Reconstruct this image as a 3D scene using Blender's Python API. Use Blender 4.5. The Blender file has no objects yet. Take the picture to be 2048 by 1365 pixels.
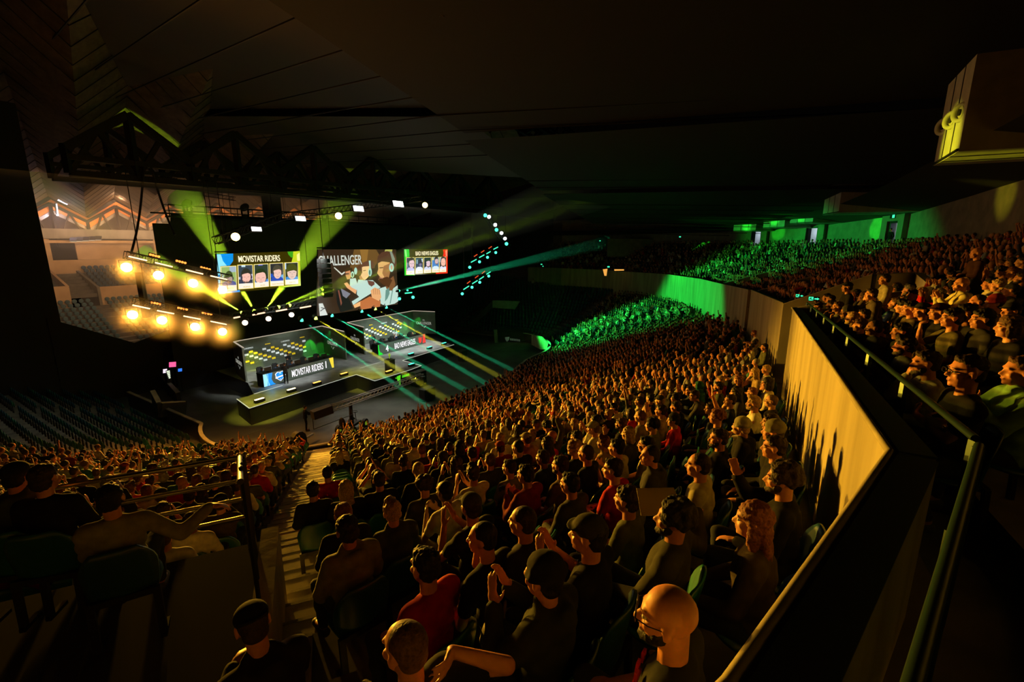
import bpy, bmesh, math, random
import numpy as np
from mathutils import Vector, Matrix, Euler, noise

random.seed(7); np.random.seed(7)
SC = bpy.context.scene
COL = SC.collection
PI = math.pi

# ------------------------------------------------------------------ camera
CAM_H = 12.0
PITCH = math.radians(12.0)
FPX = 910.0
cam_data = bpy.data.cameras.new('camera')
cam_data.sensor_width = 36.0
cam_data.lens = 36.0 * FPX / 2048.0
cam_data.clip_start = 0.05
cam_data.clip_end = 500
cam = bpy.data.objects.new('camera', cam_data)
cam.location = (0, 0, CAM_H)
cam.rotation_euler = (PI / 2 - PITCH, 0, 0)
COL.objects.link(cam)
SC.camera = cam

# ------------------------------------------------------------------ world, exposure
world = bpy.data.worlds.new('world')
SC.world = world
world.use_nodes = True
world.node_tree.nodes['Background'].inputs[0].default_value = (0.05, 0.035, 0.02, 1)
world.node_tree.nodes['Background'].inputs[1].default_value = 0.012
SC.view_settings.view_transform = 'Standard'
SC.view_settings.look = 'None'
SC.view_settings.gamma = 1.0
SC.view_settings.use_curve_mapping = False
SC.view_settings.exposure = 0.0
SC.cycles.max_bounces = 4
SC.cycles.diffuse_bounces = 2
SC.cycles.glossy_bounces = 2
SC.cycles.transmission_bounces = 2
SC.cycles.volume_bounces = 0
SC.cycles.transparent_max_bounces = 8
SC.cycles.sample_clamp_indirect = 4.0
SC.cycles.sample_clamp_direct = 0.0
SC.cycles.caustics_reflective = False
SC.cycles.caustics_refractive = False
SC.cycles.use_light_tree = True

# ------------------------------------------------------------------ site frame
# u runs along the stage front, v across it towards the camera stand
DX, DY = 0.54, 0.84167
def W(u, v, z=0.0):
    return Vector((u * DX + v * DY, u * DY - v * DX, z))
def UV(p):
    return (p[0] * DX + p[1] * DY, p[0] * DY - p[1] * DX)
_cp, _sp = math.cos(PITCH), math.sin(PITCH)
def ray(px, py):
    a = (px - 1024) / FPX; b = (682.5 - py) / FPX
    return Vector((a, _cp + b * _sp, -_sp + b * _cp))
def at_z(px, py, z):
    r = ray(px, py); s = (z - CAM_H) / r.z
    return Vector((0, 0, CAM_H)) + r * s
def at_v(px, py, v):
    r = ray(px, py); s = v / UV(r)[1] if False else v / (r.x * DY - r.y * DX)
    return Vector((0, 0, CAM_H)) + r * s
def at_d(px, py, d):
    return Vector((0, 0, CAM_H)) + ray(px, py) * d
def uv_of(p):
    return (p[0] * DX + p[1] * DY, p[0] * DY - p[1] * DX)
def project(p):
    x, y, z = p[0], p[1], p[2] - CAM_H
    depth = y * _cp - z * _sp
    if depth <= 0.05: return None
    up = y * _sp + z * _cp
    return (1024 + FPX * x / depth, 682.5 - FPX * up / depth, depth)
ROT_UV = math.atan2(DY, DX)          # heading of +u

# ------------------------------------------------------------------ lights (haze and lamps add their own)
def spot(name, loc, target, power, color, angle_deg, blend=0.3, size=0.05, parent=None):
    l = bpy.data.lights.new(name, 'SPOT')
    l.energy = power; l.color = color; l.spot_size = math.radians(angle_deg); l.spot_blend = blend
    l.shadow_soft_size = size
    o = bpy.data.objects.new(name, l); COL.objects.link(o)
    loc = Vector(loc); target = Vector(target)
    o.location = loc
    o.rotation_euler = (target - loc).to_track_quat('-Z', 'Y').to_euler()
    if parent is not None:
        o.parent = parent; o.location = loc - parent.location
    return o
def area(name, loc, target, power, color, sx, sy, parent=None, spread=180):
    l = bpy.data.lights.new(name, 'AREA')
    l.energy = power; l.color = color; l.shape = 'RECTANGLE'; l.size = sx; l.size_y = sy
    l.spread = math.radians(spread)
    o = bpy.data.objects.new(name, l); COL.objects.link(o)
    loc = Vector(loc)
    o.location = loc
    o.rotation_euler = (Vector(target) - loc).to_track_quat('-Z', 'Y').to_euler()
    if parent is not None:
        o.parent = parent; o.location = loc - parent.location
    return o
def point(name, loc, power, color, size=0.1, parent=None):
    l = bpy.data.lights.new(name, 'POINT')
    l.energy = power; l.color = color; l.shadow_soft_size = size
    o = bpy.data.objects.new(name, l); COL.objects.link(o)
    o.location = Vector(loc) - (parent.location if parent is not None else Vector((0, 0, 0)))
    if parent is not None: o.parent = parent
    return o
AMBER = (1.0, 0.50, 0.09)
GREEN = (0.03, 1.0, 0.16)
LIME = (0.55, 1.0, 0.03)
TEAL = (0.02, 1.0, 0.42)
# the amber wash over the stand comes from the left rig (its lamps sit there), the green wash from the right rig
AMBER_SRC = at_v(350, 600, -31)
GREEN_SRC = at_v(965, 560, -31)
A0_ = at_v(386, 567, -31) + Vector((0.4, -0.4, 0)); A1_ = at_v(390, 654, -31) + Vector((0.4, -0.4, 0))
wash = spot('amber_wash', A0_, A0_ + Vector((14.2, -13.9, -5.2)), 27000, (1.0, 0.50, 0.035), 55, 0.35, 0.3)
wash2 = spot('amber_wash', A1_, Vector((4.6, 4.6, 9.3)), 56000, (1.0, 0.50, 0.03), 27, 0.5, 0.3)
wash3 = spot('amber_wash', A0_, Vector((1.5, 17.5, 6.3)), 30000, (1.0, 0.50, 0.035), 24, 0.9, 0.3)
fill_l = spot('stand_fill', W(8, -30, 15), W(4, -36, 3), 700, (0.95, 0.95, 0.7), 75, 1.0, 0.5)  # added soft fill for the empty seats, no fixture there
gwash = spot('green_wash', GREEN_SRC + Vector((0.6, -0.6, 0.4)), (9.5, 47.5, 4.2), 32000, (0.02, 1.0, 0.12), 66, 0.3, 0.3)
gwash2 = spot('green_wash', GREEN_SRC + Vector((0.6, -0.6, 0.8)), at_d(1620, 478, 50), 16000, (0.02, 1.0, 0.05), 22, 0.9, 0.3)
for (px, py, d, ang, pw) in ((1749, 458, 37.5, 3.6, 90000), (1562, 437, 46.3, 2.6, 50000), (1609, 430, 43, 2.8, 50000), (1506, 452, 50.5, 2.2, 50000), (1455, 486, 60, 2.0, 50000), (1540, 468, 50.5, 3.4, 50000)):
    spot('green_beam_hit', GREEN_SRC + Vector((0.8, -0.6, 1.2)), at_d(px, py, d), pw, (0.02, 1.0, 0.03), ang, 0.6, 0.05)
spot('yellow_beam_hit', at_v(445, 580, -31) + Vector((.4, -.4, 0)), at_d(1908, 288, 15.2), 110000, (0.9, 0.8, 0.02), 4.6, 0.9, 0.05)
spot('yellow_beam_hit', at_v(445, 664, -31) + Vector((.4, -.4, 0)), at_d(2036, 385, 20.6), 36000, (0.9, 0.75, 0.02), 3.6, 0.9, 0.05)
stage_a = spot('stage_wash', W(21, -30.2, 11.5), W(22, -37, 1.2), 7500, (0.95, 1.0, 0.92), 52, 0.6, 0.4)
stage_b = spot('stage_wash', W(34, -30.2, 11.5), W(34.5, -37, 1.2), 8500, (0.9, 1.0, 0.92), 56, 0.6, 0.4)
stage_c = spot('stage_wash', W(28, -28, 12.5), W(28, -33, 1.2), 3200, (0.95, 1.0, 0.92), 40, 0.8, 0.4)
pit_w = spot('pit_wash', W(22, -27, 13), at_z(760, 835, 0), 3200, (0.95, 0.95, 0.80), 40, 0.8, 0.4)
roof_up = area('roof_fill', W(36, -60, 12.6), W(36, -72, 18), 1700, (1.0, 0.58, 0.28), 34, 3, spread=110)  # added fill aimed up at the folded roof, placed out of sight
zig_l = area('zigzag_fill', W(30, -73.6, 13.4), W(30, -75.4, 15.6), 2000, (1.0, 0.40, 0.10), 44, 0.5)  # added line of fill that brightens the zigzag boards
roof_up2 = area('roof_fill', W(18, -62, 12.8), W(18, -72, 18), 600, (1.0, 0.60, 0.32), 14, 3, spread=110)
hall_a = area('hall_light', W(20, -55, 14.2), W(18, -66, 5), 1000, (1.0, 0.55, 0.24), 16, 3, spread=150)

# ------------------------------------------------------------------ materials
MATS = {}
def mat(name, color=(0.5, 0.5, 0.5), rough=0.6, metal=0.0, emit=None, strength=1.0, spec=0.5):
    if name in MATS: return MATS[name]
    m = bpy.data.materials.new(name); m.use_nodes = True
    b = m.node_tree.nodes['Principled BSDF']
    b.inputs['Base Color'].default_value = (*color, 1)
    b.inputs['Roughness'].default_value = rough
    b.inputs['Metallic'].default_value = metal
    b.inputs['Specular IOR Level'].default_value = spec
    if emit is not None:
        b.inputs['Emission Color'].default_value = (*emit, 1)
        b.inputs['Emission Strength'].default_value = strength
    MATS[name] = m
    return m
def noisy(name, c1, c2, scale=3.0, rough=0.8, bump=0.1, stretch=(1, 1, 1), detail=6, spec=0.3, lo=0.35, hi=0.65):
    if name in MATS: return MATS[name]
    m = bpy.data.materials.new(name); m.use_nodes = True
    nt = m.node_tree; b = nt.nodes['Principled BSDF']
    tc = nt.nodes.new('ShaderNodeNewGeometry')
    mp = nt.nodes.new('ShaderNodeMapping'); mp.inputs['Scale'].default_value = stretch
    nt.links.new(tc.outputs['Position'], mp.inputs['Vector'])
    n = nt.nodes.new('ShaderNodeTexNoise'); n.inputs['Scale'].default_value = scale; n.inputs['Detail'].default_value = detail
    nt.links.new(mp.outputs[0], n.inputs['Vector'])
    r = nt.nodes.new('ShaderNodeValToRGB')
    r.color_ramp.elements[0].position = lo; r.color_ramp.elements[0].color = (*c1, 1)
    r.color_ramp.elements[1].position = hi; r.color_ramp.elements[1].color = (*c2, 1)
    nt.links.new(n.outputs['Fac'], r.inputs[0]); nt.links.new(r.outputs[0], b.inputs['Base Color'])
    b.inputs['Roughness'].default_value = rough
    b.inputs['Specular IOR Level'].default_value = spec
    if bump:
        bp = nt.nodes.new('ShaderNodeBump'); bp.inputs['Strength'].default_value = bump; bp.inputs['Distance'].default_value = 0.02
        nt.links.new(n.outputs['Fac'], bp.inputs['Height']); nt.links.new(bp.outputs[0], b.inputs['Normal'])
    MATS[name] = m
    return m
def objcol(name, rough=0.8, spec=0.3, bump=0.0, scale=40, sss=0.0, var=0.25):
    """material whose colour is the object's own colour, with a little mottling"""
    m = bpy.data.materials.new(name); m.use_nodes = True
    nt = m.node_tree; b = nt.nodes['Principled BSDF']
    oi = nt.nodes.new('ShaderNodeObjectInfo')
    tc = nt.nodes.new('ShaderNodeTexCoord')
    n = nt.nodes.new('ShaderNodeTexNoise'); n.inputs['Scale'].default_value = scale; n.inputs['Detail'].default_value = 3
    nt.links.new(tc.outputs['Object'], n.inputs['Vector'])
    mr = nt.nodes.new('ShaderNodeMapRange'); mr.inputs['From Min'].default_value = 0.3; mr.inputs['From Max'].default_value = 0.7
    mr.inputs['To Min'].default_value = 1 - var; mr.inputs['To Max'].default_value = 1 + var * 0.4
    nt.links.new(n.outputs['Fac'], mr.inputs['Value'])
    mx = nt.nodes.new('ShaderNodeVectorMath'); mx.operation = 'SCALE'
    nt.links.new(oi.outputs['Color'], mx.inputs[0]); nt.links.new(mr.outputs[0], mx.inputs['Scale'])
    nt.links.new(mx.outputs[0], b.inputs['Base Color'])
    b.inputs['Roughness'].default_value = rough; b.inputs['Specular IOR Level'].default_value = spec
    if bump:
        bp = nt.nodes.new('ShaderNodeBump'); bp.inputs['Strength'].default_value = bump; bp.inputs['Distance'].default_value = 0.01
        nt.links.new(n.outputs['Fac'], bp.inputs['Height']); nt.links.new(bp.outputs[0], b.inputs['Normal'])
    return m
CONC = noisy('raw_concrete', (0.30, 0.28, 0.24), (0.46, 0.43, 0.37), 1.2, 0.85, 0.35, (1, 1, 0.35))
WALLC = noisy('board_marked_concrete', (0.28, 0.25, 0.15), (0.44, 0.39, 0.24), 2.2, 0.8, 0.5, (1, 1, 0.12))
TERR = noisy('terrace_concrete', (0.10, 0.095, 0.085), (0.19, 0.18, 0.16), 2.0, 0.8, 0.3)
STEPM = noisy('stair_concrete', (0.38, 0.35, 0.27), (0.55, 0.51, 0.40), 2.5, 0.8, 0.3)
FLOORM = noisy('arena_floor', (0.075, 0.075, 0.07), (0.13, 0.13, 0.12), 0.6, 0.55, 0.05)
BLACK = mat('black_drape', (0.012, 0.012, 0.011), 0.95)
BLACKM = mat('black_metal', (0.02, 0.02, 0.02), 0.45, 0.6)
DARKW = mat('dark_wall', (0.02, 0.019, 0.017), 0.95)
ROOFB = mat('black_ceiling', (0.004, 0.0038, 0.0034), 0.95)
TIMB_SHADE = mat('shaded_ceiling_timber', (0.022, 0.017, 0.011), 0.85)  # ceiling timber again, its colour darkened for the unlit near part
GREYM = mat('grey_metal', (0.25, 0.25, 0.25), 0.4, 0.8)
ALU = mat('aluminium', (0.6, 0.6, 0.6), 0.35, 0.9)
STAGEM = noisy('stage_deck', (0.20, 0.20, 0.20), (0.30, 0.30, 0.29), 1.5, 0.5, 0.05)
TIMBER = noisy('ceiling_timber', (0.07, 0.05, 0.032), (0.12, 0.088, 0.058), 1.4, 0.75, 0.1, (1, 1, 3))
OUTLINE = mat('stage_edge_led', (0.3, 0.3, 0.3), 0.5, 0, (0.85, 0.9, 0.75), 0.55)
def em(name, c, s=1.0):
    return mat(name, (0.02, 0.02, 0.02), 0.6, 0, c, s)

# ------------------------------------------------------------------ mesh builder
class MB:
    def __init__(s): s.v = []; s.f = []; s.m = []; s.mats = []; s.smooth = []
    def mi(s, m):
        if m not in s.mats: s.mats.append(m)
        return s.mats.index(m)
    def add(s, vs, fs, m, smooth=False):
        b = len(s.v); s.v.extend([tuple(x) for x in vs])
        k = s.mi(m)
        for f in fs:
            s.f.append([i + b for i in f]); s.m.append(k); s.smooth.append(smooth)
        return s
    def box(s, c, size, m, rot=None):
        c = Vector(c); h = Vector(size) / 2
        R = rot if rot is not None else Matrix.Identity(3)
        vs = [c + R @ Vector((x * h.x, y * h.y, z * h.z)) for x in (-1, 1) for y in (-1, 1) for z in (-1, 1)]
        return s.add(vs, [(0, 1, 3, 2), (4, 6, 7, 5), (0, 4, 5, 1), (2, 3, 7, 6), (0, 2, 6, 4), (1, 5, 7, 3)], m)
    def beam(s, p, q, w, h, m, up=(0, 0, 1)):
        p = Vector(p); q = Vector(q); d = (q - p)
        if d.length < 1e-6: return s
        d.normalize(); upv = Vector(up)
        if abs(d.dot(upv)) > 0.98: upv = Vector((1, 0, 0))
        x = d.cross(upv).normalized() * w / 2; z = x.cross(d).normalized() * h / 2
        vs = [p - x - z, p + x - z, p + x + z, p - x + z, q - x - z, q + x - z, q + x + z, q - x + z]
        return s.add(vs, [(3, 2, 1, 0), (4, 5, 6, 7), (0, 1, 5, 4), (1, 2, 6, 5), (2, 3, 7, 6), (3, 0, 4, 7)], m)
    def cyl(s, p, q, r0, r1, m, n=10, caps=True, smooth=True):
        p = Vector(p); q = Vector(q); d = (q - p).normalized()
        a = d.orthogonal().normalized(); b = d.cross(a)
        vs = []
        for k in range(n):
            t = 2 * PI * k / n; e = a * math.cos(t) + b * math.sin(t)
            vs.append(p + e * r0); vs.append(q + e * r1)
        fs = [(2 * k, 2 * ((k + 1) % n), 2 * ((k + 1) % n) + 1, 2 * k + 1) for k in range(n)]
        s.add(vs, fs, m, smooth)
        if caps:
            s.add([vs[2 * k] for k in range(n)], [tuple(reversed(range(n)))], m)
            s.add([vs[2 * k + 1] for k in range(n)], [tuple(range(n))], m)
        return s
    def ell(s, c, r, m, nu=12, nv=8, rot=None):
        c = Vector(c); vs = []; R = rot if rot is not None else Matrix.Identity(3)
        for j in range(1, nv):
            ph = PI * j / nv
            for i in range(nu):
                th = 2 * PI * i / nu
                vs.append(c + R @ Vector((r[0] * math.sin(ph) * math.cos(th), r[1] * math.sin(ph) * math.sin(th), r[2] * math.cos(ph))))
        fs = []
        for j in range(nv - 2):
            for i in range(nu):
                a = j * nu + i; b = j * nu + (i + 1) % nu
                fs.append((a, a + nu, b + nu, b))
        t = len(vs); vs.append(c + R @ Vector((0, 0, r[2]))); vs.append(c - R @ Vector((0, 0, r[2])))
        for i in range(nu):
            fs.append((t, i, (i + 1) % nu)); fs.append((t + 1, (nv - 2) * nu + (i + 1) % nu, (nv - 2) * nu + i))
        return s.add(vs, fs, m, True)
    def tube(s, pts, r, m, n=8):
        for a, b in zip(pts[:-1], pts[1:]): s.cyl(a, b, r, r, m, n, True)
        return s
    def poly(s, pts, m): return s.add(pts, [tuple(range(len(pts)))], m)
    def prism(s, pts, vec, m, side=None):
        """pts: planar polygon, extruded by vec"""
        n = len(pts); vec = Vector(vec)
        a = [Vector(p) for p in pts]; b = [p + vec for p in a]
        s.add(a, [tuple(reversed(range(n)))], m); s.add(b, [tuple(range(n))], m)
        s.add(a + b, [(k, (k + 1) % n, (k + 1) % n + n, k + n) for k in range(n)], side or m)
        return s
    def torus(s, c, R, r, m, axis=(0, 0, 1), nu=24, nv=8, a0=0, a1=2 * PI, sy=1.0):
        ax = Vector(axis).normalized(); x = ax.orthogonal().normalized(); y = ax.cross(x)
        if abs(ax.x) > .9: x = Vector((0, 1, 0)); y = Vector((0, 0, 1))
        full = abs(a1 - a0 - 2 * PI) < 1e-6; vs = []
        cnt = nu if full else nu + 1
        for i in range(cnt):
            t = a0 + (a1 - a0) * i / nu; e = x * math.cos(t) + y * math.sin(t) * sy
            for j in range(nv):
                q = 2 * PI * j / nv
                vs.append(Vector(c) + e * (R + r * math.cos(q)) + ax * r * math.sin(q))
        fs = []
        for i in range(nu):
            i2 = (i + 1) % cnt
            for j in range(nv):
                fs.append((i * nv + j, i2 * nv + j, i2 * nv + (j + 1) % nv, i * nv + (j + 1) % nv))
        return s.add(vs, fs, m, True)
    def mesh(s, name):
        me = bpy.data.meshes.new(name)
        me.from_pydata(s.v, [], s.f)
        for m in s.mats: me.materials.append(m)
        me.polygons.foreach_set('material_index', s.m)
        me.polygons.foreach_set('use_smooth', s.smooth)
        me.update()
        return me
    def build(s, name, parent=None, world_coords=True):
        if parent is not None and world_coords:
            o = parent.location; s.v = [(x - o.x, y - o.y, z - o.z) for x, y, z in s.v]
        ob = bpy.data.objects.new(name, s.mesh(name)); COL.objects.link(ob)
        if parent is not None: ob.parent = parent
        return ob

def tag(o, label=None, cat=None, group=None, kind=None):
    if label: o['label'] = label
    if cat: o['category'] = cat
    if group: o['group'] = group
    if kind: o['kind'] = kind
    return o
def thing(name, label, cat, loc=(0, 0, 0), rot=0.0, group=None):
    o = bpy.data.objects.new(name, None); COL.objects.link(o)
    o.location = Vector(loc); o.rotation_euler = (0, 0, rot)
    o.empty_display_size = 0.2
    return tag(o, label, cat, group)
def struct(mb, name, label=None, cat=None):
    o = mb.build(name); o['kind'] = 'structure'
    if label: o['label'] = label
    if cat: o['category'] = cat
    return o
def text_mesh(body, height, mats_, depth=0.0, sx=1.0, align='CENTER', bold=0.0, shear=0.0):
    cu = bpy.data.curves.new('t', 'FONT'); cu.body = body; cu.size = height / 0.72
    cu.align_x = align; cu.align_y = 'BOTTOM_BASELINE'; cu.extrude = depth; cu.offset = bold; cu.shear = shear
    ob = bpy.data.objects.new('t', cu)
    COL.objects.link(ob)
    dg = bpy.context.evaluated_depsgraph_get()
    me = bpy.data.meshes.new_from_object(ob.evaluated_get(dg))
    bpy.data.objects.remove(ob); bpy.data.curves.remove(cu)
    co = np.empty(len(me.vertices) * 3); me.vertices.foreach_get('co', co); co = co.reshape(-1, 3)
    co[:, 0] *= sx; me.vertices.foreach_set('co', co.ravel())
    me.materials.clear(); me.materials.append(mats_)
    me.update()
    return me
def put_text(name, body, height, m, origin, xdir, updir, parent=None, sx=0.7, bold=0.0, align='CENTER', fit=None, depth=0.004):
    """flat lettering at origin (baseline centre), xdir reading direction"""
    me = text_mesh(body, height, m, depth, sx, align, bold)
    if fit:
        co = np.empty(len(me.vertices) * 3); me.vertices.foreach_get('co', co); co = co.reshape(-1, 3)
        w = co[:, 0].max() - co[:, 0].min()
        co[:, 0] = (co[:, 0] - co[:, 0].min()) * fit / w - fit / 2
        me.vertices.foreach_set('co', co.ravel())
    x = Vector(xdir).normalized(); y = Vector(updir).normalized(); zz = x.cross(y)
    ob = bpy.data.objects.new(name, me); COL.objects.link(ob)
    M = Matrix(((x.x, y.x, zz.x, origin[0]), (x.y, y.y, zz.y, origin[1]), (x.z, y.z, zz.z, origin[2]), (0, 0, 0, 1)))
    if parent is not None:
        ob.parent = parent; M = Matrix.Translation(-parent.location) @ M
    ob.matrix_local = M
    return ob
# =================================================================== ARENA SHELL
C1 = (20.5, -30.5); C2 = (39.5, -30.5); R0 = 8.0; PITCH_ROW = 0.85
def rake(o): return 0.7 + 0.25 * o + 0.0024 * o * o - 0.9 * math.exp(-(max(o, 0) / 5.0) ** 2) - 0.38 * math.exp(-((o - 7.5) / 3.6) ** 2)
def row_o(k): return 0.62 + PITCH_ROW * k
def row_z(k): return rake(row_o(k))
def bowl_sample(o, step, far=62.0):
    """points (u, v, facing_u, facing_v, section, position along section) along the row at offset o"""
    R = R0 + o; out = []
    n = max(2, int((far - 30.5) / step))
    for i in range(n): out.append((12.5 - o, -far + (i + .5) * (far - 30.5) / n, 1, 0, 'L', 0))
    n = max(3, int(R * PI / 2 / step))
    for i in range(n):
        a = (i + .5) / n * PI / 2
        out.append((C1[0] - R * math.cos(a), C1[1] + R * math.sin(a), math.cos(a), -math.sin(a), 'A', a))
    n = max(2, int(19 / step))
    for i in range(n): out.append((20.5 + (i + .5) * 19 / n, -22.5 + o, 0, -1, 'R', 0))
    n = max(3, int(R * PI / 2 / step))
    for i in range(n):
        a = (i + .5) / n * PI / 2
        out.append((C2[0] + R * math.sin(a), C2[1] + R * math.cos(a), -math.sin(a), -math.cos(a), 'B', a))
    n = max(2, int((far - 30.5) / step))
    for i in range(n): out.append((47.5 + o, -30.5 - (i + .5) * (far - 30.5) / n, -1, 0, 'F', 0))
    return out
# front parapet of the upper tier: u, v, z of its top  |  foot of the back wall behind it: u, v, z of its floor
PAR = [(-6, -4.6, 10.8), (-0.8, -0.85, 10.8), (1.2, -0.05, 10.8), (3.3, 0.54, 10.8), (15, -0.23, 10.25), (18, -0.54, 10.03), (28.7, -2.5, 9.5),
       (29.7, -2.75, 9.42), (40, -6.0, 8.95), (48.7, -8.9, 8.62), (56, -14, 8.5), (60, -20, 8.42), (62.8, -24.8, 8.4), (64, -38, 8.4)]
BWL = [(-9, 4.5, 11.4), (-6, 7.2, 11.4), (-2, 8.0, 11.4), (6, 8.2, 11.4), (18, 7.7, 11.45), (21, 7.6, 11.45), (33, 7.1, 11.5),
       (34.5, 7.0, 11.5), (45, 6.0, 11.5), (56, 1.3, 11.55), (60.3, -4, 11.6), (64.5, -11, 11.6), (70, -24, 11.6), (72.5, -38, 11.6)]
_pu = [p[0] for p in PAR]; _pv = [p[1] for p in PAR]
def v_wall(u): return float(np.interp(u, _pu, _pv))
def in_bowl(u, v, margin=0.0):
    if u > 64: return v < -38 and u < 66
    return v < v_wall(u) - margin

def off_of(u, v):
    if u < 20.5 and v > -30.5: return math.hypot(u - C1[0], v - C1[1]) - R0, math.atan2(v - C1[1], C1[0] - u)
    if u < 20.5: return 12.5 - u, 0
    if u < 39.5: return v + 22.5, None
    if v > -30.5: return math.hypot(u - C2[0], v - C2[1]) - R0, None
    return u - 47.5, None
def arc_front(a): return .6 + 2.6 * math.sin(2 * a) if a < PI / 4 else 3.2 - 1.0 * (a - PI / 4) / (PI / 4)
def front_o(u, v):
    o, a = off_of(u, v)
    if a is None: return float(np.interp(u, (20, 31, 37), (2.2, 2.2, .6)))
    return arc_front(a) if a > 0 else .6
fl = MB(); fl.poly([W(-40, -95, 0), W(100, -95, 0), W(100, 40, 0), W(-40, 40, 0)], FLOORM); struct(fl, 'floor')

ter = MB()
for k in range(35):
    o0 = 0.2 + PITCH_ROW * k; o1 = o0 + PITCH_ROW; z = row_z(k); zp = row_z(k - 1) if k else -0.3
    N = 150
    def strip(o):
        R = R0 + o; pts = []
        for i in range(9): pts.append((12.5 - o, -62 + 31.5 * i / 8))
        for i in range(1, 37):
            a = PI / 2 * i / 36; pts.append((C1[0] - R * math.cos(a), C1[1] + R * math.sin(a)))
        for i in range(1, 20): pts.append((20.5 + 19 * i / 19, -22.5 + o))
        for i in range(1, 30):
            a = PI / 2 * i / 29; pts.append((C2[0] + R * math.sin(a), C2[1] + R * math.cos(a)))
        for i in range(1, 8): pts.append((47.5 + o, -30.5 - 31.5 * i / 7))
        return pts
    A = strip(o0); B = strip(o1)
    for i in range(len(A) - 1):
        cu = (A[i][0] + B[i + 1][0]) / 2; cv = (A[i][1] + B[i + 1][1]) / 2
        if cu < 64 and cv > v_wall(cu) + 0.45: continue
        if off_of(cu, cv)[0] < front_o(cu, cv) - .2: continue
        a, b, c, d = W(*A[i], z), W(*A[i + 1], z), W(*B[i + 1], z), W(*B[i], z)
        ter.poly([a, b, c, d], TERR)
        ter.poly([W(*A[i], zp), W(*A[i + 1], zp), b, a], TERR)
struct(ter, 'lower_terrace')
AISLE_A = math.radians(54.7)
def arc1(o, a, z): return W(C1[0] - (R0 + o) * math.cos(a), C1[1] + (R0 + o) * math.sin(a), z)
def aisle_steps(a, k0, k1, wid, name):
    st = MB()
    for k in range(k0, k1):
        o0 = 0.2 + PITCH_ROW * k; z = row_z(k); h = row_z(k + 1) - z
        for (oa, ob, zt) in ((o0, o0 + .43, z + .02), (o0 + .425, o0 + PITCH_ROW, z + h * .5)):
            da = wid / 2 / (R0 + oa); db = wid / 2 / (R0 + ob)
            base = [arc1(oa, a - da, z - .1), arc1(oa, a + da, z - .1), arc1(ob, a + db, z - .1), arc1(ob, a - db, z - .1)]
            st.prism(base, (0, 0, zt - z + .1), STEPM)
            nose = [arc1(oa, a - da, zt), arc1(oa, a + da, zt), arc1(oa + .04, a + da, zt), arc1(oa + .04, a - da, zt)]
            st.prism(nose, (0, 0, .006), NOSE)
    return struct(st, name)
NOSE = noisy('worn_step_edge', (0.20, 0.18, 0.14), (0.50, 0.46, 0.36), 6, 0.7, 0)
aisle_steps(AISLE_A, 4, 34, 1.05, 'stairs')
aisle_steps(math.radians(14), 0, 26, 1.1, 'stairs')
# barrier at the foot of the lower stand
bar = MB()
def bowl_line(o, z, n1=4, n2=12):
    R = R0 + o + .6; p = [W(12.5 - o - .6, -42 + 11.5 * i / n1, z) for i in range(n1 + 1)]
    for i in range(1, 25):
        a = PI / 2 * i / 24; q = R0 + o + arc_front(a); p.append(W(C1[0] - q * math.cos(a), C1[1] + q * math.sin(a), z))
    p += [W(20.5 + 19 * i / 12, -22.5 + o + front_o(20.5 + 19 * i / 12, -22), z) for i in range(1, 13)]
    p += [W(C2[0] + R * math.sin(PI / 2 * i / n2), C2[1] + R * math.cos(PI / 2 * i / n2), z) for i in range(1, n2 + 1)]
    return p
L0 = bowl_line(-0.02, 0.55)
for a, b in zip(L0[:-1], L0[1:]): bar.beam(a, b, 0.16, 1.1, DARKW)
L1 = bowl_line(-0.02, 1.13)
for a, b in zip(L1[:-1], L1[1:]): bar.beam(a, b, 0.2, 0.07, CONC)
struct(bar, 'wall_pit')
ramp = MB()
for (p, q) in ((at_z(281, 690, 1.4), at_z(312, 740, 1.2)), (at_z(312, 740, 1.2), at_z(356, 786, 1.0)), (at_z(305, 782, 2.2), at_z(318, 806, 1.7)), (at_z(318, 806, 1.7), W(13.2, -36, 1.15))):
    ramp.beam(p - Vector((0, 0, .5)), q - Vector((0, 0, .5)), 0.25, 1.0, DARKW); ramp.beam(p, q, 0.28, 0.08, CONC)
struct(ramp, 'wall_ramp')

# ---- upper tier
def lerp3(a, b, t): return tuple(a[i] + (b[i] - a[i]) * t for i in range(3))
NUP = 10
def up_pt(i, t, j):
    """point on upper tier: segment i, fraction t along, row j (0..NUP)"""
    p = lerp3(PAR[i], PAR[i + 1], t); w = lerp3(BWL[i], BWL[i + 1], t)
    f = (0.35 + j * 1.0) / (NUP + 0.6)
    z = (p[2] - 1.0) + (w[2] - p[2] + 1.0) * (j / (NUP - 0.0))
    return (p[0] + (w[0] - p[0]) * f, p[1] + (w[1] - p[1]) * f, z)
ut = MB()
for i in range(len(PAR) - 1):
    ns = 6
    for s in range(ns):
        t0, t1 = s / ns, (s + 1) / ns
        for j in range(NUP + 1):
            a, b = up_pt(i, t0, j), up_pt(i, t1, j); c, d = up_pt(i, t1, j + 1), up_pt(i, t0, j + 1)
            if j == 0:
                pa, pb = lerp3(PAR[i], PAR[i + 1], t0), lerp3(PAR[i], PAR[i + 1], t1)
                a = (pa[0], pa[1], a[2]); b = (pb[0], pb[1], b[2])
            if i == 4 and j < 3: continue                              # the exit passage opens here
            if j == NUP: c = lerp3(BWL[i], BWL[i + 1], t1); d = lerp3(BWL[i], BWL[i + 1], t0)
            za, zb = a[2], b[2]
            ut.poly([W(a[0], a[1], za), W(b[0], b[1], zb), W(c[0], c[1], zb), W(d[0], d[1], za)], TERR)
            if j < NUP: ut.poly([W(d[0], d[1], za), W(c[0], c[1], zb), W(c[0], c[1], c[2]), W(d[0], d[1], d[2])], TERR)
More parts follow.
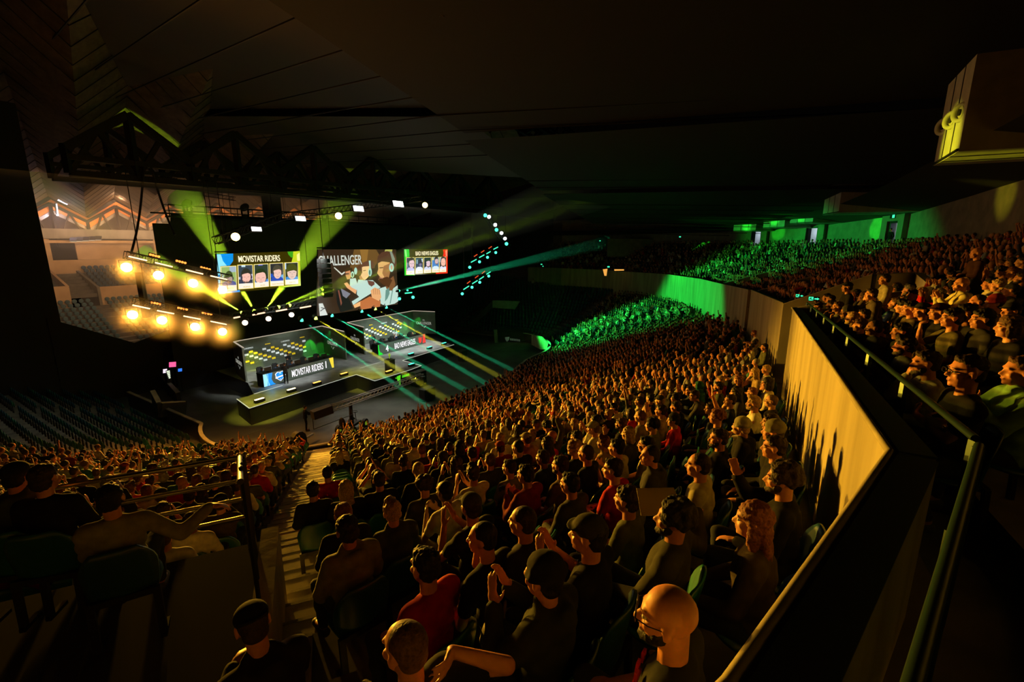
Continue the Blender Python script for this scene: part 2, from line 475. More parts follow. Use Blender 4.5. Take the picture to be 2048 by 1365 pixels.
struct(ut, 'upper_terrace')
COPING = mat('dark_green_coping', (.035, .045, .03), .6)
def parapet(idx, name, cut_bottom=None, thick=0.2):
    m = MB()
    for i in idx:
        a, b = PAR[i], PAR[i + 1]
        # straight wall leaf with a sloping coping
        dirv = (W(b[0], b[1]) - W(a[0], a[1])).normalized(); nrm = Vector((dirv.y, -dirv.x, 0))
        if i >= 0:
            A0, B0 = W(a[0], a[1], 0), W(b[0], b[1], 0)
        za = a[2] - 4.6; zb = b[2] - 4.6
        off = nrm * thick
        q = [Vector((A0.x, A0.y, za)), Vector((B0.x, B0.y, zb)), Vector((B0.x, B0.y, b[2])), Vector((A0.x, A0.y, a[2]))]
        m.prism(q, off, WALLC)
        m.cyl(q[3] - nrm * .008, q[2] - nrm * .008, .022, .022, WALLC, 8)
        dk_ = [x + off for x in q]; m.prism([q[3] + off * .16 + Vector((0, 0, .004)), q[2] + off * .16 + Vector((0, 0, .004)), q[2] + off * 1.02 + Vector((0, 0, .004)), q[3] + off * 1.02 + Vector((0, 0, .004))], (0, 0, .012), COPING)
    return struct(m, name)
parapet([0, 1, 2], 'wall_parapet')
parapet([3], 'wall_parapet')
parapet([5], 'wall_parapet')
parapet([7, 8], 'wall_parapet')
parapet([9, 10, 11, 12], 'wall_parapet')
# exit passage through the upper tier
vm = MB()
for pts in ([(18, -.54, 10.03), (18.0, 1.7, 11.1), (18.7, 2.8, 11.15)], [(15, -.23, 10.25), (15.0, 2.6, 11.0)], [(15.0, 2.6, 11.0), (18.7, 2.8, 11.15)]):
    for a, b in zip(pts[:-1], pts[1:]):
        A0 = W(*a); B0 = W(*b); dirv = (B0 - A0); dirv.z = 0; dirv.normalize(); nrm = Vector((dirv.y, -dirv.x, 0)) * .22
        vm.prism([Vector((A0.x, A0.y, 6.8)), Vector((B0.x, B0.y, 6.8)), B0, A0], nrm, CONC)
struct(vm, 'wall_exit_passage')
# low walls inside the far part of the upper tier
for (a, b) in (((1, 0), (0, 0)),):
    pass
vm2 = MB()
for i, j0, j1 in ((6, 0, 3), (8, 0, 3)):
    a = up_pt(i, 0.0, j0); b = up_pt(i, 0.0, j1)
    A0 = W(a[0], a[1], a[2] + 1.0); B0 = W(b[0], b[1], b[2] + 1.0)
    dirv = (B0 - A0); dirv.z = 0; dirv.normalize(); nrm = Vector((dirv.y, -dirv.x, 0)) * .2
    vm2.prism([Vector((A0.x, A0.y, 6)), Vector((B0.x, B0.y, 6)), B0, A0], nrm, CONC)
struct(vm2, 'wall_far_exit')
# handrail with glass on the parapet of the near tier
GLASS = bpy.data.materials.new('rail_glass'); GLASS.use_nodes = True
_nt = GLASS.node_tree; _nt.nodes.clear()
_o = _nt.nodes.new('ShaderNodeOutputMaterial'); _t = _nt.nodes.new('ShaderNodeBsdfTransparent'); _g = _nt.nodes.new('ShaderNodeBsdfGlossy'); _x = _nt.nodes.new('ShaderNodeMixShader')
_t.inputs[0].default_value = (0.80, 0.90, 0.84, 1); _g.inputs['Roughness'].default_value = 0.12; _x.inputs[0].default_value = 0.03
_nt.links.new(_t.outputs[0], _x.inputs[1]); _nt.links.new(_g.outputs[0], _x.inputs[2]); _nt.links.new(_x.outputs[0], _o.inputs[0])
RAILM = mat('green_painted_rail', (0.03, 0.06, 0.04), 0.35, 0.6)
rail = thing('glass_handrail', 'dark green handrail with glass panels standing behind the lit concrete parapet', 'railing', W(3.3, .54, 10.0))
rb = MB(); gb = MB(); posts = []
seg = [(PAR[2], PAR[3]), (PAR[3], PAR[4])]
for a, b in seg:
    A0, B0 = W(*a), W(*b); d_ = (B0 - A0).normalized(); nrm = Vector((d_.y, -d_.x, 0)).normalized() * .34
    up = Vector((0, 0, .16))
    rb.tube([A0 + nrm + up, B0 + nrm + up], .022, RAILM, 8)
    gb.beam(A0 + nrm - Vector((0, 0, .36)), B0 + nrm - Vector((0, 0, .36)), .012, .9, GLASS)
    n = max(2, int((B0 - A0).length / 1.4))
    for i in range(n + 1):
        p = A0.lerp(B0, i / n) + nrm; posts.append(p)
rb.build('rail', rail); gb.build('glass_panel', rail)
for p in posts:
    MB().beam(p - Vector((0, 0, .95)), p + Vector((0, 0, .15)), .04, .04, RAILM, (1, 0, 0)).build('post', rail)

# ---- back wall of the upper tier with doorways
DOORS = [(8, 0.0), (9, 0.02), (10, 0.03)]            # start of these segments
bw = MB()
def wall_quad(m, a, b, z0a, z0b, z1a, z1b, mt, th=.3):
    A0, B0 = W(*a), W(*b); d_ = (B0 - A0).normalized(); n_ = Vector((d_.y, -d_.x, 0)) * th
    m.prism([Vector((A0.x, A0.y, z0a)), Vector((B0.x, B0.y, z0b)), Vector((B0.x, B0.y, z1b)), Vector((A0.x, A0.y, z1a))], n_, mt)
UPW = noisy('render_wall', (0.17, 0.16, 0.13), (0.24, 0.22, 0.18), 1.5, 0.9, 0.25)
door_frames = []
def ceil_z(i): return {0: 14.9, 1: 14.9, 2: 14.9, 3: 14.9, 4: 14.85, 5: 14.8, 6: 14.6, 7: 14.55, 8: 14.2, 9: 13.9, 10: 13.6, 11: 13.5, 12: 13.5, 13: 13.5}[i]
CORR = mat('corridor_wall', (0.6, 0.62, 0.62), 0.8)
for i in range(len(BWL) - 1):
    a, b = BWL[i], BWL[i + 1]; L = math.hypot(b[0] - a[0], b[1] - a[1])
    zt = ceil_z(i) + 2.5
    if i in (8, 9, 10):
        e = ((b[0] - a[0]) / L, (b[1] - a[1]) / L)
        d0, d1 = 0.9, 2.0                              # the opening starts .9 m along the wall
        pts = [a, (a[0] + e[0] * d0, a[1] + e[1] * d0), (a[0] + e[0] * d1, a[1] + e[1] * d1), b]
        wall_quad(bw, pts[0][:2], pts[1][:2], 9, 9, zt, zt, UPW)
        wall_quad(bw, pts[1][:2], pts[2][:2], 13.65, 13.65, zt, zt, UPW)
        wall_quad(bw, pts[2][:2], pts[3][:2], 9, 9, zt, zt, UPW)
        out = (e[1], -e[0])
        if out[1] < 0 and i == 8: out = (-out[0], -out[1])
        # lit corridor behind the opening
        nx, ny = -e[1], e[0]
        A0 = W(*pts[1][:2]); B0 = W(*pts[2][:2]); dd = (B0 - A0).normalized(); n_ = Vector((dd.y, -dd.x, 0))
        c = MB(); zf = a[2]
        q0, q1 = A0 + n_ * .3 - dd * .3, B0 + n_ * .3 + dd * .3; r0, r1 = q0 + n_ * 2.2, q1 + n_ * 2.2
        Z = lambda p, z: Vector((p.x, p.y, z))
        c.poly([Z(q0, zf), Z(q1, zf), Z(r1, zf), Z(r0, zf)], CORR); c.poly([Z(r0, zf), Z(r1, zf), Z(r1, 13.9), Z(r0, 13.9)], CORR)
        c.poly([Z(q0, zf), Z(r0, zf), Z(r0, 13.9), Z(q0, 13.9)], CORR); c.poly([Z(q1, zf), Z(r1, zf), Z(r1, 13.9), Z(q1, 13.9)], CORR)
        c.poly([Z(q0, 13.9), Z(q1, 13.9), Z(r1, 13.9), Z(r0, 13.9)], CORR)
        c.poly([Z(q0, 13.65), Z(q1, 13.65), Z(q1, 13.9), Z(q0, 13.9)], CORR)
        struct(c, 'wall_corridor')
        mid = (q0 + r1) / 2
        point('corridor_light', Z(mid, 13.3), 26, (0.75, 0.85, 1.0), 0.2)
        fr = MB()
        for p in (A0, B0): fr.beam(Z(p, zf), Z(p, 13.7), .12, .36, BLACKM, (1, 0, 0))
        fr.beam(Z(A0, 13.68), Z(B0, 13.68), .36, .14, BLACKM)
        o = fr.build('door_%d' % (i - 7)); o['kind'] = 'structure'
        door_frames.append((A0, B0, dd, n_, zf))
        # lighter pier around the opening and a dark recess next to it
    else:
        wall_quad(bw, a[:2], b[:2], 9, 9, zt, zt, UPW)
struct(bw, 'wall_back')
pier = MB()
for (A0, B0, dd, n_, zf) in door_frames:
    for s, mt in ((-1, UPW),):
        q = A0 - dd * .9 - n_ * .02
        for z0, z1, x0, x1 in ((zf, 15.2, -.75, -.08), (13.75, 15.2, -.08, 1.2), (zf, 15.2, 1.2, 1.9)):
            p0 = A0 + dd * x0 - n_ * .35; p1 = A0 + dd * x1 - n_ * .35
            pier.prism([Vector((p0.x, p0.y, z0)), Vector((p1.x, p1.y, z0)), Vector((p1.x, p1.y, z1)), Vector((p0.x, p0.y, z1))], n_ * .33, UPW)
struct(pier, 'wall_door_piers')
EXITG = em('exit_sign_green', (0.05, 1.0, 0.45), 1.3)
def exit_sign(c, xdir, w, h, label, arrow=False, half=True):
    t = thing('exit_sign', label, 'exit sign', c)
    x = Vector(xdir).normalized(); up = Vector((0, 0, 1)); n = x.cross(up)
    if (Vector((0, 0, CAM_H)) - Vector(c)).dot(n) < 0: n = -n
    def P(a, b, d=0): return Vector(c) + x * a + up * b + n * d
    bx = MB()
    bx.prism([P(-w / 2, -h / 2), P(w / 2, -h / 2), P(w / 2, h / 2), P(-w / 2, h / 2)], -n * .06, BLACKM); bx.build('housing', t)
    lit = MB()
    if arrow:
        x0 = -w / 2 + .01; x1 = x0 + h * .95
        lit.poly([P(x0, -h * .44, .004), P(x1, -h * .44, .004), P(x1, h * .44, .004), P(x0, h * .44, .004)], EXITG)
        lit.poly([P(x1 + .02, -.02, .004), P(w * .32, -.02, .004), P(w * .32, .02, .004), P(x1 + .02, .02, .004)], EXITG)
        lit.poly([P(w * .28, -h * .3, .004), P(w * .48, 0, .004), P(w * .28, h * .3, .004)], EXITG)
        lit.build('lit_panel', t)
        dk = MB()      # running figure and doorway
        cx = (x0 + x1) / 2
        dk.poly([P(cx - .05, h * .12, .008), P(cx + .0, h * .12, .008), P(cx + .03, -h * .12, .008), P(cx - .03, -h * .12, .008)], BLACKM)
        dk.poly([P(cx - .03, h * .20, .008), P(cx + .02, h * .20, .008), P(cx + .02, h * .34, .008), P(cx - .03, h * .34, .008)], BLACKM)
        dk.poly([P(cx - .03, -h * .12, .008), P(cx, -h * .12, .008), P(cx - .07, -h * .4, .008), P(cx - .1, -h * .36, .008)], BLACKM)
        dk.poly([P(cx, -h * .12, .008), P(cx + .03, -h * .12, .008), P(cx + .07, -h * .38, .008), P(cx + .04, -h * .4, .008)], BLACKM)
        dk.poly([P(cx + .06, h * .34, .008), P(cx + .09, h * .34, .008), P(cx + .09, -h * .36, .008), P(cx + .07, -h * .36, .008)], BLACKM)
        dk.build('running_figure', t)
    else:
        x0 = -w * .42; x1 = w * (.05 if half else .42)
        lit.poly([P(x0, -h * .38, .004), P(x1, -h * .38, .004), P(x1, h * .38, .004), P(x0, h * .38, .004)], EXITG); lit.build('lit_panel', t)
    return t
NUMM = mat('black_numeral', (0.02, 0.02, 0.02), 0.8)
dl = ['green exit sign over the lit doorway beside the darkest upper wall', 'green exit sign over the middle of the three lit upper doorways', 'green exit sign under the numeral 27 over a lit doorway']
for idx, (A0, B0, dd, n_, zf) in enumerate(door_frames):
    c = (A0 + B0) / 2 - n_ * .40; c.z = 14.1
    exit_sign(c, dd, 0.62, 0.3, dl[idx])
    o = put_text('door_number', ['25', '26', '27'][idx], .42, NUMM, Vector((c.x, c.y, 14.55)) + n_ * .02, dd if dd.x > 0 else -dd, (0, 0, 1), None, .8)
    tag(o, ['black numeral over the doorway nearest the yellow-lit duct', 'black numeral over the middle of the lit upper doorways', 'black numeral 27 painted over the farthest lit doorway'][idx], 'sign')
ep = W(18, .85, 10.45)
exit_sign(at_d(1628, 598, 14.3), (.84, -.54, 0), 0.3, 0.13, 'green running figure exit sign with arrow on the exit passage wall', True)
exit_sign(at_d(1599, 592, 16), (.84, -.54, 0), 0.24, 0.11, 'smaller green exit sign with arrow above the far passage', True)
for (px, py, d, w, lab) in ((1217, 534, 60, .36, 'square green exit light above the orange lit opening'), (1404, 552, 52, .36, 'square green exit light on the low green wall'),
                            (1360, 474, 62, .3, 'tiny green exit light between the pale wall panels'), (1012, 615, 62, .4, 'square green exit light beside the empty far seats'),
                            (1083, 529, 66, .28, 'tiny green light on the dark far wall, upper of a pair'), (1086, 533, 66, .2, 'tiny green light on the dark far wall, lower of a pair'),
                            (1200, 482, 66, .22, 'tiny green light high on the dark far wall')):
    exit_sign(at_d(px, py, d), (1, 0, 0), w, w * .62, lab, False, False)

# ---- ducts (boxed bulkheads) that run from the hall side to the back wall
DUCTM = noisy('duct_panel', (0.36, 0.36, 0.33), (0.46, 0.46, 0.42), 2.0, 0.6, 0.05)
def duct(u0, v0, u1, v1, wu, wv, zb, zt, label, rings=0):
    """front face centred at (u0,v0), back at (u1,v1), front width vector (wu,wv)"""
    base = W(u0, v0, zb); t = thing('ceiling_duct', label, 'duct', base)
    m = MB(); hw = Vector((W(wu, wv).x, W(wu, wv).y, 0)) / 2
    f0, f1 = W(u0, v0, zb) - hw, W(u0, v0, zb) + hw; b0, b1 = W(u1, v1, zb) - hw, W(u1, v1, zb) + hw
    m.prism([f0, f1, b1, b0], (0, 0, zt - zb), DUCTM); m.build('casing', t)
    e = (f1 - f0).normalized(); n = (f0 - b0); n.z = 0; n.normalize()
    s = MB()
    for k in (.33, .66):
        p = f0.lerp(f1, k); s.beam(p + n * .01 + Vector((0, 0, .02)), p + n * .01 + Vector((0, 0, zt - zb)), .03, .02, BLACKM, n); s.beam(p - Vector((0, 0, .012)), b0.lerp(b1, k) - Vector((0, 0, .012)), .05, .02, BLACKM)
    s.beam(f0 + n * .03 + Vector((0, 0, .05)), f1 + n * .03 + Vector((0, 0, .05)), .05, .07, BLACKM)
    s.build('trim', t)
    for k in range(rings):
        c = f0.lerp(f1, .17 + .33 * k) + n * .02 + Vector((0, 0, 1.25))
        r = MB(); r.torus(c, .24, .07, DUCTM, n, 20, 8); r.cyl(c - n * .05, c + n * .02, .2, .2, DUCTM, 18)
        g = r.build('air_nozzle', t)
        q = MB(); q.cyl(c, c + n * .06, .1, .1, BLACKM, 14); q.build('nozzle_opening', g) if False else q.build('nozzle_opening', t)
    return t
duct(21.9, 3.55, 22.6, 7.6, 3.2, -0.05, 14.85, 17.6, 'pale ceiling duct with round air nozzles, lit by a yellow spot', 3)
duct(43.0, 1.0, 44.6, 6.1, 3.0, -0.9, 14.25, 16.4, 'dark duct over the middle doors with a green beam along its edge')
duct(52.4, -1.0, 55.4, 2.3, 2.4, -1.9, 13.95, 16.0, 'duct with a green light patch on its end, second from the far doorway')
duct(54.9, -3.4, 59.2, .1, 1.7, -2.0, 13.65, 15.6, 'duct with a green light patch on its end near the numeral 27 door')
duct(58.0, -6.4, 62.4, -4.0, 1.4, -2.4, 13.45, 15.2, 'farthest ceiling duct, hanging beyond the numeral 27 door')
sof = MB()
for i in range(1, len(BWL) - 1):
    a, b = BWL[i], BWL[i + 1]; p, q = PAR[i], PAR[i + 1]; za, zb = ceil_z(i), ceil_z(i + 1)
    f = .40
    fa = (a[0] + (p[0] - a[0]) * f, a[1] + (p[1] - a[1]) * f); fb = (b[0] + (q[0] - b[0]) * f, b[1] + (q[1] - b[1]) * f)
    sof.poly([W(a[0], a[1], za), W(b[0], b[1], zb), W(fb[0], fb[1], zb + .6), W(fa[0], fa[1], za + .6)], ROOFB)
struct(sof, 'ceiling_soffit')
# far dark wall with two pale panels beyond the end of the stand
fw = MB(); fw.prism([W(72.5, -38, 8), W(70, -64, 8), W(70, -64, 20), W(72.5, -38, 20)], W(1, 0) - W(0, 0), DARKW)
for (x0, x1, y0, y1, d) in ((1215, 1338, 478, 514, 66), (1368, 1432, 472, 514, 63)):
    q = [at_d(x0, y0, d), at_d(x1, y0, d), at_d(x1, y1, d), at_d(x0, y1, d)]; fw.prism(q, (0, .5, 0), UPW)
struct(fw, 'wall_far')

# ---- roof
ro = MB()
# folded plate roof: valleys and ridges run across the hall
for k in range(-4, 9):
    def vfar(kk): return W(20.6 + 6.1 * kk, -76, 15.2 + .25 * kk)
    def vnear(kk): return W(8.1 + 6.1 * kk, -27.3, 22 + .1 * kk)
    A, B = vfar(k), vnear(k); C, D = vfar(k + 1), vnear(k + 1)
    RF = (A + C) / 2 + Vector((0, 0, 2.3)); RN = (B + D) / 2 + Vector((0, 0, 2.6))
    ro.poly([A, RF, RN, B], TIMBER); ro.poly([RF, C, D, RN], TIMBER)
struct(ro, 'ceiling_folded_plates')
# plank joints of the folded roof
gj = MB()
JOINT = mat('dark_joint', (0.01, 0.01, 0.01), 0.9)
for k in range(-3, 7):
    A, B = W(20.6 + 6.1 * k, -76, 15.2 + .25 * k), W(8.1 + 6.1 * k, -27.3, 22 + .1 * k); C, D = W(20.6 + 6.1 * (k + 1), -76, 15.2 + .25 * (k + 1)), W(8.1 + 6.1 * (k + 1), -27.3, 22 + .1 * (k + 1))
    RF = (A + C) / 2 + Vector((0, 0, 2.3)); RN = (B + D) / 2 + Vector((0, 0, 2.6))
    for s in range(1, 24):
        t = s / 24
        p = A.lerp(B, t); r = RF.lerp(RN, t + .02 if t < .95 else t); q = C.lerp(D, t)
        gj.beam(p - Vector((0, 0, .03)), r - Vector((0, 0, .03)), .06, .03, JOINT); gj.beam(q - Vector((0, 0, .03)), r - Vector((0, 0, .03)), .06, .03, JOINT)
struct(gj, 'ceiling_joints')
# stepped timber ceiling over the stand, in long bands that rise towards the spine truss
SP0 = Vector((-19, -10, 21)); SP1 = Vector((12.8, 66, 21))
cl = MB()
spd = (SP1 - SP0).normalized(); spn = Vector((-spd.y, spd.x, 0))
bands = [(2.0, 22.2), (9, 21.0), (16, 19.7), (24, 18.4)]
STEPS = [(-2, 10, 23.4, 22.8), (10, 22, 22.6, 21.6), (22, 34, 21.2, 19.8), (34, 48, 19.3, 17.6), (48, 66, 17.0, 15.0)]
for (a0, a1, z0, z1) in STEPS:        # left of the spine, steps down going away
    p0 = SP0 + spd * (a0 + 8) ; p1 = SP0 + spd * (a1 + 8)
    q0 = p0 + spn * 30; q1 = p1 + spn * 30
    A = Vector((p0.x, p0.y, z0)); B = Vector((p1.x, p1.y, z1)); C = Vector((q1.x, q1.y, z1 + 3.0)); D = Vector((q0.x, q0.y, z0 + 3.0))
    if a0 < 46: cl.poly([A, B, C, D], TIMB_SHADE)
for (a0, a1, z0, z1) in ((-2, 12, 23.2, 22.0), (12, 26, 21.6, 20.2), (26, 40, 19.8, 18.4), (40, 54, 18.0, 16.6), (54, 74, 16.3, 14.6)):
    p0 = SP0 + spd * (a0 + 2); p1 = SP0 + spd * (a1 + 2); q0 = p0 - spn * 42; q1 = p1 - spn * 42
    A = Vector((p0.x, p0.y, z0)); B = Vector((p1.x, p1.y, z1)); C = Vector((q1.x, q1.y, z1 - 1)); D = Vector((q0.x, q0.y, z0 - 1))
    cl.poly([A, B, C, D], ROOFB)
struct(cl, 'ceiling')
gr = MB()
for s in range(-1, 34):
    for side, L in ((1, 30), (-1, 42)):
        p = SP0 + spd * (s * 2.2 + 6); q = p + spn * side * L + spd * (9 if side > 0 else 4)
        z = 23.3 - (s * 2.2) * .13
        zz = z + (2.6 if side > 0 else -1.2)
        if side > 0 and s > 18: continue
        gr.beam(Vector((p.x, p.y, z - .35)), Vector((q.x, q.y, zz - .35)), .05, .06, JOINT)
struct(gr, 'ceiling_battens')
sp = thing('spine_truss', 'long black roof truss running away over the stand', 'truss', SP0 + Vector((0, 0, 0)))
m = MB()
for off, dz in ((-.9, 0), (.9, 0), (-.9, 1.5), (.9, 1.5)):
    m.beam(SP0 + spn * off + Vector((0, 0, dz)), SP1 + spn * off + Vector((0, 0, dz)), .3, .3, BLACKM)
m.build('chord', sp)
m = MB()
n = 44
for i in range(n):
    a = SP0.lerp(SP1, i / n); b = SP0.lerp(SP1, (i + 1) / n)
    for off in (-.9, .9): m.beam(a + spn * off, b + spn * off + Vector((0, 0, 1.5)), .14, .14, BLACKM)
    m.beam(a - spn * .9, b + spn * .9, .14, .14, BLACKM)
m.build('lacing', sp)
m = MB()
m.prism([SP0 - spn * .8 + Vector((0, 0, .5)), SP0 + spn * .8 + Vector((0, 0, .5)), SP1 + spn * .8 + Vector((0, 0, .5)), SP1 - spn * .8 + Vector((0, 0, .5))], (0, 0, .15), BLACK)
m.build('walkway', sp)
for i, (px, py, d) in enumerate(((1335, 264, 26), (1352, 397, 45), (1383, 396, 45), (865, 16, 15), (912, 52, 17))):
    c = at_d(px, py, d); t = thing('ceiling_light', ['square pale ceiling fixture hanging in the dark over the stand', 'green tinted square ceiling fixture, nearer the stage of the pair', 'green tinted square ceiling fixture beside its twin',
                                   'dim square fixture at the top edge beside the spine truss', 'dim bar shaped fixture below the topmost one on the spine truss'][i], 'ceiling light', c)
    R = Euler((.5, .3, .6)).to_matrix()
    MB().box(c, (.7, .7, .1), UPW, R).build('casing', t); MB().box(c - R @ Vector((0, 0, .08)), (.5, .5, .05), GREYM, R).build('diffuser', t)

# black folded-plate trusses over the stage
ROOFT = mat('black_steel', (0.012, 0.012, 0.011), 0.6, 0.3)
def gable_truss(u0, n, v, zb, name_label, wid=.36, slope=0.0, pitch=5.95, hp=3.5, hv=1.3):
    t = thing('roof_truss', name_label, 'truss', W(u0, v, zb))
    ch = MB(); br = MB(); top = MB()
    for k in range(n):
        ua, ub = u0 + pitch * k, u0 + pitch * (k + 1); um = (ua + ub) / 2
        za = zb + slope * k; zc = zb + slope * (k + 1); zm = (za + zc) / 2
        ch.beam(W(ua, v, za), W(ub, v, zc), wid, wid * .8, ROOFT); ch.beam(W(ua, v, za + .85), W(ub, v, zc + .85), wid, wid * .7, ROOFT)
        top.beam(W(ua, v, za + hv), W(um, v, zm + hp), wid, wid, ROOFT); top.beam(W(um, v, zm + hp), W(ub, v, zc + hv), wid, wid, ROOFT)
        br.beam(W(um, v, zm), W(um, v, zm + hp), wid * .8, wid * .8, ROOFT, (1, 0, 0)); br.beam(W(ua, v, za), W(ua, v, za + hv + .2), wid * .8, wid * .8, ROOFT, (1, 0, 0))
        br.beam(W(ua, v, za), W((ua + um) / 2, v, zm + (hv + hp) / 2), wid * .6, wid * .6, ROOFT); br.beam(W(ub, v, zc), W((ub + um) / 2, v, zm + (hv + hp) / 2), wid * .6, wid * .6, ROOFT)
        br.beam(W((ua + um) / 2, v, zm + (hv + hp) / 2), W(um, v, zm), wid * .6, wid * .6, ROOFT); br.beam(W((ub + um) / 2, v, zm + (hv + hp) / 2), W(um, v, zm), wid * .6, wid * .6, ROOFT)
    ch.build('bottom_chord', t); top.build('top_chord', t); br.build('bracing', t)
    return t
gable_truss(8.9, 7, -34.0, 15.75, 'black zigzag roof truss directly over the stage, the nearer one', .42, .1)
gable_truss(9.6, 7, -40.0, 16.0, 'black zigzag roof truss behind the nearer one over the stage', .36, .1)
gable_truss(14.3, 7, -75.0, 11.6, 'grey zigzag roof truss beyond the empty far stand', .3, .1, 6.1, 5.0, 3.0)

VDv = W(0, 1) - W(0, 0); ZDv = Vector((0, 0, 1)); ords_ = ['first', 'second', 'third', 'fourth', 'fifth']
# ---- the empty stand beyond the stage, seen past the backdrop
FARW = noisy('warm_concrete', (.55, .36, .19), (.70, .48, .28), .8, .85, .2)
os_ = MB()
for r in range(12):
    z = 1.3 + .36 * r; v = -57.5 - .78 * r
    os_.poly([W(-4, v, z), W(30, v, z), W(30, v - .78, z), W(-4, v - .78, z)], TERR); os_.poly([W(-4, v, z - .4), W(30, v, z - .4), W(30, v, z), W(-4, v, z)], TERR)
for r in range(7):
    z = 6.6 + .34 * r; v = -67.2 - .8 * r
    os_.poly([W(-4, v, z), W(30, v, z), W(30, v - .8, z), W(-4, v - .8, z)], TERR); os_.poly([W(-4, v, z - .4), W(30, v, z - .4), W(30, v, z), W(-4, v, z)], TERR)
struct(os_, 'far_terrace')
def far_wall(u0, u1, v, z0, z1, name='wall_far_stand', th=.3, zs=None):
    m = MB(); za, zb = (z0, z0) if zs is None else zs
    m.prism([W(u0, v, z0), W(u1, v, z0), W(u1, v, z1), W(u0, v, z1)], -VDv * th, FARW); return struct(m, name)
VDv = W(0, 1) - W(0, 0)
far_wall(-2, 15.4, -66.9, 5.0, 7.6); far_wall(18.2, 30, -66.9, 5.0, 7.3)
far_wall(-2, 13.6, -72.9, 8.6, 10.4); far_wall(15.8, 30, -72.9, 8.6, 10.2)
for (u0, u1) in ((6.5, 7.6), (13.4, 13.9), (15.6, 16.1), (26, 26.8)): far_wall(u0, u1, -72.6, 8.6, 12.6)
m = MB(); m.prism([W(15.4, -66.9, 3), W(15.4, -73, 3), W(15.4, -73, 9.4), W(15.4, -66.9, 7.6)], W(.25, 0), FARW)
m.prism([W(18.2, -66.9, 3), W(18.2, -73, 3), W(18.2, -73, 9.0), W(18.2, -66.9, 7.3)], W(-.25, 0), UPW); struct(m, 'wall_far_stair')
m = MB(); m.prism([W(-6, -76.3, 6), W(70, -76.3, 6), W(70, -76.3, 19), W(-6, -76.3, 19)], -VDv * .3, DARKW); struct(m, 'wall_far_back')
m = MB(); m.beam(W(-4, -72.4, 13.2), W(34, -72.4, 13.2), .6, 1.1, CONC); m.beam(W(-4, -72.0, 12.3), W(34, -72.0, 12.3), .8, .3, FARW); struct(m, 'trim_far_fascia')
far_wall(18.6, 30, -74.0, 10.2, 12.3, 'wall_concourse')
# zigzag clerestory under the folded roof, brightened by added lamps
ZGO = mat('orange_lit_board', (.75, .30, .08), .7); 
zz = MB(); zb = MB()
for k in range(-1, 7):
    a = W(14.5 + 6.1 * k, -75.4, 15.0 + .2 * k); b = W(17.55 + 6.1 * k, -75.4, 17.2 + .2 * k); c = W(20.6 + 6.1 * k, -75.4, 15.0 + .2 * k + .2)
    for p, q in ((a, b), (b, c)):
        zb.beam(p + ZDv * .15, q + ZDv * .15, .3, .35, BLACKM); zz.prism([p - ZDv * 1.2, q - ZDv * 1.2, q, p], VDv * .1, ZGO)
        zb.beam(p - ZDv * 1.45, q - ZDv * 1.45, .2, .35, GREYM)
struct(zz, 'trim_zigzag_board'); struct(zb, 'trim_zigzag_edge')
STR = em('cool_light_strip', (.85, .8, 1.0), 4.0)
for i, (a, b) in enumerate((((233, 375), (285, 405)), ((116, 400), (135, 409)), ((112, 408), (115, 432)))):
    p, q = at_v(*a, -73.5), at_v(*b, -73.5); t = thing('light_strip', ['cool white light strip along the zigzag roof peak', 'cool light strip at the outermost zigzag roof edge', 'short upright cool light strip at the outermost roof corner'][i], 'light strip', p)
    MB().beam(p, q, .12, .16, STR).build('tube', t); MB().beam(p + ZDv * .15, q + ZDv * .15, .2, .1, GREYM).build('housing', t)
for (px, py, pw) in ((240, 395, 400), (640, 415, 500), (120, 430, 200)):
    point('roof_glow_fill', at_v(px, py, -73.2) - ZDv * .2, pw, (1, .55, .28) if px > 200 else (.9, .8, 1), .3)  # added points that brighten the zigzag roof
spot('clerestory_fill', W(30, -64, 12.5), W(31, -75, 16.5), 1000, (1, .60, .34), 100, .8, .5)  # added spot that brightens the clerestory boards
# small things on that stand
WWN = em('warm_window', (1, .85, .65), 1.6)
p = at_v(227, 546, -73.8); m = MB(); m.prism([at_v(220, 536, -73.8), at_v(238, 535, -73.8), at_v(238, 547, -73.8), at_v(220, 548, -73.8)], VDv * .1, WWN); tag(m.build('lit_window'), 'small bright white window over the empty far stand', 'window')
for i in range(5):
    a = at_v(147 + 12.5 * i, 481 - .8 * i, -71); t = thing('ceiling_light', ords_[i] + ' of the small square lights in a row over the far stand', 'ceiling light', a, 0, 'square lights over the far stand'); MB().box(a, (.5, .5, .08), em('warm_square', (1, .8, .55), .8), Euler((.7, 0, .5)).to_matrix()).build('diffuser', t); MB().box(a + ZDv * .1, (.6, .6, .08), GREYM, Euler((.7, 0, .5)).to_matrix()).build('casing', t)

# entrance block and low walls of the empty far end
fe = MB(); q = [at_d(987, 658, 57), at_d(1058, 664, 57), at_d(1058, 703, 57), at_d(989, 686, 57)]; fe.prism(q, (0, 2.0, 0), DARKW)
fe.beam(at_d(991, 660, 56.6), at_d(993, 686, 56.6), .4, .4, UPW, (1, 0, 0))
struct(fe, 'wall_far_entrance')
fe = MB(); fe.prism([at_d(1063, 670, 53), at_d(1083, 675, 51), at_d(1096, 688, 49.5), at_d(1094, 700, 49.5), at_d(1080, 699, 51), at_d(1063, 690, 53)], (.1, .4, 0), WALLC); struct(fe, 'wall_far_curved')
fe = MB(); fe.prism([at_d(985, 601, 60), at_d(1040, 603, 60), at_d(1030, 619, 60), at_d(985, 616, 60)], (0, .4, 0), UPW); fe.prism([at_d(985, 616, 60), at_d(930, 665, 60), at_d(926, 660, 60), at_d(985, 601, 60)], (0, .4, 0), DARKW); struct(fe, 'wall_far_ramp')
SGN = mat('pale_far_sign', (.35, .38, .36), .7, 0, (.2, .26, .22), .12)
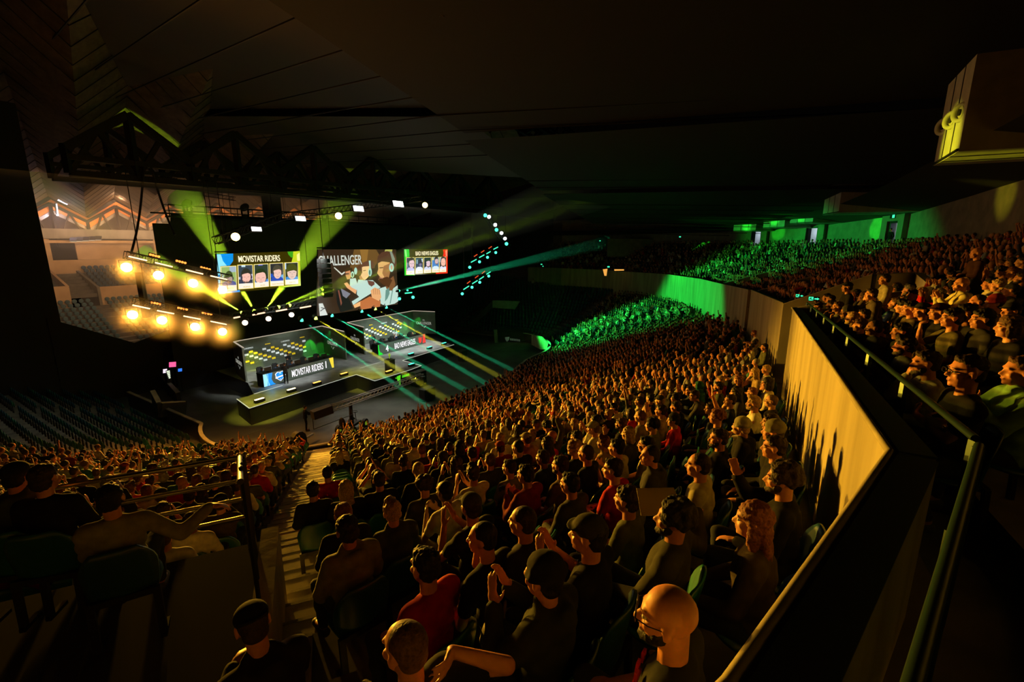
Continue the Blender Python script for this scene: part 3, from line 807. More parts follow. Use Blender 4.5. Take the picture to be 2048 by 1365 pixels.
m = MB(); m.poly([at_d(1010, 675, 56.8), at_d(1019, 674, 56.8), at_d(1018, 680, 56.8), at_d(1014, 684, 56.8), at_d(1011, 680, 56.8)], SGN)
for i in range(6): m.poly([at_d(1020.5 + 3.4 * i, 677 + .4 * i, 56.8), at_d(1023 + 3.4 * i, 677.3 + .4 * i, 56.8), at_d(1023 + 3.4 * i, 681.5 + .4 * i, 56.8), at_d(1020.5 + 3.4 * i, 681 + .4 * i, 56.8)], SGN)
tag(m.build('entrance_sign'), 'faint pale shield and lettering sign over the dark far entrance', 'sign')
# orange lit opening beyond the low green wall
OL = em('orange_opening', (1, .45, .08), .9)
m = MB(); m.prism([at_d(1206, 539, 60), at_d(1215, 538, 60), at_d(1213, 552, 60), at_d(1209, 552, 60)], (0, .1, 0), OL); m.prism([at_d(1229, 539, 60), at_d(1248, 539, 60), at_d(1248, 541.5, 60), at_d(1229, 542, 60)], (0, .1, 0), OL)
tag(m.build('lit_opening'), 'small orange lit opening at the back of the far stand', 'opening')
# =================================================================== STAGE, SCREENS, RIGS
UD = W(1, 0) - W(0, 0); VD = W(0, 1) - W(0, 0); ZD = Vector((0, 0, 1))
SZ = 1.2
def sp_(px, py): return at_z(px, py, SZ)
deck_px = [(473.7, 799), (498.7, 817.6), (712.7, 750), (749.6, 762.7), (819, 741), (843, 732), (805, 721.6), (908, 690)]
dk = [sp_(*p) for p in deck_px]
uI, vI = uv_of(dk[-1])
dk += [W(uI + .6, -36.5, SZ), W(43.0, -42.5, SZ), W(18.3, -42.5, SZ), W(17.9, -36.5, SZ), sp_(507, 789)]
st = thing('stage', 'grey stage deck with black skirt and a pointed front thrust', 'stage', W(27, -37, 0))
m = MB(); m.prism([Vector((p.x, p.y, SZ - .18)) for p in dk], (0, 0, .18), STAGEM, BLACK); m.build('deck', st)
SKIRT = mat('black_skirt', (.005, .005, .005), .95); m = MB()
for a, b in zip(dk, dk[1:] + dk[:1]):
    m.poly([Vector((a.x, a.y, 0)), Vector((b.x, b.y, 0)), Vector((b.x, b.y, SZ - .18)), Vector((a.x, a.y, SZ - .18))], SKIRT)
m.build('skirt', st)
m = MB()
for a, b in zip(dk[:8], dk[1:8] + [dk[7]]):
    m.beam(a + ZD * .015, b + ZD * .015, .05, .03, OUTLINE)
m.build('edge_light_strip', st)
m = MB()
a, b = sp_(508, 789), sp_(565, 772); m.beam(a + ZD * .02, b + ZD * .02, .05, .03, OUTLINE)
FLTXT = em('floor_lettering', (.8, .85, .7), .5)
a, b = sp_(720, 737), sp_(763, 724)
d_ = (b - a).normalized(); L = (b - a).length
for i in range(14):
    p = a + d_ * (L * (i + .1) / 14); q = a + d_ * (L * (i + .75) / 14); m.beam(p + ZD * .012, q + ZD * .012, .16 if i % 3 else .1, .01, FLTXT)
m.build('floor_marking', st)
# lit green emblem and lettering blocks on the skirt of the thrust
m = MB(); GE = em('skirt_green', (.12, .9, .02), .8)
e0 = (sp_(749.6, 762.7)); e1 = sp_(819, 741); nd = (e1 - e0).normalized(); on = Vector((nd.y, -nd.x, 0)) * .03
def SK(x, z): p = e0.lerp(e1, x) + on; return Vector((p.x, p.y, z))
m.poly([SK(.60, 1.0), SK(.72, 1.05), SK(.70, .62), SK(.62, .55)], GE); m.poly([SK(.64, .5), SK(.72, .55), SK(.69, .12)], GE); m.poly([SK(.55, .95), SK(.60, .9), SK(.59, .8)], GE)
for i in range(8): m.poly([SK(.76 + .028 * i, .74), SK(.782 + .028 * i, .74), SK(.782 + .028 * i, .92 if i % 2 else .98), SK(.76 + .028 * i, .95)], GE)
m.build('emblem', st)

# ---- backdrop drapes
def drape(name, pts_uvz, label, cat='curtain', folds=True):
    us = [p[0] for p in pts_uvz]
    o = thing(name, label, cat, W(*pts_uvz[0]))
    m = MB()
    m.prism([W(*p) for p in pts_uvz], VD * .05, BLACK)
    m.build('cloth', o)
    if folds:
        f = MB(); zt = max(p[2] for p in pts_uvz)
        u0, u1 = min(us), max(us); v = pts_uvz[0][1]
        f.cyl(W(u0, v, zt), W(u1, v, zt), .06, .06, BLACKM, 8); f.build('hanging_pipe', o)
    return o
uL = uv_of(at_v(322, 560, -43))[0]
drape('backdrop', [(uL, -43, 0), (56, -43, 0), (56, -43, 14.4), (uv_of(at_v(342, 432, -43))[0], -43, 14.4), (uv_of(at_v(342, 460, -43))[0], -43, 13.6), (uL, -43, 13.6)], 'huge black backdrop hanging behind both player booths and the screens')
drape('side_drape', [(-18, -45, 0), (9.7, -45, 0), (9.7, -45, 21), (-18, -45, 21)], 'tall black side drape hiding the end of the stand beyond the empty seats')
drape('low_blackout', [(9.0, -44.9, 0), (16.2, -44.9, 0), (16.2, -44.9, 4.9), (13.7, -44.9, 4.25), (9.0, -44.9, 6.9)], 'added black sheet with a sloping top edge below the lit far seats', folds=False)  # black sheet put in where the stand lies in shade

# ---- player booths
BOOTHM = noisy('booth_panel', (.11, .13, .105), (.16, .18, .145), .7, .6, 0)
LOGOY = mat('sponsor_yellow_glow', (.85, .6, .02), .6, 0, (.9, .62, .02), .55)  # printed logos given a slight glow of their own to stay visible
LOGOW = mat('sponsor_white_glow', (.75, .8, .8), .6, 0, (.75, .85, .85), .55)
LOGOG = mat('sponsor_grey', (.25, .28, .22), .6)
BT = 3.95
TRIMB = em('booth_trim_light', (.9, .75, .6), .55)
def booth(pts, label, mirror):
    b = thing('player_booth', label, 'booth', W((pts[1][0] + pts[2][0]) / 2, pts[1][1], SZ))
    names = ['side_panel', 'back_panel', 'side_panel']
    for i in range(3):
        a, c = W(*pts[i], SZ), W(*pts[i + 1], SZ); d_ = (c - a).normalized(); n_ = Vector((-d_.y, d_.x, 0)) * .12
        m = MB(); m.prism([a, c, c + ZD * (BT - SZ), a + ZD * (BT - SZ)], n_, BOOTHM); m.build(names[i], b)
    m = MB()
    for i in range(3): m.beam(W(*pts[i], BT + .02), W(*pts[i + 1], BT + .02), .1, .05, TRIMB)
    m.build('top_trim', b)
    # sponsor grid on the back panel
    a, c = W(*pts[1], SZ), W(*pts[2], SZ); d_ = (c - a).normalized(); n_ = Vector((d_.y, -d_.x, 0)) * .03
    L = (c - a).length; m = MB()
    def R(x, z, w, h, mt): p = a + d_ * x + n_ + ZD * z; m.poly([p, p + d_ * w, p + d_ * w + ZD * h, p + ZD * h], mt)
    cw = .40; nc = int(L * .78 / cw)
    for r in range(6):
        for k in range(nc):
            x = .35 + k * cw + (.0 if r % 2 else .0); z = .55 + r * .2
            j = (k - (5 - r)) % 5; mt = LOGOW if j == 0 else (LOGOY if j == 2 else None)
            if mt: R(x, z, .34, .17, mt)
            else: R(x + .04, z + .05, .28, .035, LOGOG)
    for k in range(4): R(.9 + k * L * .2, 2.0 + .0, .5, .07 if k % 2 else .03, LOGOY if k % 2 else LOGOW)
    m.build('sponsor_wall', b)
    for k in (0, 2):
        p = a + d_ * (1.1 + k * L * .2) + n_ * 2 + ZD * 1.92
        put_text('small_lettering', 'CHALLENGER', .13, LOGOW, p, d_, ZD, b, .8)
    # plain generic figure print at the end of the back panel
    FIG = mat('printed_figure', (.16, .24, .15), .7); m = MB()
    x0 = L * .86
    def Q(x, z): return a + d_ * (x0 + x) + n_ + ZD * z
    m.poly([Q(.16 * math.cos(t), 2.2 + .2 * math.sin(t)) for t in [i * PI / 6 for i in range(12)]], FIG)
    m.poly([Q(-.35, 1.8), Q(-.1, 1.98), Q(.1, 1.98), Q(.35, 1.8), Q(.3, 1.0), Q(.2, .55), Q(-.2, .55), Q(-.3, 1.0)], FIG)
    m.build('printed_figure', b)
    # wing lettering
    for side in ((0, 1), (2, 3)):
        p0, p1 = W(*pts[side[0]], SZ), W(*pts[side[1]], SZ)
        dd = (p1 - p0).normalized(); nn = Vector((dd.y, -dd.x, 0))
        if nn.dot(Vector((0, 0, 12)) * 0 + (Vector((0, 0, 0)) - p0)) < 0: nn = -nn; dd = -dd
        outside = (mirror and side[0] == 0)
        mid = (p0 + p1) / 2 + nn * (.14 if True else 0)
        WIT = mat('wing_lettering', (.8, .82, .75), .6, 0, (.8, .82, .72), .35)
        rd = Vector((-nn.y, nn.x, 0))
        put_text('wing_lettering', 'CHALLENGER', .34, WIT, mid + ZD * 1.15, rd, ZD, b, .62, fit=2.0)
        put_text('wing_lettering', 'ESL', .17, WIT, mid + ZD * 1.62, rd, ZD, b, .9)
        m = MB(); q = mid + ZD * 1.0
        m.poly([q - rd * .35, q - rd * .25, q - ZD * .22], WIT); m.poly([q + rd * .35, q - ZD * .3, q - ZD * .2, q + rd * .25], WIT); m.build('chevron', b)
    return b
B1 = [(18.1, -36.9), (18.9, -40.0), (27.6, -40.4), (26.9, -36.1)]
B2 = [(29.4, -36.3), (30.3, -40.0), (40.3, -40.4), (41.2, -37.6)]
booth(B1, 'dark player booth lit green and yellow, behind the MOVISTAR RIDERS desk', False)
booth(B2, 'dark player booth lit green and yellow, behind the BAD NEWS EAGLES desk', True)
for (u, v, c, pw) in ((20.3, -38.8, (.75, .9, .02), 90), (26.0, -39.0, (.05, 1, .08), 110), (27.2, -38.6, (.05, 1, .08), 60), (31.6, -38.9, (.75, .9, .02), 80), (38.6, -39.0, (.05, 1, .08), 110), (40.2, -39.0, (.05, 1, .08), 70)):
    spot('booth_uplight', W(u, v + .1, BT + .3), W(u, v - 1.6, SZ), pw * 5, c, 34, .4, .05)

SCRD = mat('desk_screen_dark', (.03, .035, .03), .4, 0, (.045, .06, .045), 1.0)
BLUEC = em('team_blue', (.0, .32, 1.0), 1.0); CYANC = em('team_cyan', (.35, .8, 1.0), 1.15); LETW = em('lit_lettering', (1, .95, 1), 1.25)
YELC = em('team_yellow', (1.0, .75, .05), 1.0); GRNC = em('team_green', (.0, .85, .03), 1.0); REDC = em('team_red', (1.0, .02, .015), 1.05); PINKR = em('team_pale_red', (1.0, .3, .2), 1.1)
def desk(p0, p1, h, label, deco):
    d_ = (p1 - p0).normalized(); n_ = Vector((d_.y, -d_.x, 0)); L = (p1 - p0).length
    if n_.dot(VD) < 0: n_ = -n_
    t = thing('player_desk', label, 'desk', (p0 + p1) / 2)
    m = MB(); m.prism([p0 + ZD * .03, p1 + ZD * .03, p1 + ZD * h, p0 + ZD * h], -n_ * .12, BLACKM); m.build('front_housing', t)
    m = MB(); m.prism([p0 + ZD * (h - .06), p1 + ZD * (h - .06), p1 - n_ * .9 + ZD * (h - .06), p0 - n_ * .9 + ZD * (h - .06)], ZD * .06, BLACKM); m.build('desk_top', t)
    for q in (p0 + d_ * .03, p1 - d_ * .03):
        m = MB(); m.prism([q, q - n_ * .9, q - n_ * .9 + ZD * (h - .06), q + ZD * (h - .06)], d_ * .04, BLACKM); m.build('side_panel', t)
    def P(x, z, l=1): return p0 + d_ * (x * L) + n_ * (.006 * l) + ZD * (z * h)
    m = MB(); m.poly([P(0, .03), P(1, .03), P(1, 1), P(0, 1)], SCRD); deco(m, P); m.build('lit_screen', t)
    return t, P, d_, n_, L
def deco1(m, P):
    m.poly([P(0, .04, 2), P(.075, .04, 2), P(.06, .4, 2), P(.065, .97, 2), P(0, .97, 2)], CYANC)
    m.poly([P(.04, .04, 2), P(.15, .04, 2), P(.12, .2, 2), P(.10, .5, 2), P(.12, .97, 2), P(.04, .97, 2), P(.055, .5, 2)], BLUEC)
    m.poly([P(.97, .1, 2), P(1, .1, 2), P(1, .98, 2), P(.93, .98, 2)], YELC)
    s = [(.15, .80), (.18, .93), (.215, .88), (.25, .93), (.28, .80), (.272, .45), (.215, .16), (.158, .45)]
    m.poly([P(x, z, 3) for x, z in s], LETW)
    m.poly([P(.215 + (x - .215) * .86, .52 + (z - .52) * .88, 4) for x, z in s], BLUEC)
    m.poly([P(.15, .44, 5), P(.285, .54, 5), P(.285, .64, 5), P(.15, .54, 5)], LETW)
    m.poly([P(.195, .72, 5), P(.235, .74, 5), P(.215, .85, 5)], CYANC); m.poly([P(.205, .34, 5), P(.225, .34, 5), P(.215, .27, 5)], LETW)
t1, P1_, d1, n1, L1_ = desk(sp_(528.5, 775.8), sp_(668, 737.5), 1.05, 'long team desk with lit front reading MOVISTAR RIDERS and 1', deco1)
put_text('team_name', 'MOVISTAR RIDERS', .60, LETW, P1_(.60, .22, 4), d1, ZD, t1, .6, .004, fit=L1_ * .46)
put_text('score', '1', .62, LETW, P1_(.875, .24, 4), d1, ZD, t1, .8, .01)
def deco2(m, P):
    m.poly([P(0, .02, 2), P(.055, .02, 2), P(.02, .5, 2), P(.015, .98, 2), P(0, .98, 2)], GRNC); m.poly([P(0, .02, 2), P(.09, .02, 2), P(.05, .25, 2)], GRNC)
    m.poly([P(.93, .1, 2), P(1, .1, 2), P(.985, .98, 2), P(.945, .98, 2)], REDC)
    m.poly([P(.845, .25, 3), P(.87, .15, 3), P(.90, .3, 3), P(.905, .6, 3), P(.925, .8, 3), P(.885, .62, 3), P(.87, .85, 3), P(.86, .6, 3), P(.835, .8, 3), P(.84, .5, 3)], REDC)
t2, P2_, d2, n2, L2_ = desk(sp_(757, 712), sp_(851.3, 687), 1.1, 'long team desk with lit front reading 4 and BAD NEWS EAGLES', deco2)
put_text('team_name', 'BAD NEWS EAGLES', .60, LETW, P2_(.54, .24, 4), d2, ZD, t2, .6, .004, fit=L2_ * .44)
put_text('score', '4', .66, LETW, P2_(.17, .20, 4), d2, ZD, t2, .8, .012)
point('desk_screen_light', P1_(.05, .5) + n1 * .5, 10, (.1, .5, 1), .2); point('desk_screen_light', P2_(.95, .5) + n2 * .5, 8, (1, .1, .05), .2)
# trophy plinth
pb = at_z(780.5, 742, SZ)
t = thing('plinth', 'black plinth at the middle of the stage thrust', 'plinth', pb)
m = MB(); m.box(pb + ZD * .5, (.62, .62, 1.0), BLACKM, Matrix.Rotation(ROT_UV, 3, 'Z')); m.build('body', t)
m = MB(); m.box(pb + ZD * 1.02, (.7, .7, .04), BLACKM, Matrix.Rotation(ROT_UV, 3, 'Z')); m.build('top_plate', t)
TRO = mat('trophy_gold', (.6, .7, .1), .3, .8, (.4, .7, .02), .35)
t = thing('trophy', 'small gold green trophy standing on the black plinth', 'trophy', pb + ZD * 1.04)
c = pb + ZD * 1.04
m = MB(); m.cyl(c, c + ZD * .06, .1, .09, BLACKM, 12); m.build('base', t)
m = MB(); m.cyl(c + ZD * .06, c + ZD * .2, .04, .03, TRO, 10); m.cyl(c + ZD * .2, c + ZD * .42, .05, .11, TRO, 12); m.ell(c + ZD * .45, (.06, .06, .09), TRO, 10, 6); m.build('cup', t)

# ---- footlights along the stage front
AMB_E = em('amber_lens', (1.0, .42, .06), 4.0); AMB_W = em('amber_lamp_core', (1.0, .70, .30), 9.0); GRN_E = em('green_lens', (.05, 1, .4), 2.2)
WHT_E = em('white_lens', (.9, .95, 1.0), 7.0); RED_E = em('red_lens', (1.0, .10, .02), 1.3); LIM_E = em('lime_lens', (.75, 1.0, .1), 5.0); TEAL_E = em('teal_lens', (.05, 1.0, .5), 3.5)
ords = ['first', 'second', 'third', 'fourth', 'fifth', 'sixth', 'seventh', 'eighth', 'ninth']
def footlight(px, py, em_, col, label, pw):
    p = at_z(px, py, SZ + .14); e = d1
    t = thing('footlight', label, 'stage light', Vector((p.x, p.y, SZ)), 0, 'footlights along the stage front')
    R = Matrix.Rotation(math.atan2(e.y, e.x), 3, 'Z')
    MB().box(p - ZD * .02, (.72, .22, .2), BLACKM, R).build('housing', t)
    MB().box(p + ZD * .09, (.62, .16, .03), em_, R).build('lens', t)
    m = MB(); m.box(Vector((p.x, p.y, SZ + .01)), (.5, .3, .02), BLACKM, R); m.build('bracket', t)
    area('footlight_beam', p + ZD * .2, p + ZD * 3 - VD * .5, pw, col, .6, .15, None)
fa = [(519, 803), (583, 783), (634, 769), (688, 751), (778, 746)]
for i, (x, y) in enumerate(fa): footlight(x, y - 2, AMB_W if i < 2 else AMB_E, (1, .5, .1), ords[i] + ' amber footlight along the stage front, counting from the blue desk end', (60, 50, 16, 14, 14)[i])
for i, (x, y) in enumerate([(823, 732), (822, 711), (859, 698), (888, 690)]):
    footlight(x, y - 2, TEAL_E, (.05, 1, .4), ['green footlight at the tip of the stage thrust', 'green footlight just behind the thrust notch', 'green footlight in front of the red end of the desk', 'green footlight nearest the far end of the stage front'][i], 10)

# ---- screens hanging over the stage
def panel(name, label, cat, quad_px, v, back=True):
    pts = [at_v(x, y, v) for x, y in quad_px]
    t = thing(name, label, cat, (pts[0] + pts[2]) / 2)
    m = MB(); m.prism([p - VD * .03 for p in pts], -VD * .12, BLACKM); m.build('housing', t)
    fr = MB(); e = [p - VD * .1 for p in pts]
    fr.beam(e[0] + ZD * .12, e[1] + ZD * .12, .1, .1, BLACKM); fr.build('hanging_bar', t)
    for q in (e[0].lerp(e[1], .15), e[0].lerp(e[1], .85)):
        c = MB(); c.cyl(q, Vector((q.x, q.y, 15.5)), .015, .015, BLACKM, 5); c.build('cable', t)
    return t
VS = -33.5
_ec = {}
def ecol(c, s=1.0):
    k = (round(c[0], 2), round(c[1], 2), round(c[2], 2))
    if k not in _ec: _ec[k] = em('picture_%d' % len(_ec), k, s)
    return _ec[k]
def painter(ox, oy, k, v):
    m = MB()
    def P(pts, c, layer):
        q = [at_v(ox + x / k, oy + y / k, v) + VD * (.012 * layer) for x, y in pts]
        n = (q[1] - q[0]).cross(q[2] - q[0])
        m.poly(q, ecol(c))
    return m, P
def quad_map(q):
    a, b, c, d = q
    return lambda x, y: ((a[0] * (1 - x) + b[0] * x) * (1 - y) + (d[0] * (1 - x) + c[0] * x) * y, (a[1] * (1 - x) + b[1] * x) * (1 - y) + (d[1] * (1 - x) + c[1] * x) * y)
def circ(cx, cy, rx, ry, n=16, a0=0, a1=2 * PI):
    full = abs(a1 - a0 - 2 * PI) < 1e-6
    return [(cx + rx * math.cos(a0 + (a1 - a0) * i / (n if full else n - 1)), cy + ry * math.sin(a0 + (a1 - a0) * i / (n if full else n - 1))) for i in range(n)]
def portrait(P, q, st, L=3):
    F = quad_map(q); mp = lambda pts: [F(x, y) for x, y in pts]
    P(q, (1.0, .78, .12), L); P(mp([(.04, .02), (.97, .02), (.97, .98), (.04, .98)]), (1, .93, .8), L + 1)
    P(mp([(.05, .03), (.95, .03), (.95, .77), (.05, .77)]), st.get('bg', (.06, .07, .05)), L + 2)
    for (x0, y0, x1, y1, c) in st.get('spots', []): P(mp([(x0, y0), (x1, y0), (x1, y1), (x0, y1)]), c, L + 3)
    P(mp([(.05, .77), (.08, .66), (.3, .58), (.7, .58), (.9, .66), (.95, .77)]), st['shirt'], L + 4)
    fx, fy, rx, ry = st['face']
    P(mp([(max(.05, min(.95, x)), min(.77, y)) for x, y in circ(fx, fy - .05, rx * 1.22, ry * 1.12)]), st['hair'], L + 5)
    P(mp([(max(.05, min(.95, x)), min(.77, y)) for x, y in circ(fx, fy, rx, ry)]), st['skin'], L + 6)
    dk = tuple(c * .55 for c in st['skin'])
    P(mp([(fx - rx, fy - ry * st.get('hl', .35)), (fx - rx * .8, fy - ry * .95), (fx, fy - ry * 1.08), (fx + rx * .8, fy - ry * .95), (fx + rx, fy - ry * st.get('hl', .35)), (fx + rx * .4, fy - ry * (st.get('hl', .35) + .2)), (fx - rx * .4, fy - ry * (st.get('hl', .35) + .12))]), st['hair'], L + 7)
    for s in (-1, 1):
        P(mp([(fx + s * rx * .2, fy + ry * .02), (fx + s * rx * .65, fy - ry * .04), (fx + s * rx * .65, fy + ry * .05), (fx + s * rx * .2, fy + ry * .09)]), st['hair'] if st.get('specs') else dk, L + 8)
    P(mp([(fx - rx * .08, fy + ry * .1), (fx + rx * .1, fy + ry * .1), (fx + rx * .14, fy + ry * .42), (fx - rx * .14, fy + ry * .42)]), tuple(c * .85 for c in st['skin']), L + 8)
    P(mp([(fx - rx * .35, fy + ry * .62), (fx + rx * .35, fy + ry * .62), (fx + rx * .25, fy + ry * .70), (fx - rx * .25, fy + ry * .70)]), dk, L + 8)
    if st.get('beard'):
        P(mp([(fx - rx * .85, fy + ry * .45), (fx - rx * .4, fy + ry * .75), (fx + rx * .4, fy + ry * .75), (fx + rx * .85, fy + ry * .45), (fx + rx * .6, min(fy + ry * .85, .76)), (fx, min(.765, fy + ry * 1.02)), (fx - rx * .6, min(.76, fy + ry * .85))]), (.1, .06, .04), L + 9)
    for s in (-1, 1):
        if st.get('phones'): P(mp([(max(.05, min(.95, x)), min(.77, y)) for x, y in circ(fx + s * rx * 1.12, fy + ry * .1, rx * .2, ry * .3, 10)]), (.05, .05, .08), L + 9)

sc1 = panel('led_screen', 'hanging lit screen headed MOVISTAR RIDERS with five player portraits', 'screen', [(432, 508), (599.6, 502.5), (601, 572), (437.5, 588.5)], VS)
m, P = painter(420, 490, 10.24, VS)
P([(135, 190), (1838, 130), (1855, 838), (180, 1010)], (.035, .032, .004), 1)
P([(135, 190), (470, 178), (470, 330), (400, 425), (205, 440), (215, 960), (610, 925), (610, 965), (180, 1010)], (0, .30, .85), 2)
P([(137, 195), (215, 192), (260, 330), (340, 430), (205, 440), (207, 620), (150, 620)], (.3, .85, 1.0), 3)
P([(160, 700), (205, 700), (215, 960), (180, 1005)], (.3, .75, .95), 3)
P([(1580, 140), (1838, 130), (1855, 838), (1400, 882), (1400, 850), (1810, 810), (1800, 350), (1665, 356), (1700, 220), (1640, 200)], (.62, .72, .02), 2)
P([(1580, 140), (1700, 136), (1690, 260), (1655, 260), (1600, 200)], (.05, .38, .01), 3)
P([(1770, 200), (1830, 160), (1838, 330), (1780, 330)], (1, .95, .3), 3)
B_ = (.02, .1, .55)
cards = [((205, 445), (535, 425), (548, 935), (222, 962)), ((553, 408), (868, 398), (890, 892), (570, 915)), ((885, 398), (1190, 380), (1205, 858), (900, 885)), ((1208, 378), (1495, 362), (1512, 838), (1222, 856)), ((1512, 362), (1800, 350), (1808, 805), (1528, 825))]
sty = [dict(bg=(.35, .5, .15), shirt=(.05, .1, .35), face=(.5, .48, .2, .22), skin=(.5, .36, .3), hair=(.06, .09, .02), hl=.05, phones=1, beard=1, spots=[(.55, .03, .95, .25, (.4, .5, .6)), (.05, .3, .18, .45, (.5, .6, .5))]),
       dict(bg=(.04, .06, .08), shirt=(.04, .05, .09), face=(.52, .50, .28, .27), skin=(1.0, .55, .45), hair=(.03, .03, .02), phones=1, beard=1, spots=[(.25, .03, .5, .1, (.6, .8, .9)), (.82, .4, .95, .62, (.6, .6, .8)), (.05, .5, .16, .6, (.5, .5, .7))]),
       dict(bg=(.03, .05, .03), shirt=(.1, .3, .8), face=(.42, .58, .36, .30), skin=(.95, .55, .45), hair=(.02, .035, .01), hl=.55, phones=0, spots=[(.3, .03, .6, .07, (.2, .2, .7))]),
       dict(bg=(.03, .03, .03), shirt=(.03, .08, .5), face=(.52, .42, .28, .26), skin=(.95, .6, .5), hair=(.08, .07, .04), hl=.35, phones=1, spots=[(.05, .45, .25, .62, B_), (.75, .5, .95, .7, (.2, .5, .8))]),
       dict(bg=(.03, .04, .02), shirt=(.05, .3, .7), face=(.5, .45, .34, .31), skin=(.85, .6, .5), hair=(.07, .08, .01), hl=.1, phones=0, spots=[(.05, .03, .12, .3, (.5, .7, .9))])]
for q, s in zip(cards, sty): portrait(P, q, s)
m.build('picture', sc1)
def ztext(name, body, x, y, k, ox, oy, v, h_px, w_px, mt, parent, layer=14, bold=.0):
    o = at_v(ox + x / k, oy + y / k, v); o2 = at_v(ox + (x + 10) / k, oy + y / k, v); top = at_v(ox + x / k, oy + (y - h_px) / k, v)
    h = (top - o).length; s = abs(uv_of(at_v(ox + (x + w_px / 2) / k, oy + y / k, v))[0] - uv_of(at_v(ox + (x - w_px / 2) / k, oy + y / k, v))[0])
    return put_text(name, body, h, mt, o + VD * (.012 * layer), UD, ZD, parent, .6, bold, fit=s)
TITY = em('title_cream', (1.0, .88, .55), 1.3); NAMEY = em('name_gold', (.9, .62, .05), .9)
ztext('title', 'MOVISTAR RIDERS', 1020, 340, 10.24, 420, 490, VS, 125, 850, TITY, sc1, 6, .006)
for (bd, x, y, w) in (('SAUSOL', 395, 898, 150), ('MOPOZ', 730, 870, 140), ('ALEX', 1055, 838, 100), ('MARTINEZSA', 1365, 812, 240), ('DAV1G', 1665, 778, 120)):
    ztext('player_name', bd, x, y, 10.24, 420, 490, VS, 30, w, NAMEY, sc1)
sc2 = panel('led_screen', 'hanging lit screen headed BAD NEWS EAGLES with five player portraits', 'screen', [(808.2, 498.5), (895, 498.8), (895, 547), (809, 551.5)], VS)
m, P = painter(800, 490, 18.62, VS)
P([(150, 160), (1765, 165), (1765, 1060), (165, 1140)], (.035, .032, .004), 1)
P([(150, 160), (330, 162), (350, 450), (215, 470), (215, 1115), (550, 1100), (540, 1130), (165, 1142)], (0, .65, .02), 2)
P([(160, 175), (215, 180), (245, 440), (200, 460)], (.3, .95, .25), 3)
P([(1590, 180), (1765, 165), (1765, 1060), (1330, 1085), (1330, 1045), (1712, 1010), (1712, 445), (1590, 430), (1620, 300)], (1.0, .03, .01), 2)
P([(1680, 230), (1745, 180), (1745, 430), (1700, 430)], (1.0, .35, .2), 3)
c2 = [((215, 470), (525, 460), (530, 1110), (215, 1118)), ((550, 465), (845, 455), (850, 1070), (555, 1085)), ((868, 460), (1145, 450), (1155, 1045), (868, 1062)), ((1165, 455), (1440, 450), (1450, 1028), (1170, 1038)), ((1455, 450), (1710, 445), (1712, 1010), (1452, 1022))]
Wt = (.8, .85, .95)
s2 = [dict(bg=(.05, .06, .1), shirt=(.6, .6, .9), face=(.62, .35, .32, .27), skin=(.9, .62, .7), hair=(.05, .04, .03), specs=1, hl=.5, spots=[(.05, .3, .25, .6, (.2, .25, .4))]),
      dict(bg=(.04, .07, .12), shirt=Wt, face=(.6, .35, .18, .2), skin=(.25, .2, .35), hair=(.02, .02, .05), hl=-.3, phones=1, spots=[(.75, .1, .95, .3, (.7, .8, .95)), (.15, .15, .3, .4, (.3, .5, .6))]),
      dict(bg=(.02, .03, .04), shirt=(.7, .75, .95), face=(.54, .38, .27, .27), skin=(.85, .62, .7), hair=(.02, .05, .03), phones=1, beard=1),
      dict(bg=(.08, .25, .6), shirt=(.75, .9, .95), face=(.6, .25, .22, .24), skin=(.75, .52, .5), hair=(.04, .04, .03), beard=1, spots=[(.05, .05, .3, .2, (.7, .7, .3)), (.75, .05, .95, .3, (.5, .8, .8))]),
      dict(bg=(.03, .03, .03), shirt=(.8, .82, .98), face=(.5, .36, .33, .31), skin=(1.0, .55, .42), hair=(.06, .04, .04), hl=.7, beard=1, spots=[(.05, .03, .2, .35, (.4, .6, .7))])]
for q, s in zip(c2, s2): portrait(P, q, s)
m.build('picture', sc2)
ztext('title', 'BAD NEWS EAGLES', 1000, 385, 18.62, 800, 490, VS, 150, 840, TITY, sc2, 6, .006)
for (bd, x, y, w) in (('GXX', 370, 1045, 80), ('RIGON', 700, 1020, 130), ('SINNOPSYY', 1005, 1000, 210), ('JUANFLATROO', 1305, 985, 260), ('SENER', 1580, 970, 120)):
    ztext('player_name', bd, x, y, 18.62, 800, 490, VS, 36, w, NAMEY, sc2)
sc3 = panel('video_wall', 'large central video wall showing three players in white shirts with headsets', 'screen', [(636, 499.2), (792.5, 499.2), (795.5, 609), (634.5, 633)], VS)
m, P = painter(620, 490, 7.062, VS)
HP = (.45, .75, .6); SK = (.85, .42, .18); WH = (.55, .75, .66)
P([(112, 65), (1215, 65), (1240, 840), (100, 1008)], (.035, .02, .008), 1)
P([(620, 66), (930, 66), (1000, 180), (900, 320), (700, 420), (560, 330)], (.16, .08, .02), 2)
P([(700, 66), (820, 66), (800, 240), (740, 260)], (.30, .15, .03), 3)
P([(1060, 66), (1160, 66), (1155, 100), (1050, 95)], (.45, .45, .1), 3)
P([(330, 322), (345, 318), (445, 405), (480, 378), (492, 392), (445, 430)], (.7, .72, .6), 3)
P([(120, 830), (175, 825), (245, 990), (135, 1005)], (.7, .75, .7), 3); P([(150, 880), (230, 900), (232, 912), (150, 892)], (.05, .05, .05), 4); P([(140, 930), (215, 880), (220, 888), (142, 942)], (.05, .05, .05), 4)
P([(560, 480), (640, 470), (670, 560), (655, 650), (560, 620)], WH, 3)
P([(475, 545), (520, 530), (580, 600), (655, 640), (640, 695), (520, 610)], SK, 4)
P([(495, 370), (560, 350), (580, 430), (560, 480), (520, 490), (500, 440)], (.65, .28, .12), 4)
P([(480, 362), (520, 320), (590, 325), (605, 400), (575, 425), (560, 360), (500, 378)], (.05, .025, .01), 5)
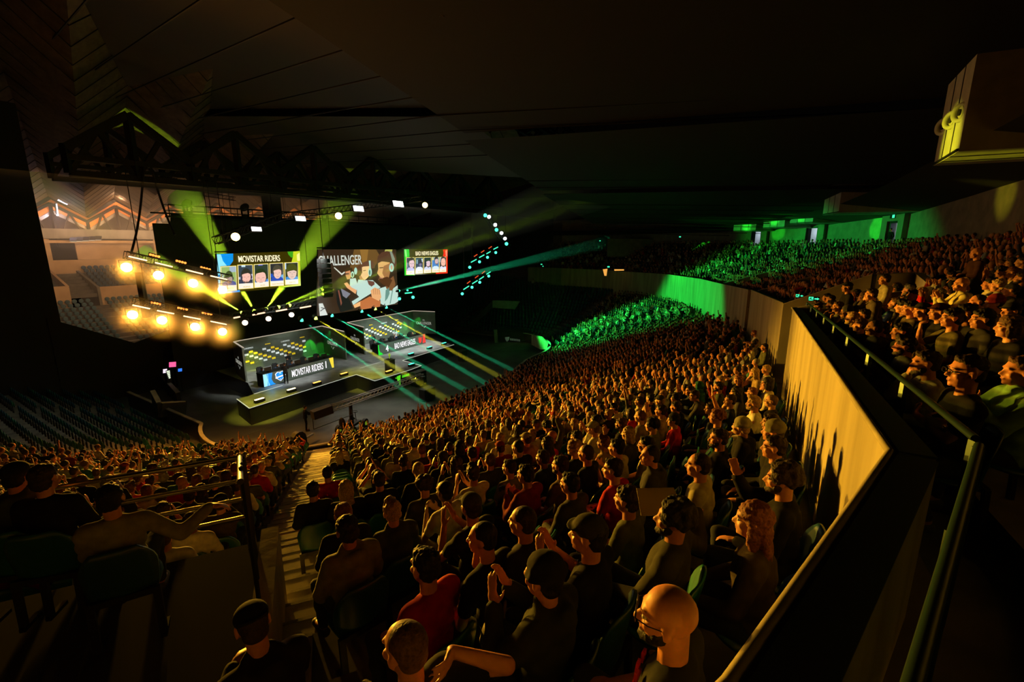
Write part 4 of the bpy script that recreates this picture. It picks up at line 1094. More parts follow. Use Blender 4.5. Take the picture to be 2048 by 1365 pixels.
P([(495, 405), (545, 400), (545, 415), (495, 420)], (.03, .02, .02), 5)
P(circ(592, 420, 24, 45), HP, 6); P(circ(590, 425, 12, 28), (.05, .08, .06), 7)
P([(640, 330), (700, 280), (730, 300), (720, 400), (680, 440), (640, 400)], (.12, .05, .02), 3); P(circ(640, 370, 22, 50), HP, 4)
P([(675, 490), (760, 500), (880, 500), (990, 600), (900, 660), (720, 770), (655, 700), (660, 560)], WH, 5)
P([(690, 440), (740, 430), (760, 500), (700, 520)], (.5, .25, .1), 4)
P([(725, 310), (830, 300), (855, 400), (800, 470), (765, 500), (735, 470), (708, 430), (730, 390)], (.95, .62, .28), 6)
P([(715, 300), (730, 255), (790, 228), (870, 228), (910, 270), (905, 330), (870, 330), (845, 300), (760, 300), (722, 318)], (.14, .06, .03), 7)
P([(820, 225), (845, 222), (850, 340), (830, 345)], HP, 8); P(circ(838, 385, 26, 60), HP, 8); P(circ(832, 390, 12, 36), (.08, .2, .15), 9)
P([(740, 360), (780, 355), (780, 366), (740, 372)], (.3, .12, .05), 8)
P([(800, 500), (900, 520), (905, 560), (860, 590), (820, 560)], (.16, .06, .04), 6)
P([(960, 620), (1060, 590), (1120, 650), (1230, 570), (1240, 795), (1190, 830), (1050, 862), (990, 830), (980, 700)], WH, 6)
P([(1060, 640), (1110, 600), (1115, 690), (1085, 760), (1050, 800)], (.15, .3, .25), 7); P([(1150, 640), (1165, 640), (1130, 830), (1115, 835)], (.2, .35, .3), 7)
P([(1050, 540), (1170, 440), (1200, 560), (1150, 650), (1070, 620)], (.22, .09, .03), 7)
P([(950, 260), (1000, 235), (1115, 240), (1130, 350), (1100, 470), (1060, 540), (1000, 540), (960, 490), (972, 445), (938, 400), (955, 340)], (.80, .45, .16), 8)
P([(1030, 300), (1115, 260), (1130, 350), (1100, 470), (1050, 480), (1010, 400)], (.4, .18, .06), 9)
P([(960, 440), (1000, 470), (1080, 450), (1150, 500), (1100, 600), (1020, 560), (962, 510)], (.09, .03, .012), 10)
P([(965, 458), (1015, 465), (1020, 478), (968, 474)], (.45, .2, .12), 11)
P([(965, 320), (1020, 315), (1022, 328), (966, 332)], (.08, .03, .01), 11)
P([(932, 250), (945, 160), (1000, 105), (1070, 88), (1160, 105), (1205, 180), (1212, 300), (1165, 350), (1120, 250), (1000, 232)], (.10, .035, .02), 11)
P([(1110, 90), (1140, 95), (1185, 200), (1180, 270), (1150, 240)], (.25, .3, .22), 12); P(circ(1135, 320, 34, 62), HP, 13); P(circ(1135, 320, 14, 34), (.6, .35, .25), 14)
P([(840, 645), (900, 600), (975, 640), (992, 740), (960, 795), (860, 745)], (.85, .43, .18), 12)
for i in range(4): P([(872 + 28 * i, 620 - 3 * i), (880 + 28 * i, 618 - 3 * i), (890 + 26 * i, 700), (884 + 26 * i, 702)], (.45, .2, .08), 13)
P([(580, 800), (700, 725), (725, 765), (600, 850)], WH, 8); P([(600, 850), (715, 790), (700, 862), (620, 892)], (.95, .5, .2), 9)
P([(697, 800), (830, 728), (885, 742), (985, 800), (975, 872), (697, 918)], (.55, .17, .05), 11)
P([(350, 600), (430, 620), (520, 720), (600, 900), (420, 955), (370, 820)], (.012, .008, .006), 9)
P([(420, 612), (560, 690), (500, 755), (450, 720)], (.22, .22, .26), 10); P([(380, 640), (400, 640), (440, 820), (425, 860)], (.25, .08, .05), 10)
m.build('picture', sc3)
ztext('video_lettering', 'CHALLENGER', 440, 285, 7.062, 620, 490, VS, 140, 610, em('video_white', (.8, .85, .75), .85), sc3, 4, .012)
area('screen_glow', at_v(715, 560, VS) + VD * .4, at_v(715, 560, VS) + VD * 5, 130, (.9, .7, .5), 8, 5)

# ---- lighting rigs
def rig_truss(px0, px1, v, label, depth=.4, group=None):
    a, b = at_v(*px0, v), at_v(*px1, v)
    t = thing('light_truss', label, 'truss', a, 0, group)
    d_ = (b - a).normalized(); s_ = d_.cross(ZD).normalized() * depth / 2; u_ = s_.cross(d_).normalized() * depth / 2
    m = MB()
    for x in (-1, 1):
        for y in (-1, 1): m.cyl(a + s_ * x + u_ * y, b + s_ * x + u_ * y, .03, .03, BLACKM, 6)
    m.build('chord', t)
    m = MB(); n = max(3, int((b - a).length / depth))
    for i in range(n):
        p, q = a.lerp(b, i / n), a.lerp(b, (i + 1) / n)
        for x in (-1, 1):
            m.cyl(p + s_ * x - u_, q + s_ * x + u_, .015, .015, BLACKM, 4); m.cyl(p + s_ * x - u_, p + s_ * x + u_, .015, .015, BLACKM, 4)
            m.cyl(p - s_ + u_ * x, q + s_ + u_ * x, .015, .015, BLACKM, 4)
    m.build('lacing', t)
    for k in (.12, .88):
        p = a.lerp(b, k); c = MB(); c.cyl(p + ZD * .2, Vector((p.x, p.y, 15.8)), .02, .02, BLACKM, 5); c.build('chain', t)
    return t
def lamp(px, py, v, lens, r, label, face=None, group=None, cat='stage lamp'):
    p = at_v(px, py, v); f = (Vector((0, 0, CAM_H)) - p).normalized() if face is None else face.normalized()
    f = (f + Vector((0, 0, 0))).normalized()
    t = thing('stage_lamp', label, cat, p, 0, group)
    m = MB(); m.cyl(p - f * .32, p - f * .02, r * .6, r * 1.05, BLACKM, 14); m.build('housing', t)
    m = MB(); m.cyl(p - f * .02, p + f * .01, r, r, lens, 18); m.build('lens', t)
    s_ = f.cross(ZD).normalized()
    m = MB(); m.beam(p - f * .15 + s_ * r * 1.2, p - f * .15 + s_ * r * 1.2 + ZD * r * 1.6, .03, .03, BLACKM, (1, 0, 0)); m.beam(p - f * .15 - s_ * r * 1.2, p - f * .15 - s_ * r * 1.2 + ZD * r * 1.6, .03, .03, BLACKM, (1, 0, 0))
    m.beam(p - f * .15 - s_ * r * 1.2 + ZD * r * 1.6, p - f * .15 + s_ * r * 1.2 + ZD * r * 1.6, .03, .03, BLACKM); m.build('yoke', t)
    return t, p, f
def strip(p0, p1, v, lens, label, group, w=.07):
    a, b = at_v(*p0, v), at_v(*p1, v); t = thing('light_strip', label, 'light strip', a, 0, group)
    MB().beam(a - VD * .07, b - VD * .07, .08, .12, BLACKM).build('housing', t)
    MB().beam(a, b, .03, w, lens).build('tube', t)
    return t
def blinder(cells, v, lens, label, group, r=.065):
    ps = [at_v(x, y, v) for x, y in cells]; t = thing('blinder_light', label, 'stage lamp', ps[0], 0, group)
    MB().beam(ps[0] - VD * .1 - (ps[1] - ps[0]) * .4, ps[-1] - VD * .1 + (ps[1] - ps[0]) * .4, .12, .22, BLACKM).build('housing', t)
    for p in ps: MB().cyl(p - VD * .03, p + VD * .01, r, r, lens, 10).build('lamp_cell', t)
    return t
VR = -31
HALOV = bpy.data.materials.new('lamp_halo_volume'); HALOV.use_nodes = True; _n = HALOV.node_tree; _n.nodes.clear()  # volume ball added around each amber lamp to imitate lens glow
_o = _n.nodes.new('ShaderNodeOutputMaterial'); _s = _n.nodes.new('ShaderNodeVolumeScatter'); _tc = _n.nodes.new('ShaderNodeTexCoord'); _ml = _n.nodes.new('ShaderNodeVectorMath'); _ml.operation = 'LENGTH'; _mr = _n.nodes.new('ShaderNodeMapRange')
_mr.inputs['From Min'].default_value = 0; _mr.inputs['From Max'].default_value = 1.35; _mr.inputs['To Min'].default_value = 0.85; _mr.inputs['To Max'].default_value = 0
_pw = _n.nodes.new('ShaderNodeMath'); _pw.operation = 'MULTIPLY'
_n.links.new(_tc.outputs['Object'], _ml.inputs[0]); _n.links.new(_ml.outputs['Value'], _mr.inputs['Value']); _n.links.new(_mr.outputs[0], _pw.inputs[0]); _n.links.new(_mr.outputs[0], _pw.inputs[1]); _n.links.new(_pw.outputs[0], _s.inputs['Density'])
_n.links.new(_s.outputs[0], _o.inputs['Volume'])
rig_truss((250, 510), (460, 557), VR - .4, 'upper black truss of the amber side rig by the screen')
rig_truss((268, 602), (462, 642), VR - .4, 'lower black truss of the amber side rig')
HOTA = em('amber_glare', (1.0, .72, .30), 24.0)
for i, (x, y) in enumerate([(253, 535), (317, 551), (386, 567), (445, 580)]):
    t, p, f = lamp(x, y, VR, HOTA, .24, ords[i] + ' big round amber lamp under the upper amber truss, from its outer end', group='amber lamps of the side rig')
    spot('amber_lamp_glow', p + f * .05, p + f * 5 - ZD * 1.5, 1900, (1, .36, .02), 165, 1.0, .2); _h = MB().ell((0, 0, 0), (1.4, 1.4, 1.4), HALOV, 20, 14).build('halo_ball'); _h.parent = t; _h.location = f * .15
for i, (x, y) in enumerate([(265, 630), (324, 641), (390, 654), (445, 664)]):
    t, p, f = lamp(x, y, VR, HOTA, .23, ords[i] + ' big round amber lamp under the lower amber truss, from its outer end', group='amber lamps of the side rig')
    spot('amber_lamp_glow', p + f * .05, p + f * 5 - ZD * 1.5, 1900, (1, .36, .02), 165, 1.0, .2); _h = MB().ell((0, 0, 0), (1.4, 1.4, 1.4), HALOV, 20, 14).build('halo_ball'); _h.parent = t; _h.location = f * .15
AST = em('amber_strip', (1.0, .62, .32), 3.0)
for i, (a, b) in enumerate([((257, 513), (294, 521.5)), ((310, 525.5), (345, 534)), ((372, 540), (406, 548.5)), ((421, 552), (454, 559.5))]):
    strip(a, b, VR + .1, AST, ords[i] + ' amber strip on the upper amber truss, from its outer end', 'amber strips')
for i, (a, b) in enumerate([((265, 610.5), (300, 618)), ((314, 621.5), (348, 628)), ((367, 632.5), (401, 639)), ((421, 643), (453, 649.5))]):
    strip(a, b, VR + .1, AST, ords[i] + ' amber strip on the lower amber truss, from its outer end', 'amber strips')
ABL = em('amber_cell', (1.0, .25, .04), 2.6)
for i, (x, y) in enumerate([(301, 509.5), (354, 522), (403, 535)]):
    blinder([(x + 5.5 * k, y + 1.4 * k) for k in range(4)], VR - .5, ABL, ords[i] + ' row of four amber cells above the upper amber truss', 'four cell lamps')
for i, (x, y) in enumerate([(304, 605.5), (357, 616), (406, 626)]):
    blinder([(x + 5.5 * k, y + 1.1 * k) for k in range(4)], VR - .5, ABL, ords[i] + ' row of four amber cells above the lower amber truss', 'four cell lamps')
# far rig, green
rig_truss((935, 530), (1002, 490), VR - .4, 'upper black truss of the green side rig')
rig_truss((920, 586), (988, 542), VR - .4, 'lower black truss of the green side rig')
GST = em('green_strip', (.05, 1.0, .45), 1.7)
for i, (a, b) in enumerate([((942, 525), (953, 519)), ((958.5, 515.5), (968.5, 510)), ((973, 508), (981, 503.5)), ((987, 499), (996, 494.5))]): strip(a, b, VR, GST, ords[i] + ' green strip on the upper green truss, from its stage end', 'green strips', .1)
for i, (a, b) in enumerate([((927, 579.5), (938, 572.5)), ((944.5, 568), (955, 561.5)), ((958.5, 559.5), (967.5, 553.5)), ((973, 549), (981, 544))]): strip(a, b, VR, GST, ords[i] + ' green strip on the lower green truss, from its stage end', 'green strips', .1)
for i, (x, y) in enumerate([(939.5, 535), (959, 524), (975, 515), (991.5, 505.5)]): lamp(x, y, VR, TEAL_E, .15, ords[i] + ' small green lamp under the upper green truss', group='green rig lamps')
for i, (x, y) in enumerate([(924.5, 588), (944, 575), (959.5, 565), (977.5, 552.5)]): lamp(x, y, VR, TEAL_E, .15, ords[i] + ' small green lamp under the lower green truss', group='green rig lamps')
for i, (x, y) in enumerate([(949, 513), (963, 505), (978, 497)]): blinder([(x + 1.7 * k, y - 1.1 * k) for k in range(4)], VR - .4, RED_E, ords[i] + ' red cell row over the upper green truss', 'four cell lamps', .05)
for i, (x, y) in enumerate([(935, 567), (951, 556), (964.5, 547)]): blinder([(x + 1.7 * k, y - 1.3 * k) for k in range(4)], VR - .4, RED_E, ords[i] + ' red cell row over the lower green truss', 'four cell lamps', .05)
for i, (x, y, e, n_) in enumerate([(970.5, 431, TEAL_E, 'topmost green lamp of the slanting lamp column'), (978, 434, WHT_E, 'topmost white lamp of the slanting lamp column'), (990.5, 450, WHT_E, 'second white lamp of the slanting lamp column'), (993, 460, TEAL_E, 'middle green lamp of the slanting lamp column'),
                                (1003, 466.5, WHT_E, 'third white lamp of the slanting lamp column'), (1010, 477.5, WHT_E, 'lowest white lamp of the slanting lamp column'), (1013, 488, TEAL_E, 'lowest green lamp of the slanting lamp column')]): lamp(x, y, -27, e, .17, n_, group='slanting column of lamps')
rig_truss((966, 424), (1017, 494), -27.4, 'slanting black truss carrying white and green lamps')
strip((810, 587), (824, 585.5), VR, GST, 'small green strip right of the video wall', None, .1)
lamp(799, 598, VR, TEAL_E, .13, 'small green lamp beside the lower corner of the video wall'); lamp(826, 595, VR, TEAL_E, .14, 'small green lamp under the short green strip'); lamp(815, 581, VR, TEAL_E, .08, 'tiny green lamp over the short green strip')
# top truss with white panels and amber spots
rig_truss((560, 434), (840, 398), -29, 'curved lattice truss over the stage with white panels, centre length'); rig_truss((430, 482), (560, 434), -29, 'lattice truss over the stage, end length near the portraits screen')
def wpanel(px, py, label):
    p = at_v(px, py, -28.6); t = thing('led_panel_light', label, 'stage light', p, 0, 'white panel lights'); s = abs((at_v(px + 10, py, -28.6) - p).length)
    R = Matrix.Rotation(ROT_UV, 3, 'Z') @ Matrix.Rotation(-.25, 3, 'X')
    MB().box(p, (s * 2.1, .12, s * .95), BLACKM, R).build('housing', t); f = R @ Vector((0, -1, 0)); MB().box(p + f * .07, (s * 1.9, .02, s * .8), WHT_E, R).build('lit_face', t)
for i, (x, y) in enumerate([(512, 459), (600, 438), (716, 418), (795.5, 408.5)]): wpanel(x, y, ords[i] + ' white panel light on the curved truss, from the amber rig side')
for i, (x, y) in enumerate([(471, 474), (677, 432), (850, 410.5)]):
    t, p, f = lamp(x, y, -28.6, em('amber_spot_core', (1, .66, .2), 12), .23, ['amber spot at the low end of the curved truss', 'amber spot at the middle of the curved truss', 'amber spot at the far end of the curved truss'][i])
    spot('truss_spot_beam', p + f * .1, at_v(*[(500, 640), (720, 640), (960, 560)][i], -30), 9000, (.8, .75, .05), 24, .5, .05)
# lamps on the low centre truss
rig_truss((462, 632), (640, 604), -35.3, 'low straight truss with lime beams, under the portraits screen')
AS2 = em('warm_strip', (1.0, .55, .32), 2.2)
for i, (a, b) in enumerate([((467, 636.5), (480, 634)), ((505, 630.5), (530, 625.5)), ((552, 623), (574, 619)), ((600, 616.5), (622, 612.5))]): strip(a, b, -35, AS2, ords[i] + ' warm strip on the low straight truss', 'warm strips', .1)
BEAM_K = 16.0
BEAMV = bpy.data.materials.new('added_beam_haze'); BEAMV.use_nodes = True; _n = BEAMV.node_tree; _n.nodes.clear()  # denser haze added in cone shape so each beam shows
_o = _n.nodes.new('ShaderNodeOutputMaterial'); _s = _n.nodes.new('ShaderNodeVolumeScatter'); _s.inputs['Density'].default_value = 0.07; _s.inputs['Color'].default_value = (1, 1, 1, 1)
_n.links.new(_s.outputs[0], _o.inputs['Volume'])
BEAMS = [((484, 625.5), -35, at_d(285, 505, 33), LIME, 5200, 9, 'lime_lens'), ((508.5, 622), -35, at_v(372, 395, -41.5), LIME, 2600, 13, 'lime_lens'), ((532.5, 618), -35, at_v(690, 400, -41.5), LIME, 2600, 12, 'lime_lens'),
         ((557, 614.5), -31.5, at_v(1015, 425, -24), LIME, 2300, 6, 'lime_lens'), ((579, 611), -31.5, at_v(960, 478, -24), LIME, 5200, 4.5, 'lime_lens'), ((797.5, 582), -32.5, at_d(1205, 487, 72), TEAL, 9000, 3.2, 'teal_lens'),
         ((603.5, 641), -31, at_z(868, 822, 0), TEAL, 7500, 2.4, 'teal_lens'), ((631.5, 637), -31, at_z(935, 825, .3), (.9, .9, .03), 8000, 2.7, 'lime_lens'), ((664, 631.5), -31, at_z(965, 800, .2), TEAL, 7500, 2.4, 'teal_lens'),
         ((723.5, 623), -31, at_z(990, 778, .1), TEAL, 8500, 2.4, 'teal_lens'), ((750.5, 618.3), -31, at_z(1005, 757, .3), (.9, .85, .03), 9000, 2.5, 'lime_lens'), ((772.5, 615), -31, at_z(1040, 748, .3), TEAL, 7500, 2.1, 'teal_lens')]
bl = ['lime beam lamp at the outer end of the low truss, aimed outward', 'second lime beam lamp on the low truss, aimed upward outward', 'third lime beam lamp on the low truss, aimed upward inward', 'fourth lime beam lamp, thin beam toward the video wall',
      'fifth lime beam lamp, bright beam crossing the video wall', 'green beam lamp right of the video wall aimed at the far stand', 'green beam lamp above the first booth figure print', 'yellow beam lamp above the end of the first booth',
      'green beam lamp below the pale corner of the video wall', 'green beam lamp under the bottom edge of the video wall', 'yellow beam lamp under the bottom edge of the video wall', 'green beam lamp under the right corner of the video wall']
for i, (px, v, end, c, pw, ang, ln) in enumerate(BEAMS):
    p = at_v(*px, v); t, p, f = lamp(px[0], px[1], v, LIM_E if ln == 'lime_lens' else TEAL_E, .13, bl[i], face=(end - p), group='beam lamps', cat='beam lamp')
    MB().ell(p + f * .02, (.1, .1, .1), LIM_E if ln == 'lime_lens' else TEAL_E, 10, 8).build('bulb', t)
    spot('beam_light', p + f * .14, end, pw * BEAM_K, c, ang, .35, .03)
    L = (end - p).length * (1.9 if i in (3, 4) else 1); r1 = math.tan(math.radians(ang / 2)) * L * 1.02
    cb = MB(); cb.cyl(p + f * .16, p + f * (L - .1), .06, .06 + r1, BEAMV, 20, True); cb.build('beam_haze_cone', t)
for i, (x, y) in enumerate([(490, 646), (537, 638), (583, 630)]):
    t, p, f = lamp(x, y, -31, em('warm_white', (1, .75, .55), 6), .17, ords[i] + ' warm white lamp hanging under the low truss', group='warm white lamps')
    spot('booth_key', p + f * .1, W(20 + 4 * i, -38, 1.5), 260, (1, .85, .7), 26, .4, .05)
# catwalk with moving lights along the top of the backdrop
cw = thing('catwalk', 'black catwalk with thin rails along the top of the backdrop', 'catwalk', at_v(345, 430, -42.6)); m = MB()
a, b = at_v(335, 433, -42.6), at_v(870, 430, -42.6); b.z = a.z; m.beam(a, b, .9, .12, BLACKM); m.build('deck', cw)
m = MB()
for off in (-.4, .4):
    m.beam(a + VD * off + ZD * .9, b + VD * off + ZD * .9, .06, .06, BLACKM); m.beam(a + VD * off + ZD * .45, b + VD * off + ZD * .45, .04, .04, BLACKM)
for i in range(25): p = a.lerp(b, i / 24); m.beam(p + VD * .4, p + VD * .4 + ZD * .9, .05, .05, BLACKM, (1, 0, 0))
m.build('handrail', cw)
for i, (x, y) in enumerate([(376, 425), (490, 425), (648, 424)]):
    p = at_v(x, y, -42.4); p.z = a.z + .1
    t = thing('moving_light', ['unlit moving light on the catwalk, outermost', 'unlit moving light on the catwalk beside the tall mast', 'unlit moving light silhouette where the lattice truss crosses'][i], 'stage lamp', p)
    MB().box(p + ZD * .15, (.45, .45, .3), BLACKM).build('base', t); q = MB(); q.beam(p + ZD * .3 + UD * .28, p + ZD * .9 + UD * .28, .1, .1, BLACKM, (1, 0, 0)); q.beam(p + ZD * .3 - UD * .28, p + ZD * .9 - UD * .28, .1, .1, BLACKM, (1, 0, 0)); q.build('yoke', t)
    MB().ell(p + ZD * .95, (.3, .3, .42), BLACKM, 12, 8, Euler((0, .9, .5)).to_matrix()).build('head', t)
mm = at_v(545, 425, -42.9); m = MB(); m.box(Vector((mm.x, mm.y, mm.z + 1.1)), (1.25, 1.0, 3.6), BLACK, Matrix.Rotation(ROT_UV, 3, 'Z')); tag(m.build('motor_mast'), 'tall black box mast rising over the backdrop to the roof truss', 'mast')
# extra trusses far above in front of the lit roof
rig_truss((378, 384), (470, 398), -58, 'brown lattice truss under the lit zigzag roof, outer'); rig_truss((455, 386), (530, 388), -58, 'brown lattice truss under the lit zigzag roof, middle'); rig_truss((558, 392), (640, 392), -58, 'brown lattice truss under the lit zigzag roof, inner')
# line array of loudspeakers hanging beside the video wall
la = thing('line_array', 'black hanging loudspeaker column in front of the video wall edge', 'loudspeaker', at_v(650, 520, -30.5))
for i in range(8):
    p = at_v(647 + i * .9, 522 + 9.5 * i, -30.5); bx = MB(); bx.box(p, (.8, .5, .3), BLACKM, Matrix.Rotation(ROT_UV, 3, 'Z') @ Matrix.Rotation(.06 * i, 3, 'X')); bx.build('cabinet', la)
c = MB(); p = at_v(647, 519, -30.5); c.cyl(p, Vector((p.x, p.y, 15.8)), .03, .03, BLACKM, 6); c.build('chain', la)
CABW = mat('cable_black', (.02, .02, .02), .7)
for i, (a, b) in enumerate([((288, 330), (262, 508)), ((300, 330), (350, 470))]):
    p0, p1 = at_v(*a, -33.9), at_v(*b, -32.5); m = MB(); pts = [p0.lerp(p1, k / 10) - ZD * (.5 * math.sin(PI * k / 10)) for k in range(11)]
    m.tube(pts, .06, CABW, 6); tag(m.build('cable_loom'), ['thick black cable hanging from the roof truss to the amber rig', 'black cable slanting from the roof truss to the backdrop corner'][i], 'cable')
mp_ = MB(); p = at_v(278, 545, -32); mp_.beam(p, p - ZD * 2.6, .28, .28, BLACKM, (1, 0, 0)); tag(mp_.build('rig_mast'), 'short black mast joining the two amber trusses', 'mast')

# ---- haze hanging over the stage and the pit
hz = bpy.data.materials.new('haze'); hz.use_nodes = True; nt = hz.node_tree; nt.nodes.clear()
oo = nt.nodes.new('ShaderNodeOutputMaterial'); vs = nt.nodes.new('ShaderNodeVolumeScatter'); vs.inputs['Density'].default_value = 0.020; vs.inputs['Anisotropy'].default_value = 0.25
nt.links.new(vs.outputs[0], oo.inputs['Volume'])
m = MB(); m.prism([W(2, -42.9, 1.3), W(52, -42.9, 1.3), W(52, -26, 1.3), W(2, -26, 1.3)], (0, 0, 13.5), hz)
tag(m.build('haze'), 'thin stage haze that shows the light beams over the stage', 'haze', kind='stuff')
# =================================================================== PEOPLE AND SEATS
SKINM = objcol('skin', 0.5, 0.4, 0.05, 30, var=.12); HAIRM = objcol('hair', 0.65, 0.3, 0.6, 70, var=.5)
CLOTH = objcol('cloth', 0.9, 0.15, 0.35, 14, var=.3); SHOEM = objcol('shoe', 0.6, 0.3)
LIPM = mat('lips', (.30, .10, .07), .5); EYEW = mat('eye_white', (.6, .58, .52), .3); EYED = mat('eye_dark', (.02, .015, .01), .2)
SPECM = mat('spectacle_frame', (.012, .012, .012), .3, .3)

def remesh(mb, voxel, smooth=4, fac=.5, name='m', post=None, dec=None):
    me = mb.mesh(name); ob = bpy.data.objects.new(name, me); COL.objects.link(ob)
    r = ob.modifiers.new('r', 'REMESH'); r.mode = 'VOXEL'; r.voxel_size = voxel; r.use_smooth_shade = True
    if smooth:
        s = ob.modifiers.new('s', 'SMOOTH'); s.factor = fac; s.iterations = smooth
    if dec:
        d = ob.modifiers.new('d', 'DECIMATE'); d.ratio = dec
    dg = bpy.context.evaluated_depsgraph_get(); dg.update()
    out = bpy.data.meshes.new_from_object(ob.evaluated_get(dg)); out.name = name
    bpy.data.objects.remove(ob); bpy.data.meshes.remove(me)
    if post:
        co = np.empty(len(out.vertices) * 3); out.vertices.foreach_get('co', co); co = co.reshape(-1, 3)
        co = post(co); out.vertices.foreach_set('co', co.ravel()); out.update()
    out.polygons.foreach_set('use_smooth', [True] * len(out.polygons))
    return out
DUM = BLACK
def cap_(m, p, q, r0, r1, n=10):
    p = Vector(p); q = Vector(q); m.cyl(p, q, r0, r1, DUM, n, True); m.ell(p, (r0, r0, r0), DUM, n, 6); m.ell(q, (r1, r1, r1), DUM, n, 6)
def ik(s, w, a, b, pole):
    s = Vector(s); w = Vector(w); d = w - s; L = min(d.length, (a + b) * .985); dn = d.normalized(); w = s + dn * L
    x = (a * a - b * b + L * L) / (2 * L); h = math.sqrt(max(0, a * a - x * x))
    p = Vector(pole) - dn * Vector(pole).dot(dn); p.normalize()
    return s + dn * x + p * h, w
def hand(m, w, d, pn, side, curl, r=.0088, scale=1.0):
    """palm, four unequal fingers and a thumb; d = hand direction, pn = palm normal"""
    d = Vector(d).normalized(); pn = Vector(pn); pn = (pn - d * pn.dot(d)).normalized(); s = d.cross(pn) * side
    R = Matrix((s, d, pn)).transposed()
    m.ell(w + d * .045 * scale, (.040 * scale, .052 * scale, .017 * scale), DUM, 10, 6, R)
    for i, (off, L) in enumerate(((-.028, .060), (-.010, .074), (.010, .078), (.028, .070))):
        c = curl * (1.15 - .08 * i); p = w + d * .086 * scale + s * off * scale; dirv = d + s * off * 2.2
        for seg in range(3):
            dirv = (Matrix.Rotation(c, 3, s * side * (1 if True else 1)) @ dirv) if False else (dirv * math.cos(c) + pn * math.sin(c) * 1.0).normalized()
            c *= .9; q = p + dirv * (L * scale / 2.6); cap_(m, p, q, r * (1 - .08 * seg), r * (.94 - .1 * seg), 7); p = q
    p = w + d * .022 * scale + s * .032 * scale; dv = (s * .8 + d * .75 + pn * (.25 + curl * .5)).normalized()
    for seg in range(2):
        q = p + dv * .034 * scale; cap_(m, p, q, r * 1.2, r * 1.05, 7); p = q; dv = (dv * .8 + d * .5 + pn * curl * .4 - s * .2).normalized()
def head_shapes(m, M, wide=1.0):
    def E(c, r): m.ell(M @ Vector(c), r, DUM, 14, 10, M.to_3x3())
    def K(p, q, a, b): cap_(m, M @ Vector(p), M @ Vector(q), a, b, 10)
    E((0, -.012, .030), (.076 * wide, .094, .086)); E((0, .026, -.018), (.061 * wide, .064, .074)); E((0, .030, -.070), (.050 * wide, .054, .044)); E((0, .072, -.093), (.021, .017, .016))
    K((0, .086, .010), (0, .106, -.026), .008, .0135); K((-.014, .092, -.030), (.014, .092, -.030), .009, .009)
    K((-.036, .076, .026), (.036, .076, .026), .013, .013)
    for s in (-1, 1):
        E((s * .040, .056, -.024), (.022, .026, .026)); E((s * .079 * wide, -.006, -.004), (.009, .021, .033)); E((s * .082 * wide, -.014, .012), (.008, .012, .018))
    K((-.017, .088, -.060), (.017, .088, -.060), .0085, .0085)
def socket(M):
    inv = M.inverted(); A = np.array(M); I = np.array(inv)
    def f(co):
        h = co @ I[:3, :3].T + I[:3, 3]
        for s in (-1, 1):
            d2 = ((h[:, 0] - s * .031) / .018) ** 2 + ((h[:, 2] - .004) / .0115) ** 2
            k = np.exp(-d2) * (h[:, 1] > .03); h[:, 1] -= .0115 * k
        d2 = ((h[:, 0]) / .02) ** 2 + ((h[:, 2] + .0595) / .0028) ** 2
        h[:, 1] -= .004 * np.exp(-d2) * (h[:, 1] > .05)
        return h @ A[:3, :3].T + A[:3, 3]
    return f
UPA, FOA = .285, .255
